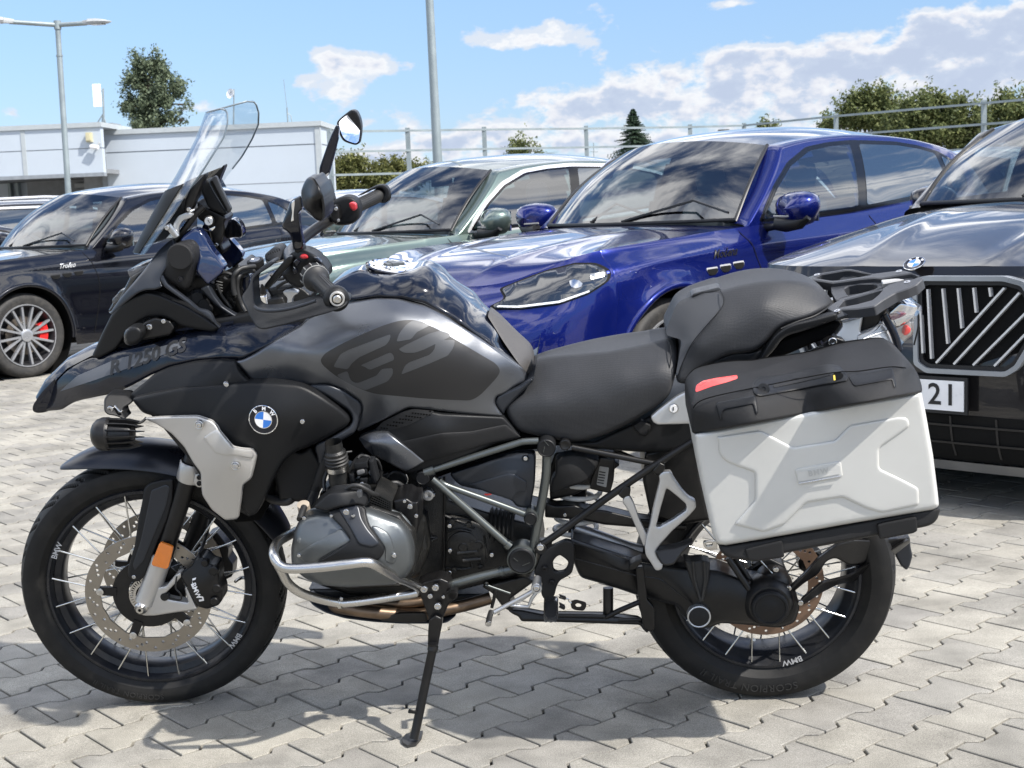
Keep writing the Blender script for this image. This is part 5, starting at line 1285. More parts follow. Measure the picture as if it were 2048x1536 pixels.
M_GREYP = mat('grey_rim_print', (.42, .42, .42), .5)
M_TYT = mat('raised_tyre_lettering', (.018, .018, .018), .5)
fwheel, ftxt = wheel('front_wheel', 'front wire spoked wheel with twin drilled brake discs', .325, .060, .2555, .045, Vector((.0012, 0, .3306)), .1091, -.0376, 1.0177, 40, 2, .1525, 1)
rwheel, rtxt = wheel('rear_wheel', 'rear wire spoked wheel behind the side case', .318, .085, .2285, .062, Vector((1.5234, 0, .3176)), 0, 0, 1.0, 40, 1, .138, 2)
# rim lettering: x,z plane angle measured from +X (rearwards) towards +Z
rtxt('rim_lettering', 'BMW', .021, .2165, -.0700, math.radians(-73), M_GREYP, flip=1, bold=.0003)
ftxt('rim_lettering', 'BMW', .019, .2430, -.0525, math.radians(-39), M_GREYP, flip=1, bold=.0003)
ftxt('rim_lettering', 'BMW', .019, .2430, -.0525, math.radians(152), M_GREYP, flip=1, bold=.0003)
rtxt('tyre_lettering', 'SCORPION TRAIL II', .026, .272, -.0855, math.radians(-100), M_TYT, flip=1, extrude=.0006, spacing=1.1)
ftxt('tyre_lettering', 'SCORPION TRAIL II', .019, .2905, -.0605, math.radians(-108), M_TYT, flip=1, extrude=.0006, spacing=1.1)
# valve stems
for rt, a, R_ in ((rwheel, -98, .2285), (fwheel, -2, .2555)):
    a = math.radians(a); mb = MB(); d = Vector((math.cos(a), 0, math.sin(a)))
    mb.tube([d*(R_-.034), d*(R_-.045), d*(R_-.052)+Vector((0, -.012, 0)), d*(R_-.056)+Vector((0, -.024, 0))], [.005, .005, .004, .004], 8); mb.build('valve_stem', M_STEEL, rt, 40)
# ================================================================== tank, fairing, seats
tank_c = sh('tank_cover', 'G', '560,300 620,255 690,215 760,190 812,190 850,206 920,214 985,212 1060,202 1120,184 1165,160 1205,160 1330,265 1440,365 1540,440 1595,470 1650,560 1700,650 1770,730 1815,790 1835,840 1815,862 1780,800 1700,742 1560,640 1350,500 1180,414 1020,373 880,368 700,388 640,380 580,350',
            '560,330,-.10 700,385,-.148 880,366,-.15 1020,373,-.15 1180,414,-.148 1350,500,-.147 1560,640,-.142 1700,742,-.13 1815,862,-.11 690,215,-.05 850,206,-.058 985,212,-.064 1120,184,-.055 1205,160,-.030 1330,265,-.030 1540,440,-.026 1700,650,-.03 900,270,-.118 1100,245,-.11 1250,300,-.11 1450,450,-.108 1650,620,-.09', m=M_GLOSS, e=.012, r=9, g=6, back=0, mir=True, rc=10, smooth=50, label='gloss black tank centre cover')
tank_s = sh('tank_side_panel', 'G', '-34,775 16,768 100,725 210,650 386,550 420,512 560,445 690,402 880,370 1020,376 1180,416 1350,502 1560,642 1700,744 1800,815 1835,868 1828,905 1760,935 1690,985 1640,1000 1628,1040 1650,1080 1682,1122 1665,1130 1400,1110 1240,1090 1080,1073 1040,1090 880,1170 750,1230 745,1190 785,1080 770,1030 660,958 560,918 430,930 350,925 200,938 136,945 60,880 0,810',
            '-34,790,-.205 60,860,-.20 386,555,-.165 210,650,-.195 136,940,-.19 400,700,-.215 300,850,-.198 560,445,-.150 560,760,-.222 700,880,-.205 700,402,-.15 880,371,-.15 1020,376,-.15 1180,416,-.15 1350,503,-.148 1560,643,-.144 1800,815,-.125 1000,470,-.192 1200,530,-.190 1450,690,-.178 1650,830,-.160 700,560,-.205 900,700,-.226 1150,720,-.215 1400,850,-.19 1640,1000,-.150 1665,1125,-.150 1400,1105,-.17 1080,1070,-.188 880,1000,-.205 760,1200,-.175 770,1030,-.19',
            m=M_GUN, e=.006, r=5, g=7, T=.03, mir=True, rc=8, smooth=60, label='gunmetal tank side panel with black decal')
dec = sh('tank_decal', 'G', '513,770 540,728 620,680 700,640 900,552 1010,518 1080,510 1160,520 1300,590 1500,710 1640,792 1668,836 1645,880 1540,992 1480,1028 1300,1022 1150,1012 860,985 780,958 690,915 600,862 530,802', None, T=.0006, m=M_DECAL, e=0, parent=tank_s.o, on=tank_s, off=.0010, rc=14, g=8)
for s_ in ('597,812 640,735 690,705 965,602 958,640 935,672 760,752 715,790 690,828 640,820', '770,803 965,718 985,745 985,768 830,832 800,812', '618,865 688,838 700,880 715,905 750,918 875,868 905,826 978,820 978,860 945,905 800,963 720,930 650,892',
           '1000,652 1018,600 1060,545 1105,515 1165,522 1218,546 1130,590 1095,635', '1012,700 1060,672 1210,600 1280,580 1345,600 1340,622 1180,700 1120,722 1050,722', '1030,862 1055,805 1080,785 1215,735 1245,700 1250,662 1280,640 1376,640 1365,690 1330,740 1215,790'):
    sh('logo_stroke', 'G', s_, None, T=.0004, m=M_DECALG, e=0, parent=tank_s.o, on=tank_s, off=.0016, rc=5, g=6)
# filler cap
pc = Uz('G', 985, 158, 0.0); ax = Vector((.17, -.06, 1)).normalized()
mb = MB(); mb.lathe(pc+ax*-.012, ax, [(0, .060), (.010, .060), (.0125, .057), (.0128, .050), (.0112, .049), (.0112, .030), (.0135, .029), (.0140, .012), (.0140, 0)], 48)
mb.build('filler_cap', M_CHROME, bike, 30); u_ = ax.orthogonal().normalized(); v_ = ax.cross(u_)
mb = MB(); mb.lathe(pc+ax*-.010, ax, [(0, .066), (.006, .066), (.008, .061), (.008, .055)], 48); mb.build('filler_ring', M_GLOSS, bike, 30)
for k in range(7):
    a = 2*PI*k/7+.3; bb = MB(); bb.lathe(pc+ax*.0008+(u_*math.cos(a)+v_*math.sin(a))*.0535, ax, [(-.003, .0032), (.001, .0032), (.0012, .0014), (0, 0)], 10); bb.build('bolt', M_BLKM, bike, 30)
bb = MB(); bb.obox(pc+ax*.003, u_*.026, v_*.007, ax*.002); bb.obox(pc+ax*.003+v_*.004, u_*.010, v_*.012, ax*.003); bb.build('cap_flap', M_GUN2, bike, 30)
sh('tank_pad', 'G', '1583,488 1590,466 1604,456 1650,486 1740,560 1820,628 1866,700 1876,780 1880,862 1864,884 1832,850 1780,790 1690,660', '1583,480,-.045 1650,486,-.02 1866,700,-.02 1880,870,-.05 1690,660,-.088 1832,850,-.105 1760,660,-.05', m=mat('grey_rubber_pad', (.055, .052, .05), .5, bump=.4, bscale=700), e=.006, r=6, back=0, mir=True, rc=8)
# rubber seam between pad and seat, dark side recess
sh('seat_front_cover', 'G', '1640,1000 1700,970 1790,930 1850,890 1880,870 1900,760 1880,900 1780,1000 1700,1085 1685,1120 1650,1080 1628,1040', -.145, T=.1, m=M_SATIN, e=.01, r=6, mir=True)
# seats
rs = sh('rider_seat', 'X', '1062,722 1085,712 1150,706 1222,700 1290,686 1335,674 1352,678 1356,705 1352,745 1340,790 1312,815 1262,845 1215,868 1170,882 1140,884 1095,876 1058,868 1036,862 1016,836 1008,812 1035,790 1056,762',
        '1062,722,-.03 1150,706,-.055 1290,686,-.065 1345,676,-.06 1030,800,-.135 1058,866,-.145 1140,882,-.150 1215,866,-.158 1312,815,-.162 1350,750,-.155 1150,760,-.130 1250,750,-.150 1200,820,-.165 1090,800,-.150 1320,730,-.145', m=M_SEAT, e=.02, r=9, g=8, back=0, mir=True, rc=14, smooth=70)
tb('seat_seam', 'H', '0,905,-.150 80,870,-.152 140,820,-.15 185,760,-.148 198,680,-.135 195,620,-.11 180,580,-.085', .0012, M_MATTE, n=6)
ps = sh('passenger_seat', 'H', '168,545 170,505 200,430 225,360 255,325 300,305 328,292 400,272 505,240 525,250 560,240 640,218 760,195 900,185 1020,192 1110,215 1180,258 1222,310 1238,345 1215,362 1160,395 1100,432 1010,460 930,480 870,520 830,565 790,610 735,650 660,662 560,672 470,722 380,765 345,835 310,858 240,850 228,805 255,650 268,572 215,560',
        '170,520,-.085 255,325,-.06 400,272,-.07 505,240,-.07 760,195,-.08 1000,192,-.07 1180,258,-.055 1238,345,-.06 300,850,-.165 240,800,-.16 470,720,-.165 700,655,-.168 870,520,-.165 1100,430,-.145 1215,362,-.10 500,450,-.150 800,350,-.150 1000,340,-.13 350,600,-.160 650,560,-.165 268,570,-.12', m=M_SEAT, e=.022, r=10, g=7, back=0, mir=True, rc=14, smooth=70)
sh('seat_nose_panel', 'H', '168,545 170,505 200,430 225,360 255,325 300,305 350,280 500,270 530,300 535,350 480,430 400,520 320,620 280,700 240,800 228,805 255,650 268,572 215,560', None, T=.001, m=M_SEATS, e=.0, parent=ps.o, on=ps, off=.0012, rc=12, g=6)
tb('seat_seam', 'H', '250,780,-.163 290,680,-.165 330,600,-.163 410,500,-.157 490,410,-.146 532,350,-.132 535,300,-.118 515,262,-.09', .0013, M_MATTE, n=6)
tb('seat_piping', 'H', '900,505,-.170 1010,458,-.160 1110,425,-.147 1180,385,-.12 1232,345,-.085', .0022, M_MATTE, n=6)
sh('seat_strap', 'H', '328,292 345,275 505,236 520,250 516,270 400,280 330,300', -.075, T=.05, m=M_SEATS, e=.003, r=3)
sh('seat_base', 'H', '325,850 380,770 470,705 600,655 690,655 760,640 800,600 790,680 735,780 560,810 340,880', -.150, T=.10, m=M_MATTE, e=.01, r=6)
sh('seat_heating_switch', 'H', '470,742 480,728 560,712 572,722 575,762 490,780 474,772', -.166, T=.01, m=M_GLOSS, e=.002, r=2, rc=2)
for x_ in (498, 520, 545): sh('switch_mark', 'H', f'{x_-5},{758-(x_-500)*.2} {x_+5},{754-(x_-500)*.2} {x_+5},{762-(x_-500)*.2} {x_-5},{766-(x_-500)*.2}', -.167, T=.001, m=M_WHITE, e=0, rc=1)
# ================================================================== beak, cowl, shrouds
beak = sh('beak', 'B', '58,1385 64,1345 110,1270 170,1200 240,1140 330,1085 395,1060 430,1070 500,1040 600,1015 750,980 930,930 1040,900 1180,880 1300,858 1420,850 1600,850 1720,860 1732,874 1650,925 1560,985 1450,1040 1360,1085 1200,1085 1060,1095 900,1130 780,1182 640,1260 540,1302 440,1322 330,1345 285,1358 245,1380 205,1408 95,1418 70,1408',
          '58,1385,-.015 95,1415,-.03 205,1408,-.055 285,1358,-.075 170,1210,-.03 330,1090,-.055 430,1075,-.075 600,1020,-.105 750,985,-.12 1040,905,-.135 1300,860,-.14 1720,862,-.15 540,1300,-.125 780,1180,-.155 1060,1095,-.185 1360,1085,-.195 1560,985,-.180 500,1180,-.115 900,1040,-.165 1250,960,-.180 300,1230,-.078', m=M_GLOSS, e=.010, r=7, g=7, T=.06, mir=True, rc=8, smooth=45, label='gloss black front beak')
# upper face of the beak joining both halves
P_l = [Uz('B', x, y, Y) for x, y, Y in [(60, 1370, -.015), (110, 1270, -.025), (240, 1140, -.045), (395, 1060, -.065), (600, 1015, -.10), (930, 930, -.13), (1300, 858, -.14)]]
mb = MB(); vs = []; 
for p in P_l:
    for t in np.linspace(-1, 1, 9): vs.append((p.x-.012*(1-t*t), p.y*t*-1, p.z+.016*(1-t*t)))
mb.add(vs, [(i*9+j, (i+1)*9+j, (i+1)*9+j+1, i*9+j+1) for i in range(len(P_l)-1) for j in range(8)]); mb.build('beak_top', M_GLOSS, bike, 40)
bd = sh('beak_decal', 'B', '190,1290 300,1190 520,1095 700,1042 900,985 1000,965 960,1010 800,1075 600,1150 420,1215', None, T=.0005, m=mat('dark_grey_decal', (.075, .08, .09), .4), e=0, parent=beak.o, on=beak, off=.0010, g=6)
def on_px(S, zone, x0, y0, dx, dy, k, off=.0016, ks=1.0):
    """text plane laid on a panel: origin and baseline direction in zone pixels, k px per unit"""
    L_ = math.hypot(dx, dy); ux, uy = dx/L_, dy/L_; vx, vy = uy, -ux
    def fn(x, y, z):
        X_, Y_ = px(zone, x0+(ux*x+vx*y*ks)*k, y0+(uy*x+vy*y*ks)*k)
        return U(X_, Y_, S.f(X_, Y_)-off-z)
    return fn
place_text('beak_lettering', 'R 1250 GS', 1.0, on_px(beak, 'B', 740, 1072, 430, -140, 118, off=.0024), M_DECAL, beak.o, shear=.45, bold=.03, spacing=1.0)
# cockpit and headlight surround
sh('headlight_bracket', 'B', '393,1066 425,1000 470,900 520,800 560,750 640,690 745,652 830,668 900,700 1000,742 1120,815 1215,882 1180,905 1130,900 1050,890 960,868 900,830 850,812 760,812 690,845 620,915 575,985 545,1022 490,1050 435,1078', '393,1066,-.085 545,1022,-.10 560,760,-.115 745,652,-.135 900,700,-.15 1200,885,-.165', m=M_MATTE, e=.008, r=6, T=.03, mir=True, rc=8)
sh('cowl_side', 'B', '915,312 925,350 922,410 885,475 845,545 835,590 850,620 800,640 740,640 690,660 620,715 562,765 530,795 510,790 540,745 580,690 640,620 690,560 740,500 790,430 830,380 880,335', '915,312,-.10 835,590,-.16 562,765,-.115 640,620,-.125 740,500,-.115 830,380,-.105 850,500,-.150', m=M_SATIN, e=.006, r=5, T=.04, mir=True, rc=8, label='satin charcoal windscreen cowl')
sh('cowl_strut', 'B', '835,580 855,615 900,650 1000,720 1100,790 1180,850 1218,885 1195,870 1160,790 1130,770 1080,760 1010,700 930,640 880,600 855,545 845,540', '835,580,-.160 1000,720,-.165 1218,885,-.17', m=M_SATIN, e=.003, r=3, T=.012, mir=True)
sh('headlamp', 'B', '622,512 700,484 735,490 700,540 640,640 590,700 560,765 510,792 502,770 530,725 525,700 560,665 575,640 600,640 640,560', -.085, T=.10, m=M_LENS, e=.004, r=4, mir=False, rc=4)
sh('headlamp_housing', 'B', '640,560 740,500 900,560 1000,720 900,760 700,700 560,790 540,760', -.07, T=.14, m=M_MATTE, e=.01, r=6)
cv = sh('cockpit_side_cover', 'B', '870,455 885,385 920,350 985,330 1040,345 1070,390 1072,450 1035,520 1022,600 1000,648 930,610 850,560 838,520', '870,455,-.15 985,330,-.15 1072,450,-.135 1000,648,-.14 940,450,-.165', m=M_MATTE2, e=.012, r=7, T=.05, rc=22, mir=True)
mb = MB(); mb.lathe(Uz('B', 962, 425, -.160), (0, -1, 0), [(-.01, .030), (.004, .030), (.007, .027), (.007, 0)], 36); mb.build('cover_cap', M_MATTE2, cv.o, 35)
lt('cover_hole', 'B', 962, 570, -.152, [(-.002, .0065), (.001, .0065), (.0012, .005), (-.001, .004), (-.001, 0)], M_GLOSS)
ic = sh('instrument_cowl', 'B', '955,330 980,295 1045,244 1085,252 1110,280 1140,330 1170,385 1215,440 1250,492 1225,535 1135,608 1095,560 1060,520 1080,420 1050,350', '955,330,-.11 1045,244,-.085 1250,492,-.10 1135,608,-.115 1100,420,-.105', m=mat('gloss_cowl_blue_reflection', (.008, .014, .045), .06, coat=1., coatr=.01), e=.005, r=5, T=.03, rc=6, mir=True)  # blue reflection put into the cowl's base colour
sh('cowl_inner_trim', 'B', '1088,632 1140,608 1180,680 1230,745 1300,790 1340,812 1325,822 1270,800 1190,740 1130,680', -.115, T=.02, m=M_SATIN, e=.004, r=4, mir=True)
sh('cowl_far_panel', 'Q', '440,800 480,820 715,1110 690,1150 620,1230 560,1200 480,1100 410,1020 440,940', .10, T=.004, m=M_SATIN, e=.002, r=4)
sh('cockpit_core', 'B', '1030,520 1135,560 1180,600 1260,560 1330,470 1400,520 1380,640 1360,760 1340,850 1215,885 1130,800 1060,760 930,660 900,560', -.06, T=.14, m=M_BLKM, e=.012, r=8)
for x_, y_, r_, h_ in ((1035, 700, .012, .04), (1070, 690, .016, .03), (1110, 730, .014, .03), (1140, 760, .010, .02)):
    lt('lamp_motor_cap', 'B', x_, y_, -.085, [(-.04, r_*1.2), (0, r_*1.2), (.004, r_), (h_*.3, r_*.8), (h_*.3, 0)], M_MATTE, axis=(.35, -1, .1))
for a_ in ('1195,600,-.09 1230,680,-.085 1290,760,-.08', '1240,560,-.07 1300,620,-.07 1330,720,-.07', '1180,560,-.06 1250,530,-.06 1330,560,-.06'):
    tb('wiring', 'B', a_, .004, M_RUBB, n=8)
sh('fork_bellows', 'B', '1240,640 1300,620 1330,660 1335,760 1300,790 1250,760', -.08, T=.06, m=M_RUBB, e=.01, r=5)
# fairing panels under the tank
up = sh('fairing_upper_panel', 'B', '640,1305 700,1262 790,1180 900,1130 1060,1096 1200,1088 1315,1096 1330,1150 1370,1200 1482,1268 1440,1292 1250,1318 1100,1352 900,1390 760,1425 715,1405 670,1350', '640,1305,-.17 790,1180,-.175 1060,1096,-.195 1315,1096,-.215 1482,1268,-.205 1250,1318,-.235 900,1390,-.215 715,1405,-.19 1050,1230,-.225 1200,1180,-.232', m=M_MATTE, e=.006, r=6, T=.05, mir=True, rc=8)
bolt('B', 1255, 1240, -.236, .006)
shr = sh('radiator_shroud', 'X', '262,797 300,788 360,775 420,770 500,765 560,766 592,768 612,774 640,790 680,818 696,832 700,842 694,852 660,872 622,892 590,904 565,925 548,955 530,995 515,1026 498,1034 470,990 430,950 400,900 360,862 320,835 285,826',
         '262,797,-.20 360,775,-.23 500,765,-.240 592,768,-.235 700,842,-.205 622,892,-.225 548,955,-.225 515,1026,-.20 320,835,-.225 450,850,-.262 560,830,-.262 640,830,-.238 520,900,-.25 450,930,-.24', m=M_MATTE, e=.008, r=8, g=8, T=.07, mir=True, rc=10, label='matt black radiator shroud with round badge')
se = sh('shroud_edge', 'G', '400,932 470,920 560,918 660,956 720,1000 772,1032 788,1075 770,1130 750,1195 735,1235 640,1290 580,1330 540,1400 525,1480 505,1600 470,1720 400,1730 440,1620 510,1500 500,1400 470,1312 600,1255 700,1195 722,1150 700,1095 560,1000', '400,932,-.20 660,956,-.20 788,1075,-.185 735,1235,-.20 640,1290,-.21 525,1480,-.20 470,1720,-.17 470,1312,-.21 700,1150,-.20 560,1000,-.21', m=M_SATIN, e=.008, r=6, T=.05, mir=True, rc=12)
sh('fairing_lower_panel', 'X', '300,828 330,838 400,838 520,870 600,905 622,892 648,935 640,985 610,1005 560,1000 548,955 500,1034 430,1000 380,920 330,860', -.17, T=.08, m=M_MATTE, e=.01, r=8)
# badge
roundel(Uz('X', 527, 839, -.2655), (-.06, -1, .02), (0, 0, 1), .0335, shr.o, tilt=math.radians(-8))
bolt('X', 453, 769, -.242, .0055); bolt('X', 605, 843, -.254, .0055)
# silver guard
sil = sh('radiator_guard', 'A', '735,-8 800,-14 900,-18 1010,-20 1085,5 1110,30 1125,60 1190,138 1240,148 1292,150 1316,178 1302,240 1286,302 1244,332 1232,420 1220,506 1155,514 1085,460 1035,385 1030,330 1028,270 985,212 945,140 880,70 800,20', '735,-8,-.235 900,-18,-.262 1010,-20,-.272 1110,30,-.275 1190,138,-.285 1310,165,-.262 1302,240,-.26 1220,506,-.225 1085,460,-.235 1030,300,-.255 880,70,-.25 1030,100,-.272 1180,230,-.278 1150,380,-.25', m=M_ALU, e=.006, r=4, g=5, T=.014, mir=True, rc=6, label='silver painted radiator guard')
sh('guard_facet', 'A', '1112,45 1130,66 1190,140 1240,150 1290,153 1304,175 1292,200 1200,182 1140,182 1100,170 1060,120 1040,90 1080,60', None, T=.002, m=M_ALU, e=.003, r=3, parent=sil.o, on=sil, off=.004, rc=4, mir=False)
for x_, y_ in ((1018, 25), (1205, 235)):
    c_ = Uz('A', x_, y_, -.284); mb = MB(); mb.lathe(c_, (0, -1, 0), [(-.012, .010), (.001, .010), (.0016, .009), (.0012, .0075), (.0004, .007)], 24); mb.build('guard_bolt', M_STEEL, sil.o, 30)
    mb = MB(); mb.lathe(c_, (0, -1, 0), [(-.002, .0068), (.003, .0065), (.0035, .0055), (.0035, .003), (.001, .0028), (.001, 0)], 18); mb.build('bolt', M_SCREW, sil.o, 30)
# knee panel with perforated vent, grey trim wing
kp = sh('side_intake_panel', 'G', '850,1222 900,1170 1040,1094 1110,1078 1290,1110 1480,1122 1685,1132 1740,1190 1796,1262 1760,1276 1640,1300 1500,1365 1370,1410 1230,1462 1090,1494 1050,1486 950,1400 880,1300', '850,1222,-.165 1040,1094,-.185 1290,1110,-.185 1685,1132,-.155 1796,1262,-.15 1500,1365,-.165 1230,1462,-.175 1090,1490,-.18 1290,1230,-.200', m=M_MATTE, e=.006, r=5, T=.05, mir=True, rc=5)
sh('vent_surround', 'G', '872,1212 910,1165 1045,1100 1110,1082 1245,1095 1225,1112 1080,1185 960,1218', None, T=.001, m=M_MATTE2, e=0, parent=kp.o, on=kp, off=.0016)
mb = MB()
for r_ in range(7):
    for k in range(7):
        x_ = 915+k*26+r_*24; y_ = 1198-k*13.5-r_*6.5+(r_ % 2)*2
        x_ = 905+r_*40+k*18; y_ = 1203-r_*19+k*2
        if not (900 < x_ < 1225 and 1095 < y_ < 1212 and y_ > 1250-(x_-850)*.42-46 and y_ < 1240-(x_-850)*.33): continue
        X_, Y_ = px('G', x_, y_); c_ = U(X_, Y_, kp.f(X_, Y_)-.0030)
        mb.add([c_+Vector((.0026*math.cos(a), 0, .0019*math.sin(a))) for a in np.linspace(0, 2*PI, 9)[:-1]], [tuple(range(8))])
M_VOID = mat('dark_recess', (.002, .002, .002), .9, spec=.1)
if mb.v:
    v_o = mb.build('vent_holes', M_VOID, kp.o, None); v_o['kind'] = 'stuff'
wg = sh('trim_wing', 'G', '758,1268 800,1246 870,1226 945,1228 1020,1290 1100,1350 1182,1418 1120,1455 1062,1480 1010,1460 930,1415 850,1378 800,1330', '758,1268,-.175 870,1226,-.185 945,1228,-.19 1182,1418,-.19 1062,1480,-.195 850,1378,-.185 838,1300,-.205 960,1330,-.205', m=M_GUN, e=.004, r=4, g=5, T=.03, mir=True, rc=3, label='grey faceted trim wing below the tank')
sh('trim_wing_facet', 'G', '758,1268 770,1262 838,1302 842,1318 860,1378 846,1376 800,1330', None, T=.001, m=M_SATIN, e=0, parent=wg.o, on=wg, off=.0015, g=4)
sh('panel_crease', 'G', '1290,1235 1480,1225 1700,1180 1800,1262 1600,1300 1400,1360 1180,1420 1100,1355 1030,1290', None, T=.002, m=M_MATTE2, e=.002, r=8, parent=kp.o, on=kp, off=.003, g=8)
# inner masses that close the view through the machine
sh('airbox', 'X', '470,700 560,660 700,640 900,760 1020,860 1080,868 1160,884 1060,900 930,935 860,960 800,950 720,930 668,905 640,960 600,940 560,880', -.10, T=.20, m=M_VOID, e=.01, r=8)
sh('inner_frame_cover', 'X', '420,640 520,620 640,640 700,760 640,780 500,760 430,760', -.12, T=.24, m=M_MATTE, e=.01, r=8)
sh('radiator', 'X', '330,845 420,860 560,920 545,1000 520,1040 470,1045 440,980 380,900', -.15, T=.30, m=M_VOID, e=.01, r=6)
sh('rear_tray', 'X', '1110,885 1190,882 1320,822 1388,800 1392,870 1375,895 1330,905 1290,905 1160,895', -.12, T=.24, m=M_MATTE, e=.01, r=8, label='black under-seat tray')
sh('undertray_moulding', 'E', '880,40 940,0 1010,30 1000,80 975,110 930,100', -.135, T=.02, m=M_MATTE2, e=.006, r=5)
# ================================================================== frame, engine, chassis
T1 = 'frame_tube'
tb(T1, 'M', '425,415,-.172 560,370,-.172 900,262,-.168 1290,140,-.165 1380,118,-.165 1520,112,-.165', .0080, M_FRAME, k=4)
tb(T1, 'M', '430,500,-.172 640,680,-.170 900,905,-.168 1215,1180,-.170', .0090, M_FRAME, k=4)
tb(T1, 'M', '500,510,-.168 560,560,-.166 720,620,-.165 1000,720,-.164 1250,812,-.165 1380,862,-.168', .0074, M_FRAME, k=4)
tb(T1, 'M', '1605,180,-.162 1600,420,-.162 1570,650,-.162 1530,860,-.163 1490,1080,-.165 1460,1250,-.165', .0105, M_FRAME, k=4)
tb(T1, 'D', '1120,884,-.185 1280,840,-.178 1400,812,-.172 1500,790,-.170', .0102, M_FRAME, k=4)
tb(T1, 'D', '1130,884,-.187 1155,877,-.186', .0125, M_FRAME); tb(T1, 'D', '1425,806,-.172 1445,800,-.172', .0122, M_FRAME); tb(T1, 'M', '1190,1160,-.170 1228,1192,-.170', .0118, M_FRAME)
def cap(zone, x, y, Y, r, ring=None):
    lt('frame_plug', zone, x, y, Y, [(-.05, r*.95), (-.003, r), (.001, r), (.003, r*.95), (.004, r*.86), (.0032, r*.82), (.0032, 0)], M_MATTE)
    if ring: lt('pivot_ring', zone, x, y, Y+.004, [(-.05, r*1.10), (-.003, r*1.12), (0, r*1.08), (.001, r*1.0)], ring)
cap('M', 1348, 1338, -.188, .0315, M_FRAME); cap('M', 1602, 185, -.182, .0215); cap('M', 1440, 908, -.188, .0150, M_FRAME); cap('M', 335, 492, -.180, .0160)
lt('frame_clamp', 'M', 405, 418, -.172, [(-.012, .012), (.012, .012)], M_FRAME, axis=(1, 0, .3))
for a_, b_ in (((1265, 1310), (1310, 1345)), ((1355, 1390), (1430, 1358)), ((1580, 110), (1625, 160)), ((1570, 230), (1585, 170))):
    seg(a_[0], a_[1], b_[0], b_[1], 'M', -.1922 if a_[1] > 1000 else -.1862, .0012, .0006, M_FRAME, 'plug_marking')
bolt('M', 1540, 1200, -.188, .0085); lt('pivot_boss', 'M', 1545, 1190, -.165, [(-.02, .014), (.018, .014), (.02, .012), (.02, 0)], M_BLKM)
bp = sh('battery_cover', 'M', '608,448 760,395 1000,320 1300,240 1480,236 1492,300 1482,560 1440,790 1380,800 1290,780 1250,722 1100,670 950,620 800,588 720,570 650,505', '608,448,-.135 1300,240,-.14 1490,240,-.14 1440,790,-.15 800,588,-.14 1250,500,-.158', m=M_SATIN, e=.005, r=4, g=6, T=.03, rc=6)
sh('cover_recess', 'M', '800,560 1210,440 1280,452 1405,530 1395,640 1300,640 1250,715 1000,640', None, T=.001, m=M_SATIN, e=.002, r=4, on=bp, off=.0035, parent=bp.o, g=6)
bolt('M', 1388, 290, -.146, .0055, bp.o); lt('bolt_cup', 'M', 1388, 292, -.145, [(-.002, .0085), (.001, .0085), (.0016, .0075)], M_MATTE, bp.o)
sh('fuse_label', 'M', '960,655 1045,650 1040,665 980,672', -.150, T=.002, m=M_RED, e=0)
sh('reservoir_cover', 'E', '368,262 420,240 490,228 560,240 668,268 610,380 560,420 470,445 360,488 330,470 345,400 372,360', '368,262,-.14 668,268,-.13 340,480,-.135 480,340,-.150', m=M_MATTE2, e=.006, r=5, T=.04, rc=8)
sh('battery', 'E', '665,250 770,262 760,400 735,490 600,460 610,400', -.09, T=.08, m=M_BLKM, e=.003, r=3)
sh('battery_sticker', 'E', '665,308 728,318 710,450 645,432', -.0925, T=.0005, m=mat('grey_sticker', (.25, .25, .24), .5), e=0, rc=2)
for k in range(5): seg(662-k*3, 345+k*18, 705-k*3, 352+k*18, 'E', -.0935, .0025, .0003, M_BLKM, 'sticker_print')
# engine
eb = sh('engine_block', 'X', '640,985 700,960 780,940 862,930 900,1000 1000,1030 1075,1050 1085,1120 1060,1150 1000,1160 900,1185 860,1200 700,1190 640,1170 625,1100', '700,960,-.10 862,930,-.11 1075,1050,-.09 1060,1150,-.10 860,1190,-.12 700,1180,-.12 850,1050,-.125', m=M_CAST, e=.012, r=8, g=10, T=.2)
sh('gear_housing', 'X', '888,1024 935,1035 980,1050 1020,1075 1040,1100 1052,1150 1010,1160 960,1152 888,1172', '888,1024,-.125 1040,1100,-.11 888,1172,-.125 1052,1150,-.11 950,1100,-.150', m=M_CAST, e=.012, r=8, T=.08)
tb('housing_flange', 'D', '1105,265,-.128 1104,420,-.13 1103,640,-.132 1105,835,-.13', .0028, M_BLKM, n=8)
tb('housing_flange', 'D', '955,420,-.132 930,470,-.132 925,560,-.134 950,700,-.134', .0025, M_BLKM, n=8)
for a_ in ('920,610,-.135 1065,612,-.128', '950,665,-.14 1065,615,-.13', '1115,640,-.135 1268,602,-.142', '1115,785,-.135 1220,790,-.142 1290,770,-.14', '1110,488,-.13 1280,560,-.14', '1250,600,-.145 1262,780,-.145', '960,300,-.13 945,560,-.13', '860,600,-.14 925,440,-.14', '1330,600,-.14 1345,700,-.142 1330,760,-.14'):
    tb('casting_rib', 'D', a_, .0032, M_CAST, n=8)
for x_, y_ in ((1135, 545), (1137, 685), (1135, 812), (905, 430), (1040, 370), (1375, 710)):
    bolt('D', x_, y_, -.150 if x_ > 1100 else -.140, .0052)
lt('frame_boss', 'D', 1012, 372, -.142, [(-.02, .013), (.001, .013), (.002, .010), (.001, .005), (0, 0)], M_ALU2)
for k in range(6):   # rubber bellows of the drive shaft
    c_ = Uz('D', 1372+k*24, 545+k*3, -.095); mb = MB(); mb.lathe(c_, (1, 0, -.1), [(-.0045, .040), (0, .047), (.0045, .040)], 28); mb.build('shaft_bellows', M_RUBB, bike, 60)
for k in range(5):
    tb('engine_casting_tube', 'D', f'{1180+k*10},{700+k*14},-.150 {1290+k*8},{690+k*14},-.146', .006, M_CAST, n=10) if k in (0, 3) else None
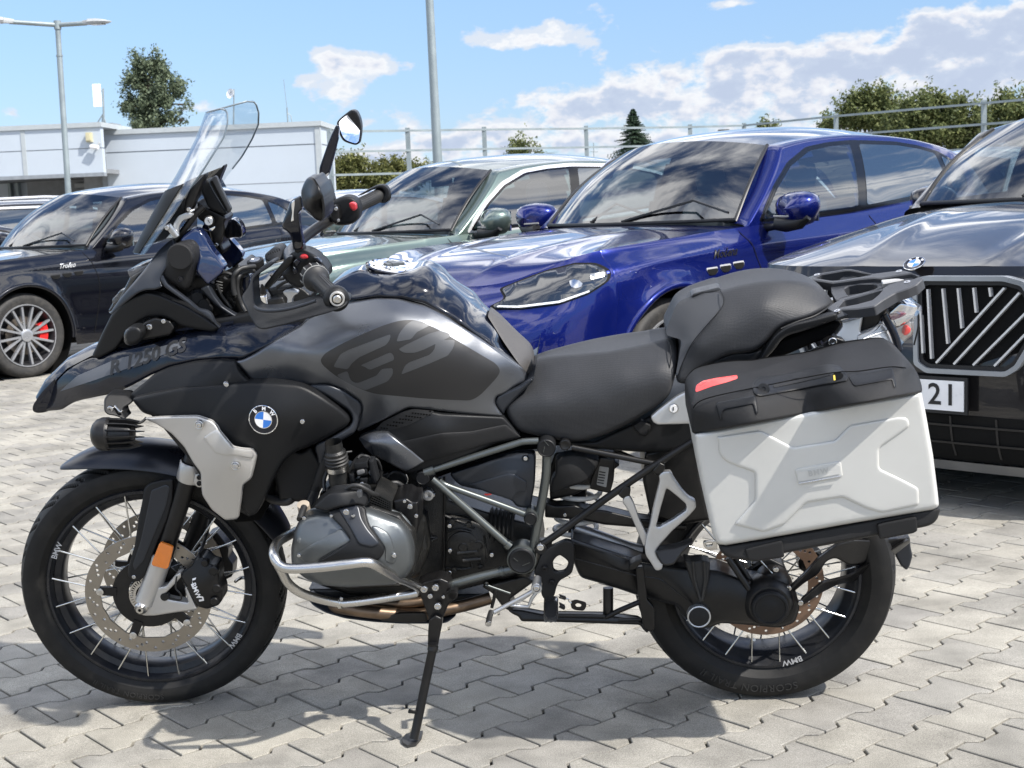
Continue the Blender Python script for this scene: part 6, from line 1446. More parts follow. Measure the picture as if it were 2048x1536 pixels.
lt('starter_cap', 'D', 1300, 655, -.146, [(-.02, .013), (.002, .013), (.003, .010), (.001, .008), (.001, 0)], M_CAST)
# cylinder and head
sh('cylinder', 'X', '640,1040 690,1000 760,985 815,1010 850,1040 858,1100 840,1150 800,1172 700,1178 640,1165', -.20, T=.12, m=M_CAST, e=.02, r=12)
hd = sh('cylinder_head', 'X', '596,1058 620,1030 680,1012 740,1008 800,1028 828,1060 838,1105 830,1145 800,1170 700,1176 640,1170 605,1150', -.335, T=.15, m=M_CAST, e=.02, r=10)
for k in range(6):
    a_ = [Uz('L', 1215+k*14, 705-k*28+10, -.315), Uz('L', 1525, 835-k*26, -.315)]
    mb = MB(); t_ = (a_[1]-a_[0]); mb.obox((a_[0]+a_[1])/2+Vector((0, .05, 0)), t_/2, (0, .055, 0), t_.normalized().cross(Vector((0, 1, 0)))*.0013); mb.build('cooling_fin', M_CAST, bike, None)
sh('head_bracket', 'L', '1530,690 1640,660 1730,650 1800,700 1890,700 1890,1000 1860,1180 1800,1180 1720,1040 1560,920', -.30, T=.10, m=M_BLKM, e=.008, r=6); bolt('L', 1775, 770, -.303, .0062)
hc = sh('head_cover', 'X', '583,1128 582,1098 589,1062 597,1042 611,1031 642,1023 680,1017 732,1014 765,1026 800,1040 816,1057 825,1076 829,1100 827,1132 815,1152 792,1168 700,1174 645,1171 612,1158 592,1142',
        '583,1128,-.385 597,1042,-.375 680,1017,-.37 765,1026,-.365 829,1100,-.370 815,1152,-.375 700,1174,-.385 612,1158,-.39 660,1090,-.415 760,1090,-.405 620,1090,-.405 700,1140,-.412', m=M_GUN2, e=.028, r=14, g=6, T=.06, mir=True, rc=8, smooth=50, label='gunmetal cylinder head cover')
sh('head_cover_brace', 'L', '648,842 720,800 790,786 1068,750 1120,765 1165,800 1180,900 1215,1030 1300,1150 1425,1335 1425,1390 1385,1465 1300,1540 900,1545 480,1545 700,1420 975,1238 850,1062 720,930', None, T=.01, m=M_MATTE, e=.005, r=4, on=hc, off=.010, rc=10, g=6)
sh('brace_facet', 'L', '790,790 1066,755 1090,830 1110,930 1200,1080 1370,1280 1260,1330 1080,1290 960,1060 860,900', None, T=.003, m=M_SATIN, e=.002, r=4, on=hc, off=.0135, rc=8, g=6)
bolt('L', 905, 845, -.418, .0068)
sh('cover_facet', 'L', '840,1068 975,1236 480,1530 330,1530 220,1420 500,1250', None, T=.002, m=M_GUN2, e=.0025, r=3, on=hc, off=.003, rc=4, g=6)
sh('cover_facet', 'L', '1240,1030 1330,1040 1470,1120 1520,1200 1600,1480 1560,1560 1440,1540 1440,1420 1440,1330 1300,1130', None, T=.002, m=M_GUN2, e=.0025, r=3, on=hc, off=.003, rc=8, g=6)
sh('coil_cover', 'L', '468,765 520,710 650,600 720,575 1050,545 1140,550 1190,580 1206,620 1205,715 1165,775 1120,765 1068,748 800,785 640,840 560,820 480,795', '468,765,-.375 1190,580,-.355 1205,715,-.36 800,785,-.395 800,650,-.388', m=M_MATTE, e=.008, r=5, g=5, T=.05, rc=8)
sh('coil_cover_facet', 'L', '1040,562 1110,548 1128,640 1070,665', -.3945, T=.01, m=M_GUN, e=.001, r=2)
tb('spark_lead', 'L', '900,545,-.36 980,490,-.365 1080,490,-.365 1180,540,-.36 1260,590,-.35 1330,615,-.33', .0052, M_RUBB)
# throttle body, hoses, connectors
ax_ = (-.04, -.15, 1)
lt('throttle_body', 'L', 815, 430, -.27, [(-.055, .022), (-.03, .024), (0, .0235), (.004, .0245), (.008, .0235), (.03, .022), (.034, .0245), (.075, .0245), (.08, .020), (.1, .019)], M_CAST, axis=ax_)
lt('hose_clamp', 'L', 815, 430, -.27, [(.031, .0250), (.031, .0258), (.042, .0258), (.042, .0250)], M_STEEL, axis=ax_)
lt('hose_clamp', 'L', 790, 545, -.285, [(-.001, .0230), (-.001, .0262), (.004, .0262), (.004, .0230)], M_STEEL, axis=ax_)
for z_ in (.05, .058, .066): lt('intake_bellows', 'L', 815, 430, -.27, [(z_-.003, .0235), (z_, .0275), (z_+.003, .0235)], M_RUBB, axis=ax_)
for b_ in ('1000,180 1190,150 1210,250 1020,270', '1040,270 1190,250 1200,340 1060,365', '1210,140 1270,150 1340,420 1290,470 1230,330', '940,330 1010,320 1030,430 960,450', '1080,380 1200,380 1180,500 1100,480'):
    sh('injector_plug', 'L', b_, -.29, T=.035, m=M_MATTE, e=.003, r=3, rc=2)
sh('plug_tab', 'L', '1042,285 1150,262 1160,320 1060,350', -.294, T=.01, m=mat('grey_plastic_tab', (.12, .12, .12), .4), e=.002, r=2)
bolt('L', 1120, 462, -.30, .0042)
lt('intake_pipe', 'L', 1600, 420, -.16, [(-.02, .026), (.004, .026), (.006, .0235), (.006, .021), (-.01, .02), (-.01, 0)], M_CAST)
tb('clamp_wire', 'L', '1720,330,-.172 1745,400,-.172 1720,470,-.172 1650,520,-.172 1560,520,-.172', .0013, M_STEEL, n=6)
tb('coolant_hose', 'D', '60,320,-.12 90,370,-.14 150,400,-.15 210,405,-.16 240,385,-.16', .011, M_RUBB)
sh('hose_joint', 'D', '130,280 200,290 220,350 180,400 130,380', -.13, T=.03, m=M_BLKM, e=.005, r=4)
lt('sensor_block', 'L', 320, 760, -.30, [(-.02, .014), (.004, .014), (.005, .009), (.005, 0)], mat('beige_plastic', (.33, .28, .22), .5), axis=(0, -.4, 1))
tb('sensor_lead', 'L', '330,780,-.32 300,860,-.34 270,950,-.36', .0075, M_RUBB)
tb('fairing_stay', 'L', '620,0,-.20 590,200,-.20 520,400,-.20 470,560,-.20', .010, M_MATTE, flat=.5)
tb('breather_hose', 'D', '700,360,-.22 760,320,-.21 830,300,-.20 880,330,-.19', .006, M_RUBB)
tb('breather_hose', 'D', '560,250,-.2 600,180,-.2 640,140,-.18', .006, M_RUBB)
# crash bar
P_u = '262,575,-.20 235,592,-.28 170,630,-.38 140,668,-.425 136,715,-.455 165,765,-.468 230,788,-.472 400,780,-.470 560,762,-.468 650,752,-.462 700,762,-.452 760,795,-.420 840,838,-.36 920,872,-.29 955,895,-.255 940,925,-.245 880,940,-.25'
tb('crash_bar', 'D', P_u, .0108, M_STEEL, k=6, n=18)
tb('crash_bar', 'D', '150,745,-.462 185,810,-.44 215,868,-.42 270,915,-.40 340,945,-.375 430,970,-.345 515,985,-.325', .0104, M_STEEL, k=6, n=18)
tb('crash_bar', 'D', '515,985,-.325 620,975,-.31 760,955,-.285 880,938,-.258 950,925,-.25', .0106, M_STEEL, k=5, n=18)
lt('bar_joint', 'D', 513, 985, -.326, [(-.004, .0125), (.004, .0125)], M_STEEL, axis=(1, -.1, .2)); bolt('D', 520, 960, -.332, .004)
lt('crash_bar_mount', 'D', 880, 765, -.365, [(-.03, .011), (.0, .011), (.004, .010), (.006, .006), (.006, 0)], M_ALU2, axis=(.2, -1, .1)); lt('mount_collar', 'D', 890, 740, -.35, [(-.02, .008), (.03, .009)], M_ALU2, axis=(-.3, -.5, -1))
br = sh('stand_bracket', 'D', '950,880 985,862 1080,840 1130,860 1145,900 1120,920 1180,930 1170,960 1130,990 1105,1050 1090,1085 1020,1085 1000,1020 975,960', -.235, T=.05, m=M_BLKM, e=.006, r=5)
for x_, y_, r_, Y_ in ((990, 905, .0085, -.268), (1055, 895, .0085, -.250), (1025, 945, .006, -.243), (1100, 950, .004, -.243), (1068, 1002, .0085, -.25)): bolt('D', x_, y_, Y_, r_)
for k in range(3): lt('stand_switch', 'D', 1140+k*10, 945-k*4, -.25, [(-.01, .009), (.004, .009), (.004, 0)], M_BLKM)
# exhaust and belly pan
tb('exhaust_header', 'D', '430,1000,-.10 520,1012,-.16 640,1030,-.18 800,1046,-.17 960,1050,-.15 1120,1020,-.13 1250,990,-.11 1370,955,-.10', .0150, M_HEAT, k=6, n=18)
tb('exhaust_header', 'D', '600,985,-.13 760,985,-.14 900,985,-.14 1100,960,-.12', .0125, M_HEAT, k=6, n=16)
sh('heat_plate', 'D', '760,1060 850,1042 1000,1040 1010,1090 900,1095 740,1085', -.185, T=.01, m=M_BLKM, e=.002, r=3)
bpn = sh('belly_pan', 'D', '318,950 360,1000 430,1040 540,1072 700,1092 860,1102 1010,1102 1120,1098 1180,1050 1120,1060 960,1078 760,1070 600,1050 480,1020 400,975 345,940', '318,950,-.12 540,1072,-.17 860,1102,-.15 1180,1050,-.12', m=M_SATIN, e=.004, r=4, T=.30, rc=8)
sh('sump', 'D', '330,900 600,900 900,900 1100,930 1360,930 1330,985 1200,1010 900,1010 600,1010 420,990', -.08, T=.18, m=M_CAST, e=.01, r=8)
for k in range(6): tb('sump_rib', 'D', f'{760+k*40},{985-k*4},-.10 {740+k*40},{930-k*4},-.11', .005, M_CAST, n=8)
sh('engine_plate', 'D', '1320,890 1560,830 1620,860 1480,960 1500,1040 1440,1010 1380,930', -.13, T=.08, m=M_CAST, e=.008, r=5)
# side stand
st = sh('side_stand', 'D', '1018,1075 1055,1050 1095,1070 1092,1110 1078,1180 1066,1245 1012,1245 1012,1160', '1018,1075,-.235 1066,1245,-.262', m=M_BLKM, e=.006, r=5, T=.024)
foot = Vector(to_loc((.682, -.330, .012)))
top_ = Uz('D', 1040, 1240, -.255)
mb = MB(); mb.tube([top_+Vector((0, 0, .012)), top_, foot*.97+top_*.03, foot], [.0115, .0105, .0105, .0105], 16); mb.build('stand_leg', M_BLKM, st.o, 40)
mb = MB(); mb.lathe(top_, (foot-top_), [(-.006, .0125), (.006, .0125)], 16); mb.build('stand_collar', M_BLKM, st.o, 40)
# foot plate lies on the ground: built level in the world, expressed in the machine's frame
fp = [WZ(*q) for q in ((806, 1490), (803, 1484), (812, 1473), (828, 1468), (846, 1467), (843, 1480), (832, 1493), (815, 1496))]
Rb = Matrix.Rotation(-LEAN, 3, 'X'); n_ = len(fp)
vs = [Rb @ Vector((p.x, p.y, .0008)) for p in fp]+[Rb @ Vector((p.x, p.y, .007)) for p in fp]
me = bpy.data.meshes.new('stand_foot'); me.from_pydata([tuple(v) for v in vs], [], [tuple(range(n_))[::-1], tuple(range(n_, 2*n_))]+[(i, (i+1) % n_, n_+(i+1) % n_, n_+i) for i in range(n_)]); link('stand_foot', me, mat('worn_black_steel', (.05, .05, .05), .5, metal=.6, var=.4, vscale=40), st.o, 30)
pg = foot*.25+top_*.75; pg = foot*.70+top_*.30
mb = MB(); mb.tube([pg, pg+Vector((-.012, -.010, .004)), pg+Vector((-.022, -.016, .010))], [.004, .004, .005], 8); mb.build('stand_peg', M_BLKM, st.o, 40)
# gear lever
lt('gear_lever_pivot', 'D', 1630, 900, -.265, [(-.05, .010), (-.002, .0125), (.002, .0125), (.0035, .0115), (.003, .008)], M_ALU2); bolt('D', 1630, 900, -.269, .007)
tb('gear_lever', 'D', '1628,905,-.262 1560,945,-.262 1470,992,-.265 1385,1038,-.27', .0052, M_ALU2, sm=False)
tb('gear_lever_brace', 'D', '1632,920,-.262 1602,960,-.262 1585,1005,-.262 1530,1002,-.262 1480,995,-.263', .0042, M_ALU2, sm=False)
tb('gear_lever_brace', 'D', '1590,935,-.262 1515,985,-.262', .0035, M_ALU2, sm=False)
tb('toe_peg', 'D', '1372,1035,-.272 1362,1065,-.29 1355,1102,-.315', .0068, M_RUBB, sm=False); lt('toe_peg_cap', 'D', 1355, 1104, -.317, [(-.003, .0072), (.001, .0072), (.002, .005), (.002, 0)], M_SCREW, axis=(0, -1, -.4))
tb('shift_rod', 'D', '1340,880,-.20 1400,902,-.20 1480,930,-.20', .0028, M_FRAME, sm=False); lt('rod_joint', 'D', 1345, 880, -.20, [(-.005, .005), (.005, .005)], M_STEEL)
tb('shift_rod', 'D', '1395,905,-.19 1388,960,-.19 1375,1010,-.19', .004, M_BLKM, sm=False)
# foot rest plate and pegs
fr = sh('footrest_plate', 'E', '225,1010 250,960 270,900 330,850 440,800 480,812 496,838 496,960 480,1025 440,1050 400,1070 378,1110 365,1170 340,1200 300,1205 272,1160 285,1080 240,1050', -.185, T=.016, m=M_MATTE, e=.004, r=4, holes=['352,945 375,915 400,900 440,928 458,950 450,985 430,1012 385,1018 358,1005'], rc=8)
for x_, y_, r_ in ((298, 992, .0062), (346, 1085, .0062)): bolt('E', x_, y_, -.190, r_, m=M_BLKM); 
fg = sh('footpeg', 'E', '292,1212 310,1200 372,1200 388,1212 388,1325 372,1355 355,1348 340,1356 320,1348 302,1356 290,1330', '292,1212,-.235 388,1212,-.235 340,1350,-.32', m=M_STEEL, e=.002, r=2, T=.022, rc=3, label='ridged metal footpeg with rubber pad')
sh('footpeg_rubber', 'E', '300,1222 318,1210 365,1210 378,1222 378,1300 365,1325 315,1325 300,1300', None, T=.006, m=M_RUBB, e=.003, r=3, on=fg, off=.003, parent=fg.o)
for k in range(5): tb('spring_coil', 'E', f'{398+k*9},{1165+k*3},-.20 {402+k*9},{1178+k*3},-.21 {396+k*9},{1188+k*3},-.20', .0016, M_BLKM, n=6)
for k in range(6): tb('spring_coil', 'E', f'{398+k*6},{1220+k*3},-.20 {402+k*6},{1238+k*3},-.21 {396+k*6},{1250+k*3},-.20', .0016, M_BLKM, n=6)
sh('spring_anchor', 'E', '470,1215 505,1200 575,1220 578,1245 560,1275 500,1270 475,1255', -.20, T=.004, m=M_BLKM, e=.001, r=2, holes=['500,1232 520,1222 545,1232 540,1250 510,1252'])
tb('spring_wire', 'E', '430,1190,-.20 455,1195,-.20 460,1210,-.20 478,1222,-.20', .0016, M_STEEL, n=6)
# centre stand
cs = sh('centre_stand', 'E', '48,1268 90,1262 140,1264 290,1292 700,1298 930,1325 1000,1395 985,1425 955,1400 935,1368 400,1350 140,1345 125,1312 90,1300', '48,1268,-.13 700,1298,-.12 1000,1400,-.13', m=M_BLKM, e=.008, r=6, T=.022, rc=6)
tb('centre_stand_tube', 'E', '380,1305,-.135 560,1308,-.132 700,1312,-.13', .0055, M_BLKM)
tb('centre_stand_strut', 'E', '722,1120,-.10 722,1300,-.11', .0125, M_BLKM, sm=False); tb('centre_stand_tube', 'E', '700,1320,-.12 800,1270,-.12 930,1215,-.12', .0065, M_BLKM, sm=False); tb('centre_stand_tube', 'E', '790,1335,-.122 940,1330,-.122', .005, M_BLKM, sm=False)
sh('centre_stand_leg', 'E', '905,985 960,975 972,1090 985,1200 1030,1250 1032,1395 1010,1418 960,1400 945,1320 925,1200', -.165, T=.014, m=M_BLKM, e=.004, r=4)
sh('centre_stand_lever', 'E', '862,968 900,940 948,926 952,938 925,975 895,1000 868,1005', '862,968,-.19 948,926,-.20', m=M_BLKM, e=.003, r=3, T=.03)
# swingarm, final drive
sw = sh('swingarm', 'X', '1140,1075 1180,1085 1230,1105 1280,1120 1345,1132 1400,1135 1440,1140 1480,1155 1520,1165 1560,1150 1590,1175 1600,1215 1590,1245 1560,1256 1500,1250 1440,1246 1420,1256 1390,1255 1370,1235 1355,1212 1290,1196 1220,1172 1160,1155 1145,1120', '1140,1075,-.115 1280,1120,-.13 1400,1135,-.145 1520,1165,-.15 1600,1215,-.15 1500,1250,-.15 1290,1196,-.13 1160,1155,-.115 1250,1140,-.150 1400,1190,-.17 1500,1210,-.175', m=M_BLKM, e=.014, r=8, g=8, T=.08, rc=10, smooth=60, label='black shaft drive swingarm')
tb('swingarm_rib', 'E', '500,925,-.150 700,980,-.154 900,1035,-.158 1060,1060,-.162 1130,1110,-.166 1280,1230,-.168', .0022, M_BLKM, n=8)
tb('swingarm_upper_rib', 'E', '470,800,-.125 650,860,-.13 900,940,-.135', .006, M_SATIN)
lt('final_drive', 'I', 932, 975, -.195, [(-.10, .050), (-.055, .062), (-.035, .061), (-.018, .054), (-.010, .0475), (-.008, .040), (-.008, 0)], M_BLKM, n=40)
lt('final_drive_cap', 'I', 932, 975, -.195, [(-.03, .043), (.004, .043), (.008, .040), (.009, .036), (.0065, .034), (.0065, .022), (.0085, .018), (.009, 0)], M_MATTE, n=40)
lt('final_drive_neck', 'I', 955, 850, -.14, [(-.04, .040), (.0, .040), (.015, .034), (.024, .022), (.027, 0)], M_BLKM, n=32)
for x_, y_ in ((1035, 868), (1100, 948), (965, 765)): bolt('I', x_, y_, -.165, .0065, m=M_STEEL)
lt('pivot_cap_ring', 'X', 1398, 1233, -.178, [(-.03, .0275), (.003, .0275), (.004, .0255), (.003, .0238)], M_ALU2, n=36); lt('pivot_cap', 'X', 1398, 1233, -.178, [(-.03, .0235), (.003, .0235), (.0045, .021), (.0045, 0)], M_MATTE2, n=36)
sh('gaiter', 'I', '458,708 500,718 560,712 604,722 598,820 570,942 545,945 500,830', '458,708,-.17 604,722,-.17 555,945,-.185', m=M_RUBB, e=.008, r=5, T=.04)
for a_ in ('510,720,-.184 520,820,-.186 552,935,-.19', '570,720,-.184 575,820,-.186 560,930,-.19'): tb('gaiter_fold', 'I', a_, .0035, M_RUBB, n=8)
tb('paralever_strut', 'I', '700,700,-.155 830,890,-.165', .0075, M_BLKM, sm=False); tb('paralever_strut', 'I', '740,700,-.13 860,880,-.14', .0065, M_BLKM, sm=False)
sh('brake_line_cover', 'I', '860,710 930,700 1010,740 1060,860 1000,860 965,805', -.11, T=.05, m=M_BLKM, e=.006, r=5)
tb('brake_line', 'I', '880,715,-.15 930,770,-.15 965,805,-.15', .0018, M_STEEL, n=6)
sh('carrier_arm', 'I', '1030,885 1045,860 1130,780 1200,700 1300,625 1400,600 1500,605 1690,585 1700,600 1560,690 1440,740 1370,745 1290,700 1240,720 1200,790 1120,840 1060,890', '1030,885,-.16 1300,625,-.13 1700,600,-.03', m=M_BLKM, e=.008, r=5, T=.016, rc=8)
sh('carrier_arm', 'I', '1095,952 1110,925 1220,835 1290,820 1370,800 1500,720 1690,600 1705,615 1600,700 1500,775 1400,830 1300,850 1220,890 1120,958', '1095,952,-.16 1290,820,-.14 1705,615,-.03', m=M_BLKM, e=.006, r=4, T=.014, rc=8)
sh('brake_caliper_rear', 'I', '1085,660 1160,650 1230,700 1200,780 1150,800 1090,760', -.05, T=.06, m=M_BLKM, e=.01, r=6)
sh('hugger_bracket', 'I', '1625,640 1660,600 1700,585 1704,640 1715,690 1700,745 1682,770 1650,745 1620,690', .04, T=.05, m=M_SATIN, e=.006, r=4)
sh('chassis_dark_panel', 'X', '1110,905 1160,900 1210,905 1240,930 1200,960 1150,990 1100,1000 1098,940', -.06, T=.12, m=M_BLKM, e=.005, r=5)
sh('upper_swing_link', 'E', '300,545 370,570 500,565 560,590 700,600 900,650 1250,700 1240,740 950,720 700,700 560,670 300,650', -.09, T=.04, m=M_BLKM, e=.008, r=5); bolt('E', 433, 635, -.10, .0045)
tb('silencer_link', 'E', '500,720,-.05 700,790,-.05 860,850,-.05 950,870,-.05', .014, mat('dull_silver_pipe', (.3, .3, .3), .35, metal=.8), n=14)
sh('mud_guard_inner', 'X', '1290,905 1395,880 1400,950 1420,1040 1360,1050 1300,1030 1285,960', -.10, T=.20, m=M_BLKM, e=.01, r=8)
# shock spring
c0, c1 = Uz('E', 500, 770, -.01), Uz('E', 545, 330, -.01); d_ = c1-c0; u_ = d_.normalized().orthogonal(); v_ = d_.normalized().cross(u_)
mb = MB(); mb.tube([c0+d_*t+(u_*math.cos(t*5.5*2*PI)+v_*math.sin(t*5.5*2*PI))*.036 for t in np.linspace(0, 1, 130)], .0062, 10); mb.build('shock_spring', M_SPRING, bike, 60)
mb = MB(); mb.tube([c0, c1], .018, 16); mb.build('shock_body', M_BLKM, bike, 60)
# rear subframe
tb('subframe_tube', 'E', '275,835,-.172 420,735,-.170 700,530,-.168 1000,325,-.166 1290,140,-.165', .0088, M_BLKM, k=3)
tb('subframe_tube', 'E', '480,182,-.150 700,225,-.152 900,265,-.155 1040,292,-.158', .0070, M_BLKM, k=3); tb('subframe_tube', 'E', '760,200,-.02 900,260,-.02', .006, M_BLKM)
lt('subframe_boss', 'E', 435, 165, -.16, [(-.02, .013), (.002, .013), (.003, .010), (.001, .006), (.001, 0)], M_BLKM); sh('subframe_end', 'E', '235,830 280,800 350,800 345,850 290,885 240,880', -.175, T=.02, m=M_BLKM, e=.004, r=4); bolt('E', 270, 850, -.180, .0085)
for x_, y_ in ((845, 475), (1075, 320)): sh('peg_bracket_mount', 'E', f'{x_-60},{y_+20} {x_-10},{y_-40} {x_+30},{y_-20} {x_+20},{y_+40} {x_-30},{y_+50}', -.178, T=.03, m=M_BLKM, e=.005, r=4)
pb = sh('passenger_peg_bracket', 'E', '1060,372 1085,345 1140,340 1160,385 1215,465 1262,515 1306,535 1310,585 1262,640 1150,740 1068,835 1040,880 1060,915 1090,968 1080,1000 1040,1008 1005,950 972,905 965,850 975,790 1000,700 1030,560 1068,400', '1085,345,-.180 1306,560,-.185 1060,990,-.20 1000,800,-.19', m=M_ALU2, e=.0035, r=3, T=.016, holes=['1112,455 1135,470 1190,515 1242,560 1245,600 1160,660 1070,712 1042,712 1070,600'], rc=5, g=4, smooth=30, label='bare aluminium passenger footrest bracket')
sh('passenger_peg_arm', 'E', '815,545 835,510 862,502 890,545 930,660 985,770 1000,850 960,850 900,700 850,595', -.178, T=.014, m=M_ALU2, e=.0035, r=3, rc=6)
sh('passenger_footpeg', 'E', '1035,880 1080,862 1170,850 1240,825 1292,808 1270,840 1225,880 1160,965 1110,975 1080,965 1050,920', '1035,880,-.205 1292,808,-.215 1110,975,-.235', m=M_RUBB, e=.008, r=5, T=.03)

# loose wiring, hoses and ties around the throttle body and under the tank
rw_ = random.Random(8)
for a_ in ('1280,560,-.25 1340,600,-.24 1420,640,-.22 1500,650,-.20', '1220,120,-.24 1330,140,-.23 1380,300,-.22 1340,480,-.22 1300,560,-.24', '1060,120,-.26 1100,80,-.25 1200,90,-.24 1280,160,-.23', '1350,620,-.22 1450,560,-.20 1620,560,-.18 1700,640,-.17',
           '680,40,-.22 760,60,-.23 850,40,-.23 980,20,-.22', '640,300,-.24 600,420,-.25 610,560,-.26', '700,620,-.30 640,650,-.31 560,700,-.32', '1400,560,-.19 1480,600,-.18 1560,590,-.17 1680,560,-.165', '1840,860,-.15 1860,980,-.15 1850,1100,-.15', '1900,700,-.15 1880,860,-.15 1900,1040,-.15'):
    tb('wiring', 'L', a_, rw_.choice((.0025, .0035, .0045)), M_RUBB, n=8)
for x_, y_ in ((1380, 300), (1100, 85), (1500, 645), (600, 430)): lt('cable_tie', 'L', x_, y_, -.235, [(-.003, .0055), (.003, .0055)], M_BLKM, axis=(.3, .1, 1), n=10)
for x_, y_, r_ in ((1700, 700, .004), (1860, 900, .0045), (1840, 1230, .0045), (1560, 1440, .005), (1000, 900, .0035), (700, 900, .0035), (330, 930, .004), (260, 1440, .004), (1740, 1440, .005)): bolt('L', x_, y_, -.40 if x_ < 1700 and y_ > 880 else -.31, r_)
for k in range(4): tb('casting_rib', 'D', f'{1120+k*4},{520+k*60},-.140 {1190},{505+k*62},-.146 {1260},{520+k*60},-.146', .0024, M_CAST, n=8)
for x_, y_ in ((1150, 520), (1245, 540), (1262, 640), (1290, 700), (1310, 780), (1160, 800)): lt('casting_boss', 'D', x_, y_, -.148, [(-.01, .0065), (.003, .0060), (.0035, .0035), (.0035, 0)], M_CAST)
lt('clutch_cover', 'D', 1215, 660, -.140, [(-.02, .040), (.006, .038), (.009, .030), (.010, .012), (.012, .010), (.012, 0)], M_CAST, n=40)
# ================================================================== front end, cockpit, rear end, case
# front mudguard: an arch over the wheel, turned with it
fend = MB(); cen = Vector((.0012, 0, .3306)); kf = Vector((math.sin(math.radians(25.7)), 0, math.cos(math.radians(25.7)))); Rf = Matrix.Rotation(.1091, 3, kf)
rows = []; 
th_ = [math.radians(a) for a in (-31, -27, -22, -15, -6, 4, 14, 24, 34, 44, 54, 64, 72)]
hw = [.012, .034, .052, .066, .074, .078, .078, .078, .078, .078, .076, .07, .06]
rr_ = [.372, .374, .376, .378, .378, .376, .374, .372, .370, .370, .370, .370, .368]
drop = [.004, .012, .022, .034, .045, .050, .052, .050, .048, .046, .044, .040, .034]
for outw in (0, 1):
    for a, h_, r_, dp in zip(th_, hw, rr_, drop):
        for u in np.linspace(-1, 1, 17):
            rad = (r_-dp*abs(u)**2.4)-(.003 if outw else 0); y = h_*math.sin(u*PI/2)**1 if False else h_*u*(1-.12*u*u)*1.13
            rows.append(Rf @ Vector((rad*math.sin(a), y, rad*math.cos(a)))*1.01+cen)
nr, nc = len(th_), 17; fs = []
for o_ in (0, 1):
    b0 = o_*nr*nc
    fs += [(b0+i*nc+j, b0+(i+1)*nc+j, b0+(i+1)*nc+j+1, b0+i*nc+j+1) for i in range(nr-1) for j in range(nc-1)]
for i in range(nr-1):
    for j in (0, nc-1): fs.append((i*nc+j, (i+1)*nc+j, nr*nc+(i+1)*nc+j, nr*nc+i*nc+j))
for j in range(nc-1):
    for i in (0, nr-1): fs.append((i*nc+j, i*nc+j+1, nr*nc+i*nc+j+1, nr*nc+i*nc+j))
fend.add(rows, fs); fo_ = fend.build('front_mudguard', mat('satin_black_mudguard', (.016, .018, .025), .3, metal=.3), bike, 60)
sub = fo_.modifiers.new('s', 'SUBSURF'); sub.levels = sub.render_levels = 2
tb('fork_tube', 'A', '1040,60,-.098 985,220,-.100 920,430,-.102 850,650,-.104 805,790,-.104', .0232, M_BLKM, sm=False, n=24)
tb('fork_tube', 'A', '1100,150,.10 1060,420,.10 980,640,.10 930,800,.10', .0232, M_BLKM, sm=False, n=24)
tb('fork_leg', 'A', '832,690,-.106 800,780,-.107 770,870,-.108 745,930,-.110', .0262, M_ALU, sm=False, n=24)
lt('fork_collar', 'A', 828, 700, -.106, [(-.004, .0272), (.004, .0272)], M_ALU, axis=(.33, 0, 1))
lt('fork_clamp', 'A', 978, 262, -.100, [(-.024, .0285), (-.021, .0305), (.021, .0305), (.024, .0285)], M_ALU, axis=(.33, 0, 1), n=36)
sh('fork_clamp_ear', 'A', '1000,275 1035,278 1036,345 1010,345 990,320', -.130, T=.03, m=M_ALU, e=.003, r=3)
for y_ in (295, 325): bolt('A', 1020, y_, -.131, .006, m=M_BLKM)
fs_ = sh('fork_guard', 'A', '738,345 770,320 830,305 888,298 885,400 860,500 800,650 740,800 715,825 690,830 655,800 655,760 690,640 710,500 728,420', '738,345,-.115 888,298,-.12 660,790,-.125', m=M_MATTE, e=.006, r=5, T=.012, rc=6, mir=True)
sh('guard_inset', 'A', '775,360 850,330 870,345 850,440 800,560 735,720 690,770 680,740 720,620 750,480', None, T=.001, m=M_SATIN, e=.001, r=3, on=fs_, off=.002, parent=fs_.o)
bolt('A', 686, 803, -.128, .005)
ft_ = sh('fork_foot', 'A', '735,880 760,830 790,860 850,850 900,790 925,780 930,800 905,830 830,905 870,920 965,935 945,862 955,850 1000,948 1012,968 990,975 900,985 790,1002 740,1002 702,988 690,955 705,925 725,915', -.125, T=.030, m=M_ALU, e=.005, r=3, rc=4, g=4, label='silver fork foot with caliper mount')
lt('axle_nut', 'A', 724, 962, -.130, [(-.03, .016), (.004, .016), (.006, .0135), (.012, .010), (.014, .009), (.0145, .004), (.010, .003)], M_STEEL)
lt('wheel_sensor', 'A', 845, 902, -.120, [(-.01, .010), (.006, .010), (.007, .006), (.007, 0)], M_BLKM)
rf_ = sh('side_reflector', 'A', '816,632 826,626 884,648 886,662 862,755 850,764 780,745 776,732', -.140, T=.008, m=M_ORANGE, e=.0015, r=2, rc=3, label='orange fork reflector')
cal = sh('brake_caliper', 'A', '925,800 945,770 985,740 1000,700 1040,700 1075,735 1110,745 1122,790 1120,830 1138,870 1140,920 1120,948 1060,968 1012,955 960,860', '925,800,-.125 1040,700,-.12 1140,920,-.12 1060,968,-.12 1030,850,-.140', m=M_BLKM, e=.006, r=4, T=.055, g=4, rc=4, label='black front brake caliper')
for x_, y_, r_ in ((1095, 770, .012), (1112, 860, .011), (1100, 925, .010), (1050, 730, .009)): lt('caliper_piston_housing', 'A', x_, y_, -.128, [(-.01, r_), (.004, r_), (.006, r_*.8), (.006, 0)], M_BLKM)
place_text('caliper_lettering', 'BMW', 1.0, on_px(cal, 'A', 1003, 875, 42, 105, 36, off=.0020), M_WHITE, cal.o, bold=.02)
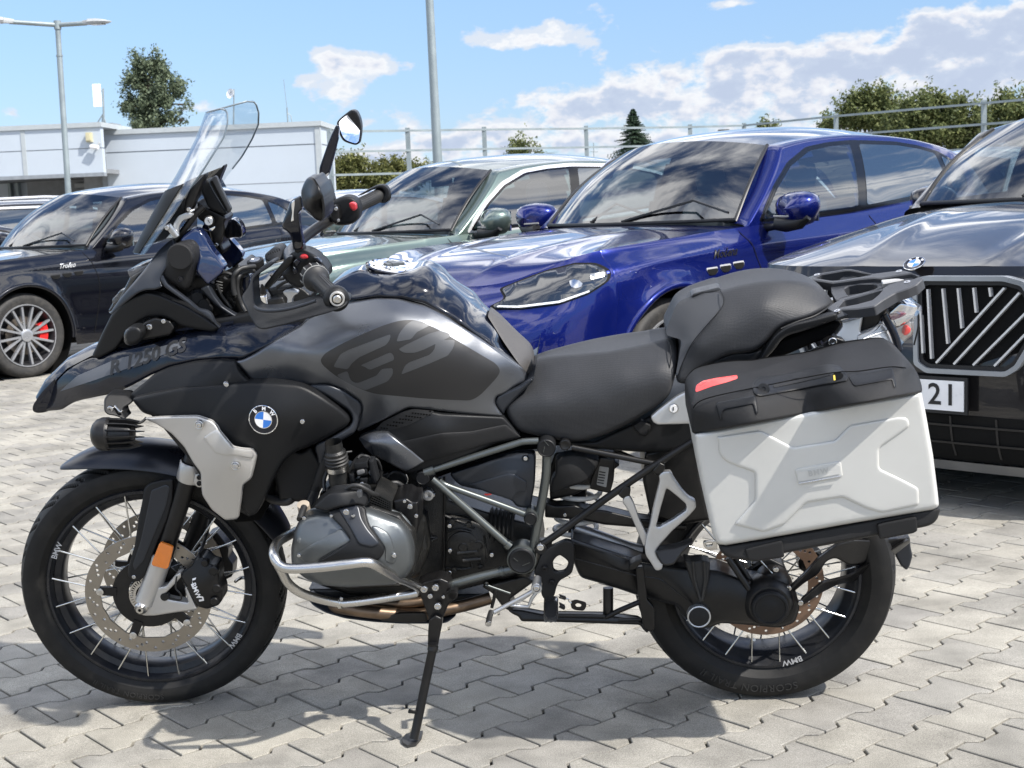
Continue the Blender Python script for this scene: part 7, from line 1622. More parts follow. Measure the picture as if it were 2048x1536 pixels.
for a_ in ('985,812 1005,806 1000,818 985,822 990,858 984,860', '1016,900 1040,905 1045,925 1020,930 1018,920 1036,918 1034,910 1018,908'): sh('lettering_bracket', 'A', a_, None, T=.0003, m=M_WHITE, e=0, on=cal, off=.0018, parent=cal.o, rc=.5, g=3)
sh('brake_caliper', 'A', '1060,590 1110,570 1150,620 1172,660 1168,700 1195,740 1190,800 1150,820 1120,790 1060,700', .10, T=.05, m=M_BLKM, e=.006, r=4, label='far side front brake caliper')
tb('brake_hose', 'A', '1085,450,.02 1070,540,.0 1040,640,-.06 1020,690,-.11 1010,720,-.12', .0042, M_RUBB); tb('sensor_cable', 'A', '905,800,-.125 900,860,-.125 925,890,-.125 925,920,-.12 880,915,-.12 850,905,-.12', .0022, M_RUBB, n=6)
tb('brake_hose', 'A', '1100,300,.0 1095,380,.01 1080,460,.02', .004, M_RUBB)
# fog lamp
ca = Uz('J', 968, 350, -.245); cb = Uz('J', 1490, 345, -.245); axf = (cb-ca).normalized(); Lf = (cb-ca).length
mb = MB(); mb.lathe(ca, axf, [(-.003, 0), (-.003, .020), (.0, .026), (.008, .034), (.02, .0385), (.034, .0385), (.037, .036), (.04, .034)], 36); fl = mb.build('fog_lamp', M_BLKM, bike, 35); fl['label'] = 'black auxiliary lamp below the beak'
mb = MB(); mb.lathe(ca, axf, [(.036, .030), (.05, .029), (.085, .024), (.088, .022), (.09, 0)], 24); mb.build('lamp_body', M_BLKM, fl, 35)
u_ = axf.orthogonal().normalized(); v_ = axf.cross(u_)
for k in range(14):
    a = 2*PI*k/14; d_ = u_*math.cos(a)+v_*math.sin(a); w_ = axf.cross(d_); mb = MB()
    p = [ca+axf*.036+d_*.020, ca+axf*.036+d_*.037, ca+axf*.08+d_*.035, ca+axf*.106+d_*.029, ca+axf*.085+d_*.020]
    mb.add([q+w_*.0012 for q in p]+[q-w_*.0012 for q in p], [(0, 1, 2, 3, 4), (9, 8, 7, 6, 5)]+[(i, 5+i, 5+(i+1) % 5, (i+1) % 5) for i in range(5)]); mb.build('lamp_fin', M_BLKM, fl, None)
sh('lamp_mark', 'J', '992,430 1040,422 1035,440 995,447', -.2795, T=.001, m=M_WHITE, e=0, rc=1)
sh('lamp_mount', 'J', '1066,-10 1110,-70 1300,-60 1370,0 1340,40 1260,85 1270,140 1300,180 1270,200 1180,160 1100,150 1064,110', '1066,0,-.21 1370,0,-.17 1270,190,-.225', m=M_MATTE, e=.006, r=4, T=.04, rc=5)
bolt('J', 1130, 92, -.222, .0075); tb('lamp_cable', 'J', '1500,180,-.22 1430,235,-.23 1300,225,-.24', .003, M_RUBB, n=8); tb('cable_clip', 'J', '1180,60,-.215 1230,120,-.225 1250,110,-.22', .003, M_STEEL, n=8)
# turn signal
ts = sh('turn_signal', 'B', '598,930 612,895 640,872 690,868 725,900 715,950 690,985 640,998 605,985', -.19, T=.045, m=M_MATTE, e=.014, r=9, rc=10); 
sh('turn_signal_lens', 'B', '598,930 612,895 640,880 650,890 632,925 628,975 640,995 605,985', -.188, T=.045, m=M_LENS, e=.006, r=3, rc=6)
sh('turn_signal_stalk', 'B', '690,880 740,840 800,815 900,835 930,880 900,930 800,950 720,960', -.15, T=.05, m=M_BLKM, e=.008, r=5)
bolt('B', 765, 876, -.152, .007); bolt('B', 855, 840, -.152, .0055)
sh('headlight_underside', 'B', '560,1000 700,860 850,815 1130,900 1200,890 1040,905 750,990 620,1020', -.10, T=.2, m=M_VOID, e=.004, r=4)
# windscreen: a clear curved shield; each row = (near edge, centre) and the far edge mirrored
ROW = [((118, 1118, -.115), (78, 1085)), ((215, 985, -.150), (130, 985)), ((320, 835, -.170), (205, 845)), ((395, 715, -.182), (275, 720)), ((478, 605, -.185), (345, 610)), ((560, 475, -.178), (415, 480)), ((628, 365, -.160), (470, 370)), ((652, 275, -.145), (503, 280)), ((650, 215, -.135), (522, 225)), ((632, 178, -.128), (532, 203))]
def screen_row(k):
    (a, b, Y_), (c, d) = ROW[k]; return Uz('C', a, b, Y_), Uz('C', c, d, 0.0)
nu = 21
M_EDGE = mat('polycarbonate_edge', (.12, .15, .17), .2, coat=.5)
def screen_pt(v, u):
    k = min(int(v), len(ROW)-2); f_ = v-k; A = screen_row(k); B = screen_row(k+1); e_ = A[0].lerp(B[0], f_); c_ = A[1].lerp(B[1], f_)
    w_ = abs(u)**2.3
    return Vector((c_.x+(e_.x-c_.x)*w_, abs(e_.y)*u, c_.z+(e_.z-c_.z)*w_))
def screen(name, v0, v1, m_, th, off=0., umax=1.0, arch=0.):
    vs_ = []; nvv = 22
    for s__ in (0, 1):
        for i in range(nvv+1):
            for j in range(nu):
                u = -umax+2*umax*j/(nu-1); v = v0+(v1-v0)*i/nvv
                if arch: v = v0+(v1+arch*(1-u*u)*-1-v0)*i/nvv
                p = screen_pt(v, u); p.x += off+s__*th; vs_.append(p)
    M_ = (nvv+1)*nu; fs_ = []
    for s__ in (0, 1): fs_ += [(s__*M_+i*nu+j, s__*M_+(i+1)*nu+j, s__*M_+(i+1)*nu+j+1, s__*M_+i*nu+j+1) for i in range(nvv) for j in range(nu-1)]
    for i in range(nvv):
        for j in (0, nu-1): fs_.append((i*nu+j, (i+1)*nu+j, M_+(i+1)*nu+j, M_+i*nu+j))
    for j in range(nu-1):
        for i in (0, nvv): fs_.append((i*nu+j, i*nu+j+1, M_+i*nu+j+1, M_+i*nu+j))
    mb = MB(); mb.add(vs_, fs_); return mb.build(name, m_, bike, 50)
ws = screen('windscreen', 0.0, 9.0, M_CLEAR, .0035); ws['label'] = 'clear curved windscreen'
screen('wind_deflector', 0.05, 3.7, mat('black_screen_base', (.006, .0065, .0065), .55, spec=.12), .002, off=-.0030, umax=.86, arch=.5)
for sgn in (-1, 1):
    mb = MB(); mb.tube([screen_pt(v, sgn*1.0)+Vector((.0017, 0, 0)) for v in np.linspace(3.2, 8.6, 24)], .0022, 6); mb.build('windscreen_edge', M_EDGE, bike, 60)
mb = MB(); mb.tube([screen_pt(8.6, -1)+Vector((.0017, 0, 0))]+[screen_pt(9.0, u)+Vector((.0017, 0, 0)) for u in np.linspace(-.93, .93, 15)]+[screen_pt(8.6, 1)+Vector((.0017, 0, 0))], .0022, 6); mb.build('windscreen_edge', M_EDGE, bike, 60)
# screen mechanism
tb('screen_arm', 'C', '325,1030,-.09 400,930,-.09 450,860,-.085 505,810,-.08', .0075, M_BLKM, n=12)
sh('screen_bracket', 'C', '305,925 340,870 390,850 440,855 425,880 370,900 345,940 340,1000 318,1010', -.12, T=.01, m=M_ALU2, e=.002, r=2); tb('screen_pin', 'C', '275,930,-.13 330,1000,-.12', .0075, M_ALU2, sm=False); bolt('C', 270, 945, -.14, .006)
sh('screen_slide', 'C', '385,770 410,700 470,640 512,595 515,610 470,720 440,800 400,870 370,880', -.10, T=.03, m=M_BLKM, e=.004, r=3, mir=True); bolt('C', 408, 828, -.125, .005); tb('screen_cable', 'C', '390,900,-.1 410,850,-.11 440,830,-.1', .003, M_STEEL, n=8)
# navigation mount
nv = sh('navigation_unit', 'Q', '112,108 140,92 225,50 240,80 300,210 480,490 440,522 250,432 225,400 160,250 120,150', -.045, T=.045, m=M_MATTE, e=.006, r=5, rc=8)
sh('navigation_frame', 'Q', '238,72 318,8 345,22 400,160 535,440 480,492 380,330 300,205', '238,72,-.052 535,440,-.052', m=mat('dark_grey_plastic', (.022, .024, .028), .45), e=.003, r=3, T=.012, rc=5); sh('navigation_slot', 'Q', '262,85 285,70 475,440 462,470 400,360', -.0555, T=.002, m=M_VOID, e=0)
sh('navigation_mount', 'Q', '180,400 250,430 440,520 470,560 440,600 450,700 430,820 400,880 440,960 400,1030 330,900 280,860 250,740 230,640 170,600 100,560 90,330', -.03, T=.07, m=M_BLKM, e=.006, r=5)
lt('key_lock', 'Q', 240, 590, -.055, [(-.02, .0125), (.002, .0125), (.003, .011)], M_BLKM, axis=(.25, -1, .1)); lt('key_face', 'Q', 238, 592, -.057, [(-.005, .0098), (.002, .0098), (.0028, .0088), (.0028, 0)], M_ALU2, axis=(.25, -1, .1)); seg(228, 572, 250, 612, 'Q', -.0612, .0014, .0006, M_VOID, 'key_slot')
sh('key_tab', 'Q', '235,690 325,655 320,680 278,722 250,712', -.056, T=.003, m=M_CHROME, e=.001, r=1)
sh('mount_knob', 'Q', '440,720 470,650 500,565 560,560 620,600 660,660 680,740 670,790 640,810 560,800 430,825', '440,720,-.03 680,740,-.03 560,660,-.055', m=M_GLOSS, e=.012, r=6, T=.04, rc=10); bolt('Q', 335, 895, -.045, .005)
# handlebar
hbN = ['601,560,-.20', '622,545,-.29', '632,556,-.35', '671,594,-.455']
bar = [Uz('X', 673, 598, -.470), Uz('X', 632, 557, -.350), Uz('X', 612, 545, -.27), Uz('X', 585, 528, -.14), Uz('X', 578, 508, -.03), Uz('X', 588, 495, .06), Uz('X', 609, 474, .16), Uz('X', 640, 452, .25), Uz('X', 668, 436, .30), Uz('X', 700, 419, .345), Uz('X', 758, 391, .465)]
mb = MB(); mb.tube(catmull(bar[1:10], 5), .0135, 18); mb.build('handlebar', M_BLKM, bike, 60)
def grip(a, b, nm='grip'):
    d = (b-a); L_ = d.length; prof = [(0, .028), (.004, .0285), (.007, .0265), (.012, .0200), (.03, .0172), (L_*.5, .0165), (L_*.8, .0172), (L_-.004, .0185), (L_, .019)]
    mb = MB(); mb.lathe(a, d, prof, 32); o = mb.build(nm, M_RUBB, bike, 45)
    for k in range(20):
        an = 2*PI*k/20; u = d.normalized().orthogonal().normalized(); v = d.normalized().cross(u); r_ = (u*math.cos(an)+v*math.sin(an))
        q = MB(); q.obox(a+d*.52+r_*.0172, d*.30, r_*.0006, d.normalized().cross(r_)*.0009); q.build('grip_rib', M_RUBB, o, None)
    return o
grip(bar[1], bar[0]); grip(bar[9], bar[10])
dn = (bar[0]-bar[1]).normalized(); mb = MB(); mb.lathe(bar[1]-dn*.022, dn, [(0, .026), (.003, .029), (.018, .029), (.020, .0265)], 32); mb.build('grip_collar', M_MATTE, bike, 35)
mb = MB(); mb.lathe(bar[1], dn, [(-.001, .0288), (.0015, .0292), (.0030, .0282)], 40); mb.build('collar_edge', mat('worn_edge', (.2, .2, .19), .4), bike, 35)
for k in range(12):
    an = 2*PI*k/12; u = dn.orthogonal().normalized(); v = dn.cross(u); r_ = (u*math.cos(an)+v*math.sin(an)); q = MB(); q.obox(bar[1]-dn*.011+r_*.0292, dn*.008, r_*.0008, dn.cross(r_)*.0012); q.build('collar_rib', MATS['worn_edge'], bike, None)
mb = MB(); mb.lathe(bar[0], (dn+Vector((0, -.6, 0))).normalized(), [(-.02, .022), (-.008, .0265), (.004, .0255), (.010, .020), (.012, .0165)], 32); mb.build('bar_end_weight', M_MATTE, bike, 45)
axw = (dn+Vector((0, -2.2, 0))).normalized(); cw = Uz('K', 1756, 1012, -.488)
mb = MB(); mb.lathe(cw, axw, [(-.02, .0150), (.0005, .0150), (.0015, .0142), (.0010, .0110)], 32); mb.build('bar_end_ring', M_ALU, bike, 35)
mb = MB(); mb.lathe(cw, axw, [(-.004, .0085), (.003, .0085), (.0045, .0065), (.0045, .0035), (.002, .003), (.002, 0)], 20); mb.build('bolt', M_STEEL, bike, 35)
hg = sh('hand_guard', 'K', '1885,1000 1892,1050 1870,1090 1810,1130 1700,1170 1550,1215 1350,1270 1200,1312 1080,1345 960,1372 860,1395 790,1400 740,1382 705,1340 640,1240 600,1150 560,1070 532,985 560,935 605,885 640,800 655,740 680,690 740,640 820,580 900,535 945,522 945,560 900,600 820,650 740,700 695,750 685,800 692,920 700,1040 715,1100 745,1125 800,1145 900,1145 1050,1125 1200,1095 1340,1050 1460,1010 1560,985 1650,990 1700,1000 1760,960', '1885,1040,-.475 1700,1060,-.478 1500,1120,-.475 1200,1220,-.465 900,1290,-.450 720,1280,-.43 620,1100,-.40 560,980,-.37 660,780,-.345 800,620,-.32 945,530,-.30', m=M_MATTE, e=.006, r=4, g=4, T=.055, rc=14, smooth=50, label='matt black hand guard')
tb('guard_highlight_lip', 'K', '700,1110,-.435 760,1150,-.445 900,1165,-.455 1100,1145,-.462 1300,1095,-.468 1480,1035,-.472', .0035, M_SATIN)
sh('clutch_lever', 'K', '815,860 830,825 960,660 1110,478 1160,455 1205,470 1195,520 1120,610 1000,740 900,860 860,900', '815,860,-.30 1205,470,-.29', m=M_BLKM, e=.004, r=3, T=.02)
sw_ = sh('switch_unit', 'K', '1120,460 1200,395 1300,370 1400,400 1500,460 1590,560 1640,640 1650,710 1600,760 1450,700 1350,850 1250,880 1120,800 1040,700 1100,640 1150,560', '1120,460,-.27 1650,700,-.31 1350,850,-.29 1350,550,-.315', m=M_MATTE, e=.012, r=7, T=.06, rc=12)
sh('horn_button', 'K', '1275,470 1290,448 1350,440 1385,465 1385,490 1350,500 1300,498', -.322, T=.012, m=mat('red_button', (.42, .02, .025), .35, coat=.4), e=.003, r=2, rc=4, label='red rocker switch')
for b_ in ('1440,470 1500,480 1560,540 1540,570 1480,530', '1560,600 1640,680 1650,720 1600,720 1560,650', '1190,540 1240,500 1290,540 1240,600', '1180,640 1230,610 1250,680 1200,690'): sh('switch_key', 'K', b_, -.326, T=.012, m=M_GLOSS, e=.002, r=2, rc=3)
seg(1200, 600, 1230, 635, 'K', -.322, .0012, .0006, M_WHITE, 'switch_mark'); seg(1200, 635, 1235, 640, 'K', -.322, .0012, .0006, M_WHITE, 'switch_mark')
mb = MB(); mb.lathe(Uz('K', 810, 1000, -.25), (0, -.2, 1), [(-.013, .0085), (.006, .0088), (.007, .007)], 20); mb.build('lever_adjuster', M_CHROME, bike, 35)
mb = MB(); mb.lathe(Uz('K', 805, 900, -.25), (0, -.2, 1), [(-.008, .0075), (.004, .0065), (.014, .002)], 16); mb.build('adjuster_tip', M_BLKM, bike, 35)
sh('lever_perch', 'K', '1060,915 1100,898 1180,890 1250,915 1252,945 1200,970 1180,1020 1175,1100 1110,1100 1120,1000 1070,950', -.22, T=.02, m=M_ALU2, e=.003, r=3)
sh('cable_nest', 'K', '700,1040 760,1000 860,1020 940,1000 1060,980 1110,1100 900,1130 720,1130', -.12, T=.08, m=M_CAST, e=.006, r=4)
sh('triple_clamp', 'K', '860,880 1000,840 1200,820 1330,880 1420,960 1400,1060 1250,1080 1100,1100 940,1040', -.08, T=.16, m=M_CAST, e=.008, r=5)
for a_ in ('900,700,-.2 1000,760,-.2 1150,720,-.22', '940,800,-.2 1040,700,-.2 1140,660,-.2', '980,860,-.2 1080,800,-.2 1200,760,-.22', '1000,900,-.2 1150,860,-.2 1250,820,-.2'): tb('wiring', 'K', a_, .0035, M_RUBB, n=8)
sh('clutch_reservoir', 'K', '828,450 850,420 940,345 1000,340 1040,370 1060,420 1095,465 1090,490 1050,515 900,535 838,520', '828,450,-.02 1000,340,.0 1095,465,-.02 950,470,-.04', m=M_MATTE, e=.006, r=4, T=.06, rc=6)
for k in range(6): seg(870+k*28, 425-k*12, 885+k*28, 452-k*12, 'K', -.043, .0022, .001, M_BLKM, 'reservoir_rib')
sh('reservoir_body', 'K', '838,500 900,520 1050,510 1180,400 1170,440 1100,520 950,560 850,560', -.01, T=.05, m=M_ALU, e=.004, r=3)
cc_ = Uz('K', 705, 525, -.03); axc = Vector((-.12, -.25, 1)).normalized()
mb = MB(); mb.lathe(cc_, axc, [(-.018, .018), (-.004, .020), (.002, .0195), (.003, .015), (.0025, .013)], 28); mb.build('steering_cap', M_BLKM, bike, 35)
mb = MB(); mb.lathe(cc_, axc, [(.0026, .0125), (.0036, .0125), (.0036, .009), (.003, .0085), (.003, 0)], 28); mb.build('steering_nut', M_STEEL, bike, 35)
tb('brake_hose', 'K', '700,595,-.06 600,605,-.08 520,625,-.09 455,680,-.10 425,750,-.10 430,880,-.10 450,960,-.10', .0058, M_RUBB); tb('brake_hose', 'K', '690,650,-.05 600,660,-.07 530,690,-.08 490,740,-.09 475,830,-.09 490,960,-.09 540,1090,-.09 590,1180,-.10', .0050, M_RUBB)
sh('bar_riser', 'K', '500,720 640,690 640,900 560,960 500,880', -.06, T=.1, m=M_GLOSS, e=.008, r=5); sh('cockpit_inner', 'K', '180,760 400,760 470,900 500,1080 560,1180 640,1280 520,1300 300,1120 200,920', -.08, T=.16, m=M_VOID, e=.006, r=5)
for k in range(7): seg(205, 780+k*18, 290, 800+k*18, 'K', -.083, .0016, .001, mat('worn_edge', (.2, .2, .19), .4), 'wiring_clip') if k % 2 == 0 else None
# mirrors
sh('mirror_stem', 'Q', '1320,958 1310,870 1290,780 1245,720 1178,682 1182,615 1225,500 1268,390 1300,318 1370,280 1420,258 1442,440 1392,470 1400,600 1425,760 1455,900 1440,940 1385,965', '1320,958,-.31 1300,318,-.345 1430,300,-.37 1200,640,-.34', m=M_GLOSS, e=.006, r=4, T=.022, rc=6)
sh('stem_glint_facet', 'Q', '1300,340 1345,310 1375,440 1330,590 1292,600 1310,480 1300,420', -.352, T=.003, m=M_CHROME, e=.001, r=2); sh('mirror_stem_foot', 'K', '1205,400 1230,270 1310,270 1335,380 1300,420 1240,425', -.30, T=.028, m=M_BLKM, e=.006, r=4)
sh('mirror_housing', 'Q', '1420,252 1424,190 1455,110 1495,42 1540,20 1575,28 1625,75 1672,170 1712,290 1728,400 1722,530 1698,588 1650,592 1590,560 1530,480 1455,425 1440,330', '1420,252,-.39 1540,20,-.43 1728,400,-.43 1650,592,-.42 1560,300,-.46', m=M_BLKM, e=.012, r=6, T=.06, rc=14, g=4, label='black mirror housing on the near side')
sh('mirror_rim', 'Q', '1560,30 1600,50 1660,140 1705,260 1730,400 1722,540 1695,590 1700,500 1695,380 1660,230 1610,110', -.455, T=.10, m=M_BLKM, e=.002, r=2)
sh('mirror_stem', 'C', '1352,285 1372,300 1366,370 1340,480 1308,600 1260,652 1240,655 1244,560 1300,400 1325,340', '1352,285,.44 1250,650,.36', m=M_GLOSS, e=.004, r=4, T=.015, rc=5); sh('stem_glint_facet', 'C', '1245,650 1250,630 1305,590 1300,610 1262,655', .352, T=.002, m=M_ALU, e=0)
sh('mirror_stem_foot', 'C', '1252,665 1305,635 1322,690 1340,760 1345,830 1290,850 1280,740', .335, T=.03, m=M_BLKM, e=.006, r=4)
sh('mirror_housing', 'C', '1352,272 1380,240 1448,188 1482,196 1503,240 1513,290 1510,350 1500,405 1478,418 1430,405 1395,390 1370,345', '1352,272,.47 1510,300,.52', m=M_BLKM, e=.006, r=3, T=.03, rc=6, g=3, label='mirror on the far side reflecting the sky')
mg = sh('mirror_glass', 'C', '1368,272 1385,252 1452,200 1478,206 1496,240 1504,290 1502,345 1494,395 1476,406 1436,394 1404,378 1384,340', '1368,272,.457 1500,300,.500 1440,230,.500 1470,400,.466', T=.004, m=M_MIRR, e=.0, rc=6, g=4)
# far side controls
sh('switch_unit', 'C', '1285,800 1350,765 1410,742 1455,748 1490,775 1505,820 1500,880 1470,915 1420,930 1350,932 1300,900 1280,850', '1285,800,.29 1500,850,.31', m=M_MATTE, e=.010, r=7, T=.05, rc=10); sh('kill_switch', 'C', '1432,788 1455,782 1478,795 1482,830 1460,840 1438,815', .275, T=.02, m=MATS['red_button'], e=.003, r=2, rc=3, label='red engine stop switch')
sh('bar_clamp_far', 'C', '1310,810 1350,800 1370,830 1375,890 1350,925 1320,900', .265, T=.03, m=M_BLKM, e=.004, r=3); bolt('C', 1352, 825, .262, .005); bolt('C', 1366, 898, .262, .004)
sh('hand_guard', 'C', '1480,745 1560,700 1620,672 1660,672 1690,700 1690,750 1670,780 1640,790 1665,720 1640,690 1590,700 1520,735', '1480,745,.40 1690,720,.50', m=M_MATTE, e=.003, r=3, T=.03, rc=6, label='far side hand guard'); lt('bar_end_weight', 'C', 1652, 733, .47, [(-.006, .022), (.006, .022), (.010, .016), (.010, 0)], M_MATTE, axis=(bar[10]-bar[9]))
# ================================================================== tail
_p1 = U(1674, 621, -.13); _p2 = U(1634, 549, .13); _p3 = U(1814, 564, -.09)
_n = (_p2-_p1).cross(_p3-_p1).normalized(); _n = _n if _n.z > 0 else -_n
def plate(name, zone, pts, th, m_, holes=(), rc=3, up_=0., bev=.0022, parent=None):
    """piece lying on the rack plane, outline read off the photograph"""
    P = roundpoly(PP(zone, pts), rc); H = [roundpoly(PP(zone, h), rc) for h in holes]
    V, Tn, bl = sheet2d(P, H, 3.0, [1.2] if bev else [])
    loops = [[tuple(V[i]) for i in b] for b in bl]; d = distpoly(loops[0], V)
    for h in loops[1:]: d = np.minimum(d, distpoly(h, V))
    vs = [UPl(x, y, _p1+_n*up_, _n)-_n*(bev if dd < .5 else 0) for (x, y), dd in zip(V, d)]; n = len(vs); fs = list(Tn)
    vs += [v-_n*th for v in vs]; fs += [tuple(n+i for i in reversed(t)) for t in Tn]
    for b in bl:
        k = len(b); fs += [(b[i], b[(i+1) % k], n+b[(i+1) % k], n+b[i]) for i in range(k)]
    mb = MB(); mb.add(vs, fs); return mb.build(name, m_, parent or bike, 30)
M_RACK = mat('rack_black_plastic', (.035, .037, .042), .38, bump=.2, bscale=1200, var=.08)
plate('luggage_rack', 'O', '412,680 520,600 660,515 900,455 1150,400 1300,365 1400,300 1620,235 1780,218 1880,175 1945,208 1905,250 1835,312 1700,372 1510,435 1400,500 1290,565 1170,650 900,690 660,702 530,748', .020, M_RACK, holes=['590,672 690,552 900,500 1310,378 1240,460 1140,545 900,610 660,655'], up_=.004)
plate('luggage_rack_wing', 'O', '165,232 190,170 240,130 330,120 700,58 800,55 1000,95 1150,130 1500,85 1640,78 1760,110 1895,165 1860,168 1750,130 1500,170 1280,212 1150,205 950,222 520,282 230,238', .020, M_RACK, holes=['240,200 330,150 700,85 790,82 1140,145 950,180 620,232 500,240'], up_=.004)
plate('luggage_rack_centre', 'O', '480,290 700,262 1150,208 1280,215 1640,150 1750,130 1880,175 1780,218 1620,235 1400,290 1300,365 1150,400 660,515 560,560 490,440', .024, M_RACK, holes=['690,375 760,330 900,300 1160,292 1215,320 1215,350 1180,372 960,430 745,470'], up_=-.006)
plate('rack_wing_insert', 'O', '590,672 690,552 900,500 1180,430 880,520 830,608 700,640', .004, M_RACK, up_=-.014); plate('rack_wing_insert', 'O', '600,225 800,88 940,180', .004, mat('dark_grey_plastic', (.045, .05, .056), .4), up_=-.010)
plate('rack_latch', 'O', '1270,240 1290,225 1500,205 1640,212 1560,240 1300,290', .012, M_ALU, up_=.006)
for x_, y_ in ((585, 722), (268, 155), (1690, 268), (1560, 100)):
    c_ = UPl(*px('O', x_, y_), _p1+_n*.004, _n); mb = MB(); mb.lathe(c_, _n, [(-.004, .0075), (.001, .0075), (.0015, .006), (.0015, .003), (0, .0028), (0, 0)], 16); mb.build('bolt', M_SCREW, bike, 30)
sh('rack_side', 'O', '530,748 660,702 900,690 1170,650 1290,565 1510,435 1830,312 1945,210 1945,250 1900,330 1780,360 1560,440 1420,520 1300,620 1200,690 900,760 500,880 0,1050 -300,1130 -300,1010 0,910 400,790', '530,748,-.145 1170,650,-.14 1510,435,-.125 1945,230,-.10 -200,1050,-.168 500,860,-.155', m=M_SATIN, e=.005, r=4, T=.024, rc=6, g=4)
sh('rack_tail_tray', 'O', '1510,440 1780,370 1860,385 1910,420 1880,460 1700,505 1560,530 1500,510', -.07, T=.14, m=M_RACK, e=.004, r=3)
sh('grab_handle', 'H', '735,782 742,750 770,690 820,600 870,535 935,490 1000,465 1110,440 1260,400 1270,440 1180,475 1060,515 950,545 905,575 860,640 790,710 760,760', '735,782,-.172 870,535,-.178 1260,420,-.160', m=M_MATTE, e=.008, r=6, T=.026, mir=True, rc=14, label='black grab handle beside the passenger seat')
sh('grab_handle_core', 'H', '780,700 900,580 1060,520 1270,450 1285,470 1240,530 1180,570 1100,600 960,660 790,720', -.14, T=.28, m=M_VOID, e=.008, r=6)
sh('rack_leg', 'O', '1000,795 1200,735 1340,640 1420,590 1530,515 1560,540 1400,650 1350,745 1290,830 1240,920 1180,970 945,1075', -.105, T=.20, m=M_BLKM, e=.004, r=4)
sh('tail_side_panel', 'O', '150,1392 300,1330 380,1290 480,1170 600,1050 660,950 640,890 800,840 1000,788 945,1075 1240,930 1290,900 1390,1010 1470,1250 1400,1400 900,1420 150,1440', '150,1392,-.145 480,1180,-.14 660,900,-.125 1000,790,-.11 1400,1020,-.10 1400,1400,-.12', m=M_ALU, e=.006, r=5, g=5, T=.03, mir=True, rc=6, label='silver tail side panel')
tb('tail_panel_crease', 'O', '915,1190,-.128 930,1110,-.126 1100,1040,-.118 1240,940,-.110 1275,945,-.108 1200,1040,-.113 1060,1120,-.12 960,1190,-.126', .0016, M_ALU2, n=6); tb('tail_panel_crease', 'O', '960,1180,-.126 1200,1090,-.115 1390,1020,-.103', .0016, M_ALU2, n=6)
sh('case_lock_mount', 'O', '370,1210 470,1150 570,1140 700,1180 740,1245 600,1290 400,1330 365,1300', -.165, T=.04, m=M_BLKM, e=.004, r=4); bolt('O', 510, 1205, -.168, .010, m=M_SCREW)
for k in range(5): lt('lock_rack_tooth', 'O', 430+k*55, 1300-k*12, -.168, [(-.01, .0028), (.002, .0028), (.002, 0)], M_BLKM, n=8)
sh('case_rail', 'H', '980,690 1100,655 1180,640 1180,665 1100,690 1010,720', -.18, T=.02, m=M_ALU2, e=.003, r=3)
tb('tail_lamp_band', 'O', '1320,790,-.112 1400,930,-.112 1480,1080,-.113 1535,1230,-.115 1560,1340,-.117', .0085, M_GLOSS, flat=.6)
tl = sh('tail_lamp', 'O', '1352,745 1380,705 1460,640 1575,568 1700,570 1820,595 1918,640 1915,700 1895,745 1790,860 1795,980 1790,1080 1752,1122 1660,1200 1582,1278 1555,1150 1490,980', '1352,745,-.10 1918,640,-.07 1582,1278,-.115 1650,800,-.105', m=M_LENS, e=.006, r=3, T=.15, rc=5, g=4, label='clear tail lamp with red element')
sh('tail_lamp_reflector', 'O', '1400,760 1580,600 1860,650 1780,830 1600,960 1500,960', -.07, T=.10, m=M_CHROME, e=.003, r=3); sh('tail_lamp_core', 'O', '1630,1110 1650,1000 1700,960 1750,1000 1740,1060 1680,1110', -.085, T=.10, m=M_RED, e=.004, r=3)
sh('tail_lamp_inner', 'O', '1395,800 1500,770 1690,765 1640,800 1480,870 1430,860', -.085, T=.02, m=mat('smoked_red', (.16, .02, .02), .2, coat=.6), e=.001, r=2); sh('tail_lamp_back', 'O', '1500,1000 1640,940 1740,880 1760,1080 1600,1230 1560,1130', -.06, T=.08, m=M_ALU, e=.002, r=2)
tb('tail_stay', 'X', '1828,690,-.02 1838,640,-.02 1830,600,-.02', .002, M_BLKM, n=6)
# lock plate
lp = sh('frame_lock_plate', 'H', '68,1068 110,1030 180,975 240,932 330,890 420,860 420,960 330,985 330,1112 110,1118 80,1100', '68,1068,-.17 240,932,-.17 330,1100,-.18', m=M_ALU2, e=.003, r=3, T=.012, rc=4); lt('plate_lock', 'H', 215, 1015, -.178, [(-.004, .0105), (.002, .0105), (.003, .009)], M_STEEL); lt('plate_lock_face', 'H', 215, 1015, -.180, [(-.002, .0088), (.002, .0088), (.002, 0)], M_WHITE); seg(213, 1005, 213, 1028, 'H', -.1826, .0022, .0006, M_VOID, 'key_slot')
# side case
LIDC = '340,985,-.455 380,1160,-.466 1100,1010,-.467 1800,905,-.464 345,900,-.405 420,960,-.460 740,875,-.462 1200,800,-.462 1690,755,-.455 355,865,-.385 740,800,-.375 1150,720,-.350 1500,640,-.340 1545,570,-.275 1200,640,-.290 800,745,-.330 1740,780,-.42 1640,650,-.36'
lid = sh('case_lid', 'H', '332,1165 326,1060 326,985 338,935 352,885 385,838 480,820 620,795 740,765 850,720 1000,680 1200,635 1380,595 1500,563 1545,566 1580,585 1640,640 1700,690 1755,750 1790,820 1806,880 1806,912 1500,972 1100,1042 700,1120 350,1178', LIDC, m=M_MATTE2, e=.014, r=6, g=6, back=-.255, rc=12, smooth=50, label='black lid of the side case')
tb('lid_seam', 'H', '340,1010,-.467 380,970,-.470 480,935,-.472 740,880,-.470 1200,790,-.470 1400,775,-.470 1600,748,-.466 1700,755,-.456', .0011, M_VOID, n=6)
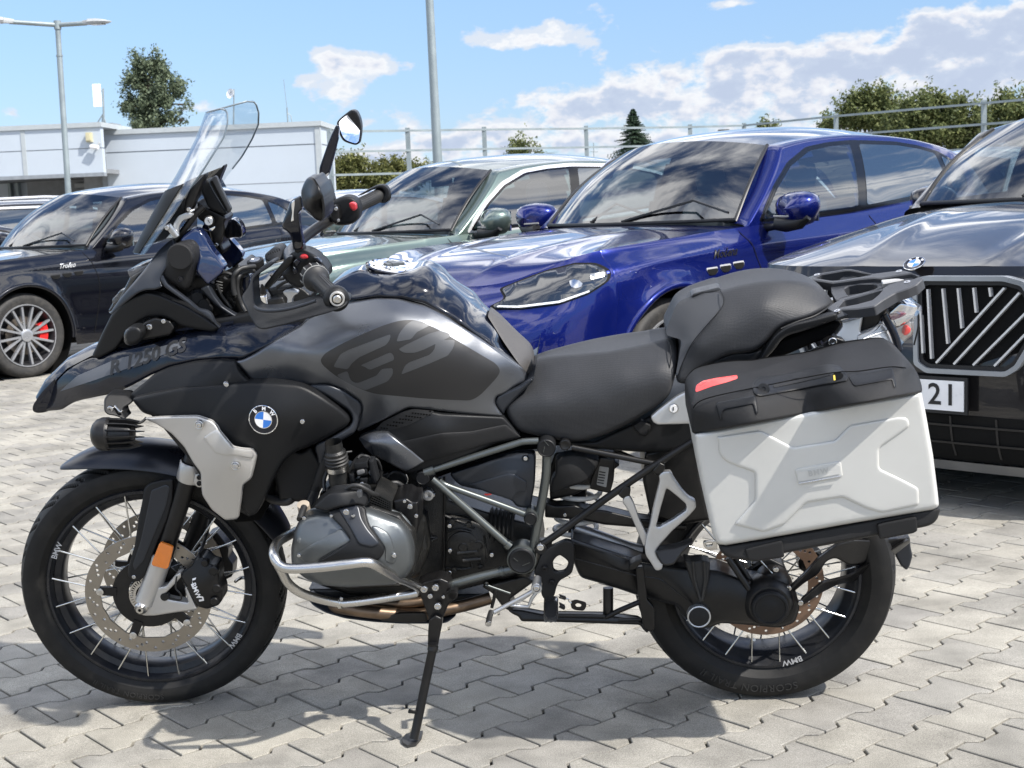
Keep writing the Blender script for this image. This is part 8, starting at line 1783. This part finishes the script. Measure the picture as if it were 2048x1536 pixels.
case = sh('side_case', 'X', '1389,868 1391,900 1402,960 1414,1020 1425,1068 1434,1088 1450,1091 1520,1079 1700,1047 1868,1019 1878,1012 1876,990 1866,910 1852,830 1843,784 1700,808 1500,846', '1389,868,-.474 1843,784,-.474 1878,1012,-.462 1434,1088,-.462 1600,930,-.477', m=M_CASE, e=.016, r=9, g=7, back=-.25, rc=6, smooth=50, label='silver side case with embossed panel')
lid.o.parent = case.o
sh('embossed_panel', 'I', '650,60 640,38 880,2 1060,96 1290,58 1370,-25 1640,-72 1690,-66 1700,-20 1530,100 1532,212 1640,262 1748,318 1752,412 1545,455 1460,430 1330,368 1130,400 1010,520 900,560 740,520 745,505 852,385 850,232 770,205 690,172 655,130', None, T=.004, m=M_CASE, e=.0042, r=6, on=case, off=.0048, parent=case.o, rc=7, g=5)
sh('badge_plate', 'I', '1068,222 1085,212 1310,172 1322,178 1332,250 1320,262 1100,300 1086,292', None, T=.003, m=M_CASE, e=.002, r=2, on=case, off=.0072, parent=case.o, rc=4, g=4)
sh('badge_recess', 'I', '1080,232 1300,190 1315,196 1318,240 1100,282 1088,276', None, T=.001, m=M_CASE, e=0, on=case, off=.0084, parent=case.o, rc=3, g=4)
tb('badge_highlight', 'I', '1090,294,-.4850 1200,274,-.4850 1322,252,-.4850', .0013, M_STEEL, n=6)
place_text('case_lettering', 'BMW', 1.0, on_px(case, 'I', 1198, 232, 240, -42, 44, off=.0092), mat('embossed_letter', (.40, .40, .38), .5), case.o, extrude=.0006, bold=.01, spacing=1.2)
cb_ = sh('case_bottom_rail', 'I', '645,628 690,636 880,605 1300,530 1860,424 1866,440 1852,490 1820,520 1780,532 1400,602 1000,678 820,716 760,712 700,698 665,672', '645,628,-.455 1866,440,-.45 1000,640,-.458', m=M_MATTE2, e=.010, r=6, g=6, back=-.25, rc=8, parent=case.o)
for b_ in ('795,655 840,642 990,606 1000,612 1012,692 1000,700 850,722 812,716', '1520,520 1560,508 1720,478 1736,480 1742,552 1720,566 1560,596 1535,600'): sh('rail_foot', 'I', b_, -.4625, T=.02, m=M_MATTE2, e=.003, r=3, parent=case.o, rc=3)
hdl = sh('case_handle', 'H', '720,880 728,858 760,826 860,806 1160,750 1215,742 1285,752 1318,785 1335,815 1325,838 1270,848 1060,886 850,925 780,938 740,930 724,905', None, T=.02, m=M_MATTE, e=.005, r=4, on=lid, off=.006, parent=case.o, rc=8, g=4)
sh('handle_grip', 'H', '848,860 862,850 1150,790 1215,780 1225,800 1150,822 862,882 850,876', None, T=.004, m=M_MATTE2, e=.003, r=3, on=lid, off=.0085, parent=case.o, rc=3, g=4); sh('handle_recess', 'H', '1230,800 1250,780 1290,785 1305,805 1290,825 1240,838', None, T=.001, m=M_VOID, e=0, on=lid, off=.0066, parent=case.o, rc=5, g=4)
lt('case_lock', 'H', 790, 890, -.470, [(-.01, .012), (.003, .012), (.0045, .0105), (.0045, .004), (.003, .003), (.003, 0)], M_MATTE, case.o, axis=(0, -.9, .35)); sh('handle_tag', 'H', '1236,802 1248,800 1252,832 1240,836', None, T=.001, m=mat('yellow_tag', (.6, .42, .05), .5), e=0, on=lid, off=.0072, parent=case.o, rc=1, g=3)
for b_ in ('485,990 500,975 725,930 742,936 758,1040 745,1056 735,1030 722,985 540,1020 525,1040 520,1090 508,1092', '1335,815 1350,798 1605,752 1618,762 1642,870 1628,888 1610,830 1380,872 1362,862', '800,830 850,818 862,842 860,905 845,912 838,860 802,868', '1160,760 1205,750 1225,800 1212,806 1195,778 1165,786'): sh('lid_moulding', 'H', b_, None, T=.006, m=M_MATTE, e=.003, r=2.5, on=lid, off=.0035, parent=case.o, rc=3, g=3)
sh('case_sticker', 'H', '355,900 358,868 400,838 480,820 622,800 626,822 560,845 460,872 380,902 360,908', None, T=.0006, m=M_RED, e=0, on=lid, off=.0006, parent=case.o, rc=4, g=4, label='red reflective sticker on the case lid')
sh('case_strap_buckle', 'I', '568,612 640,606 645,655 600,662 568,640', -.24, T=.01, m=M_STEEL, e=.002, r=2, holes=['580,622 615,618 618,632 582,636'])
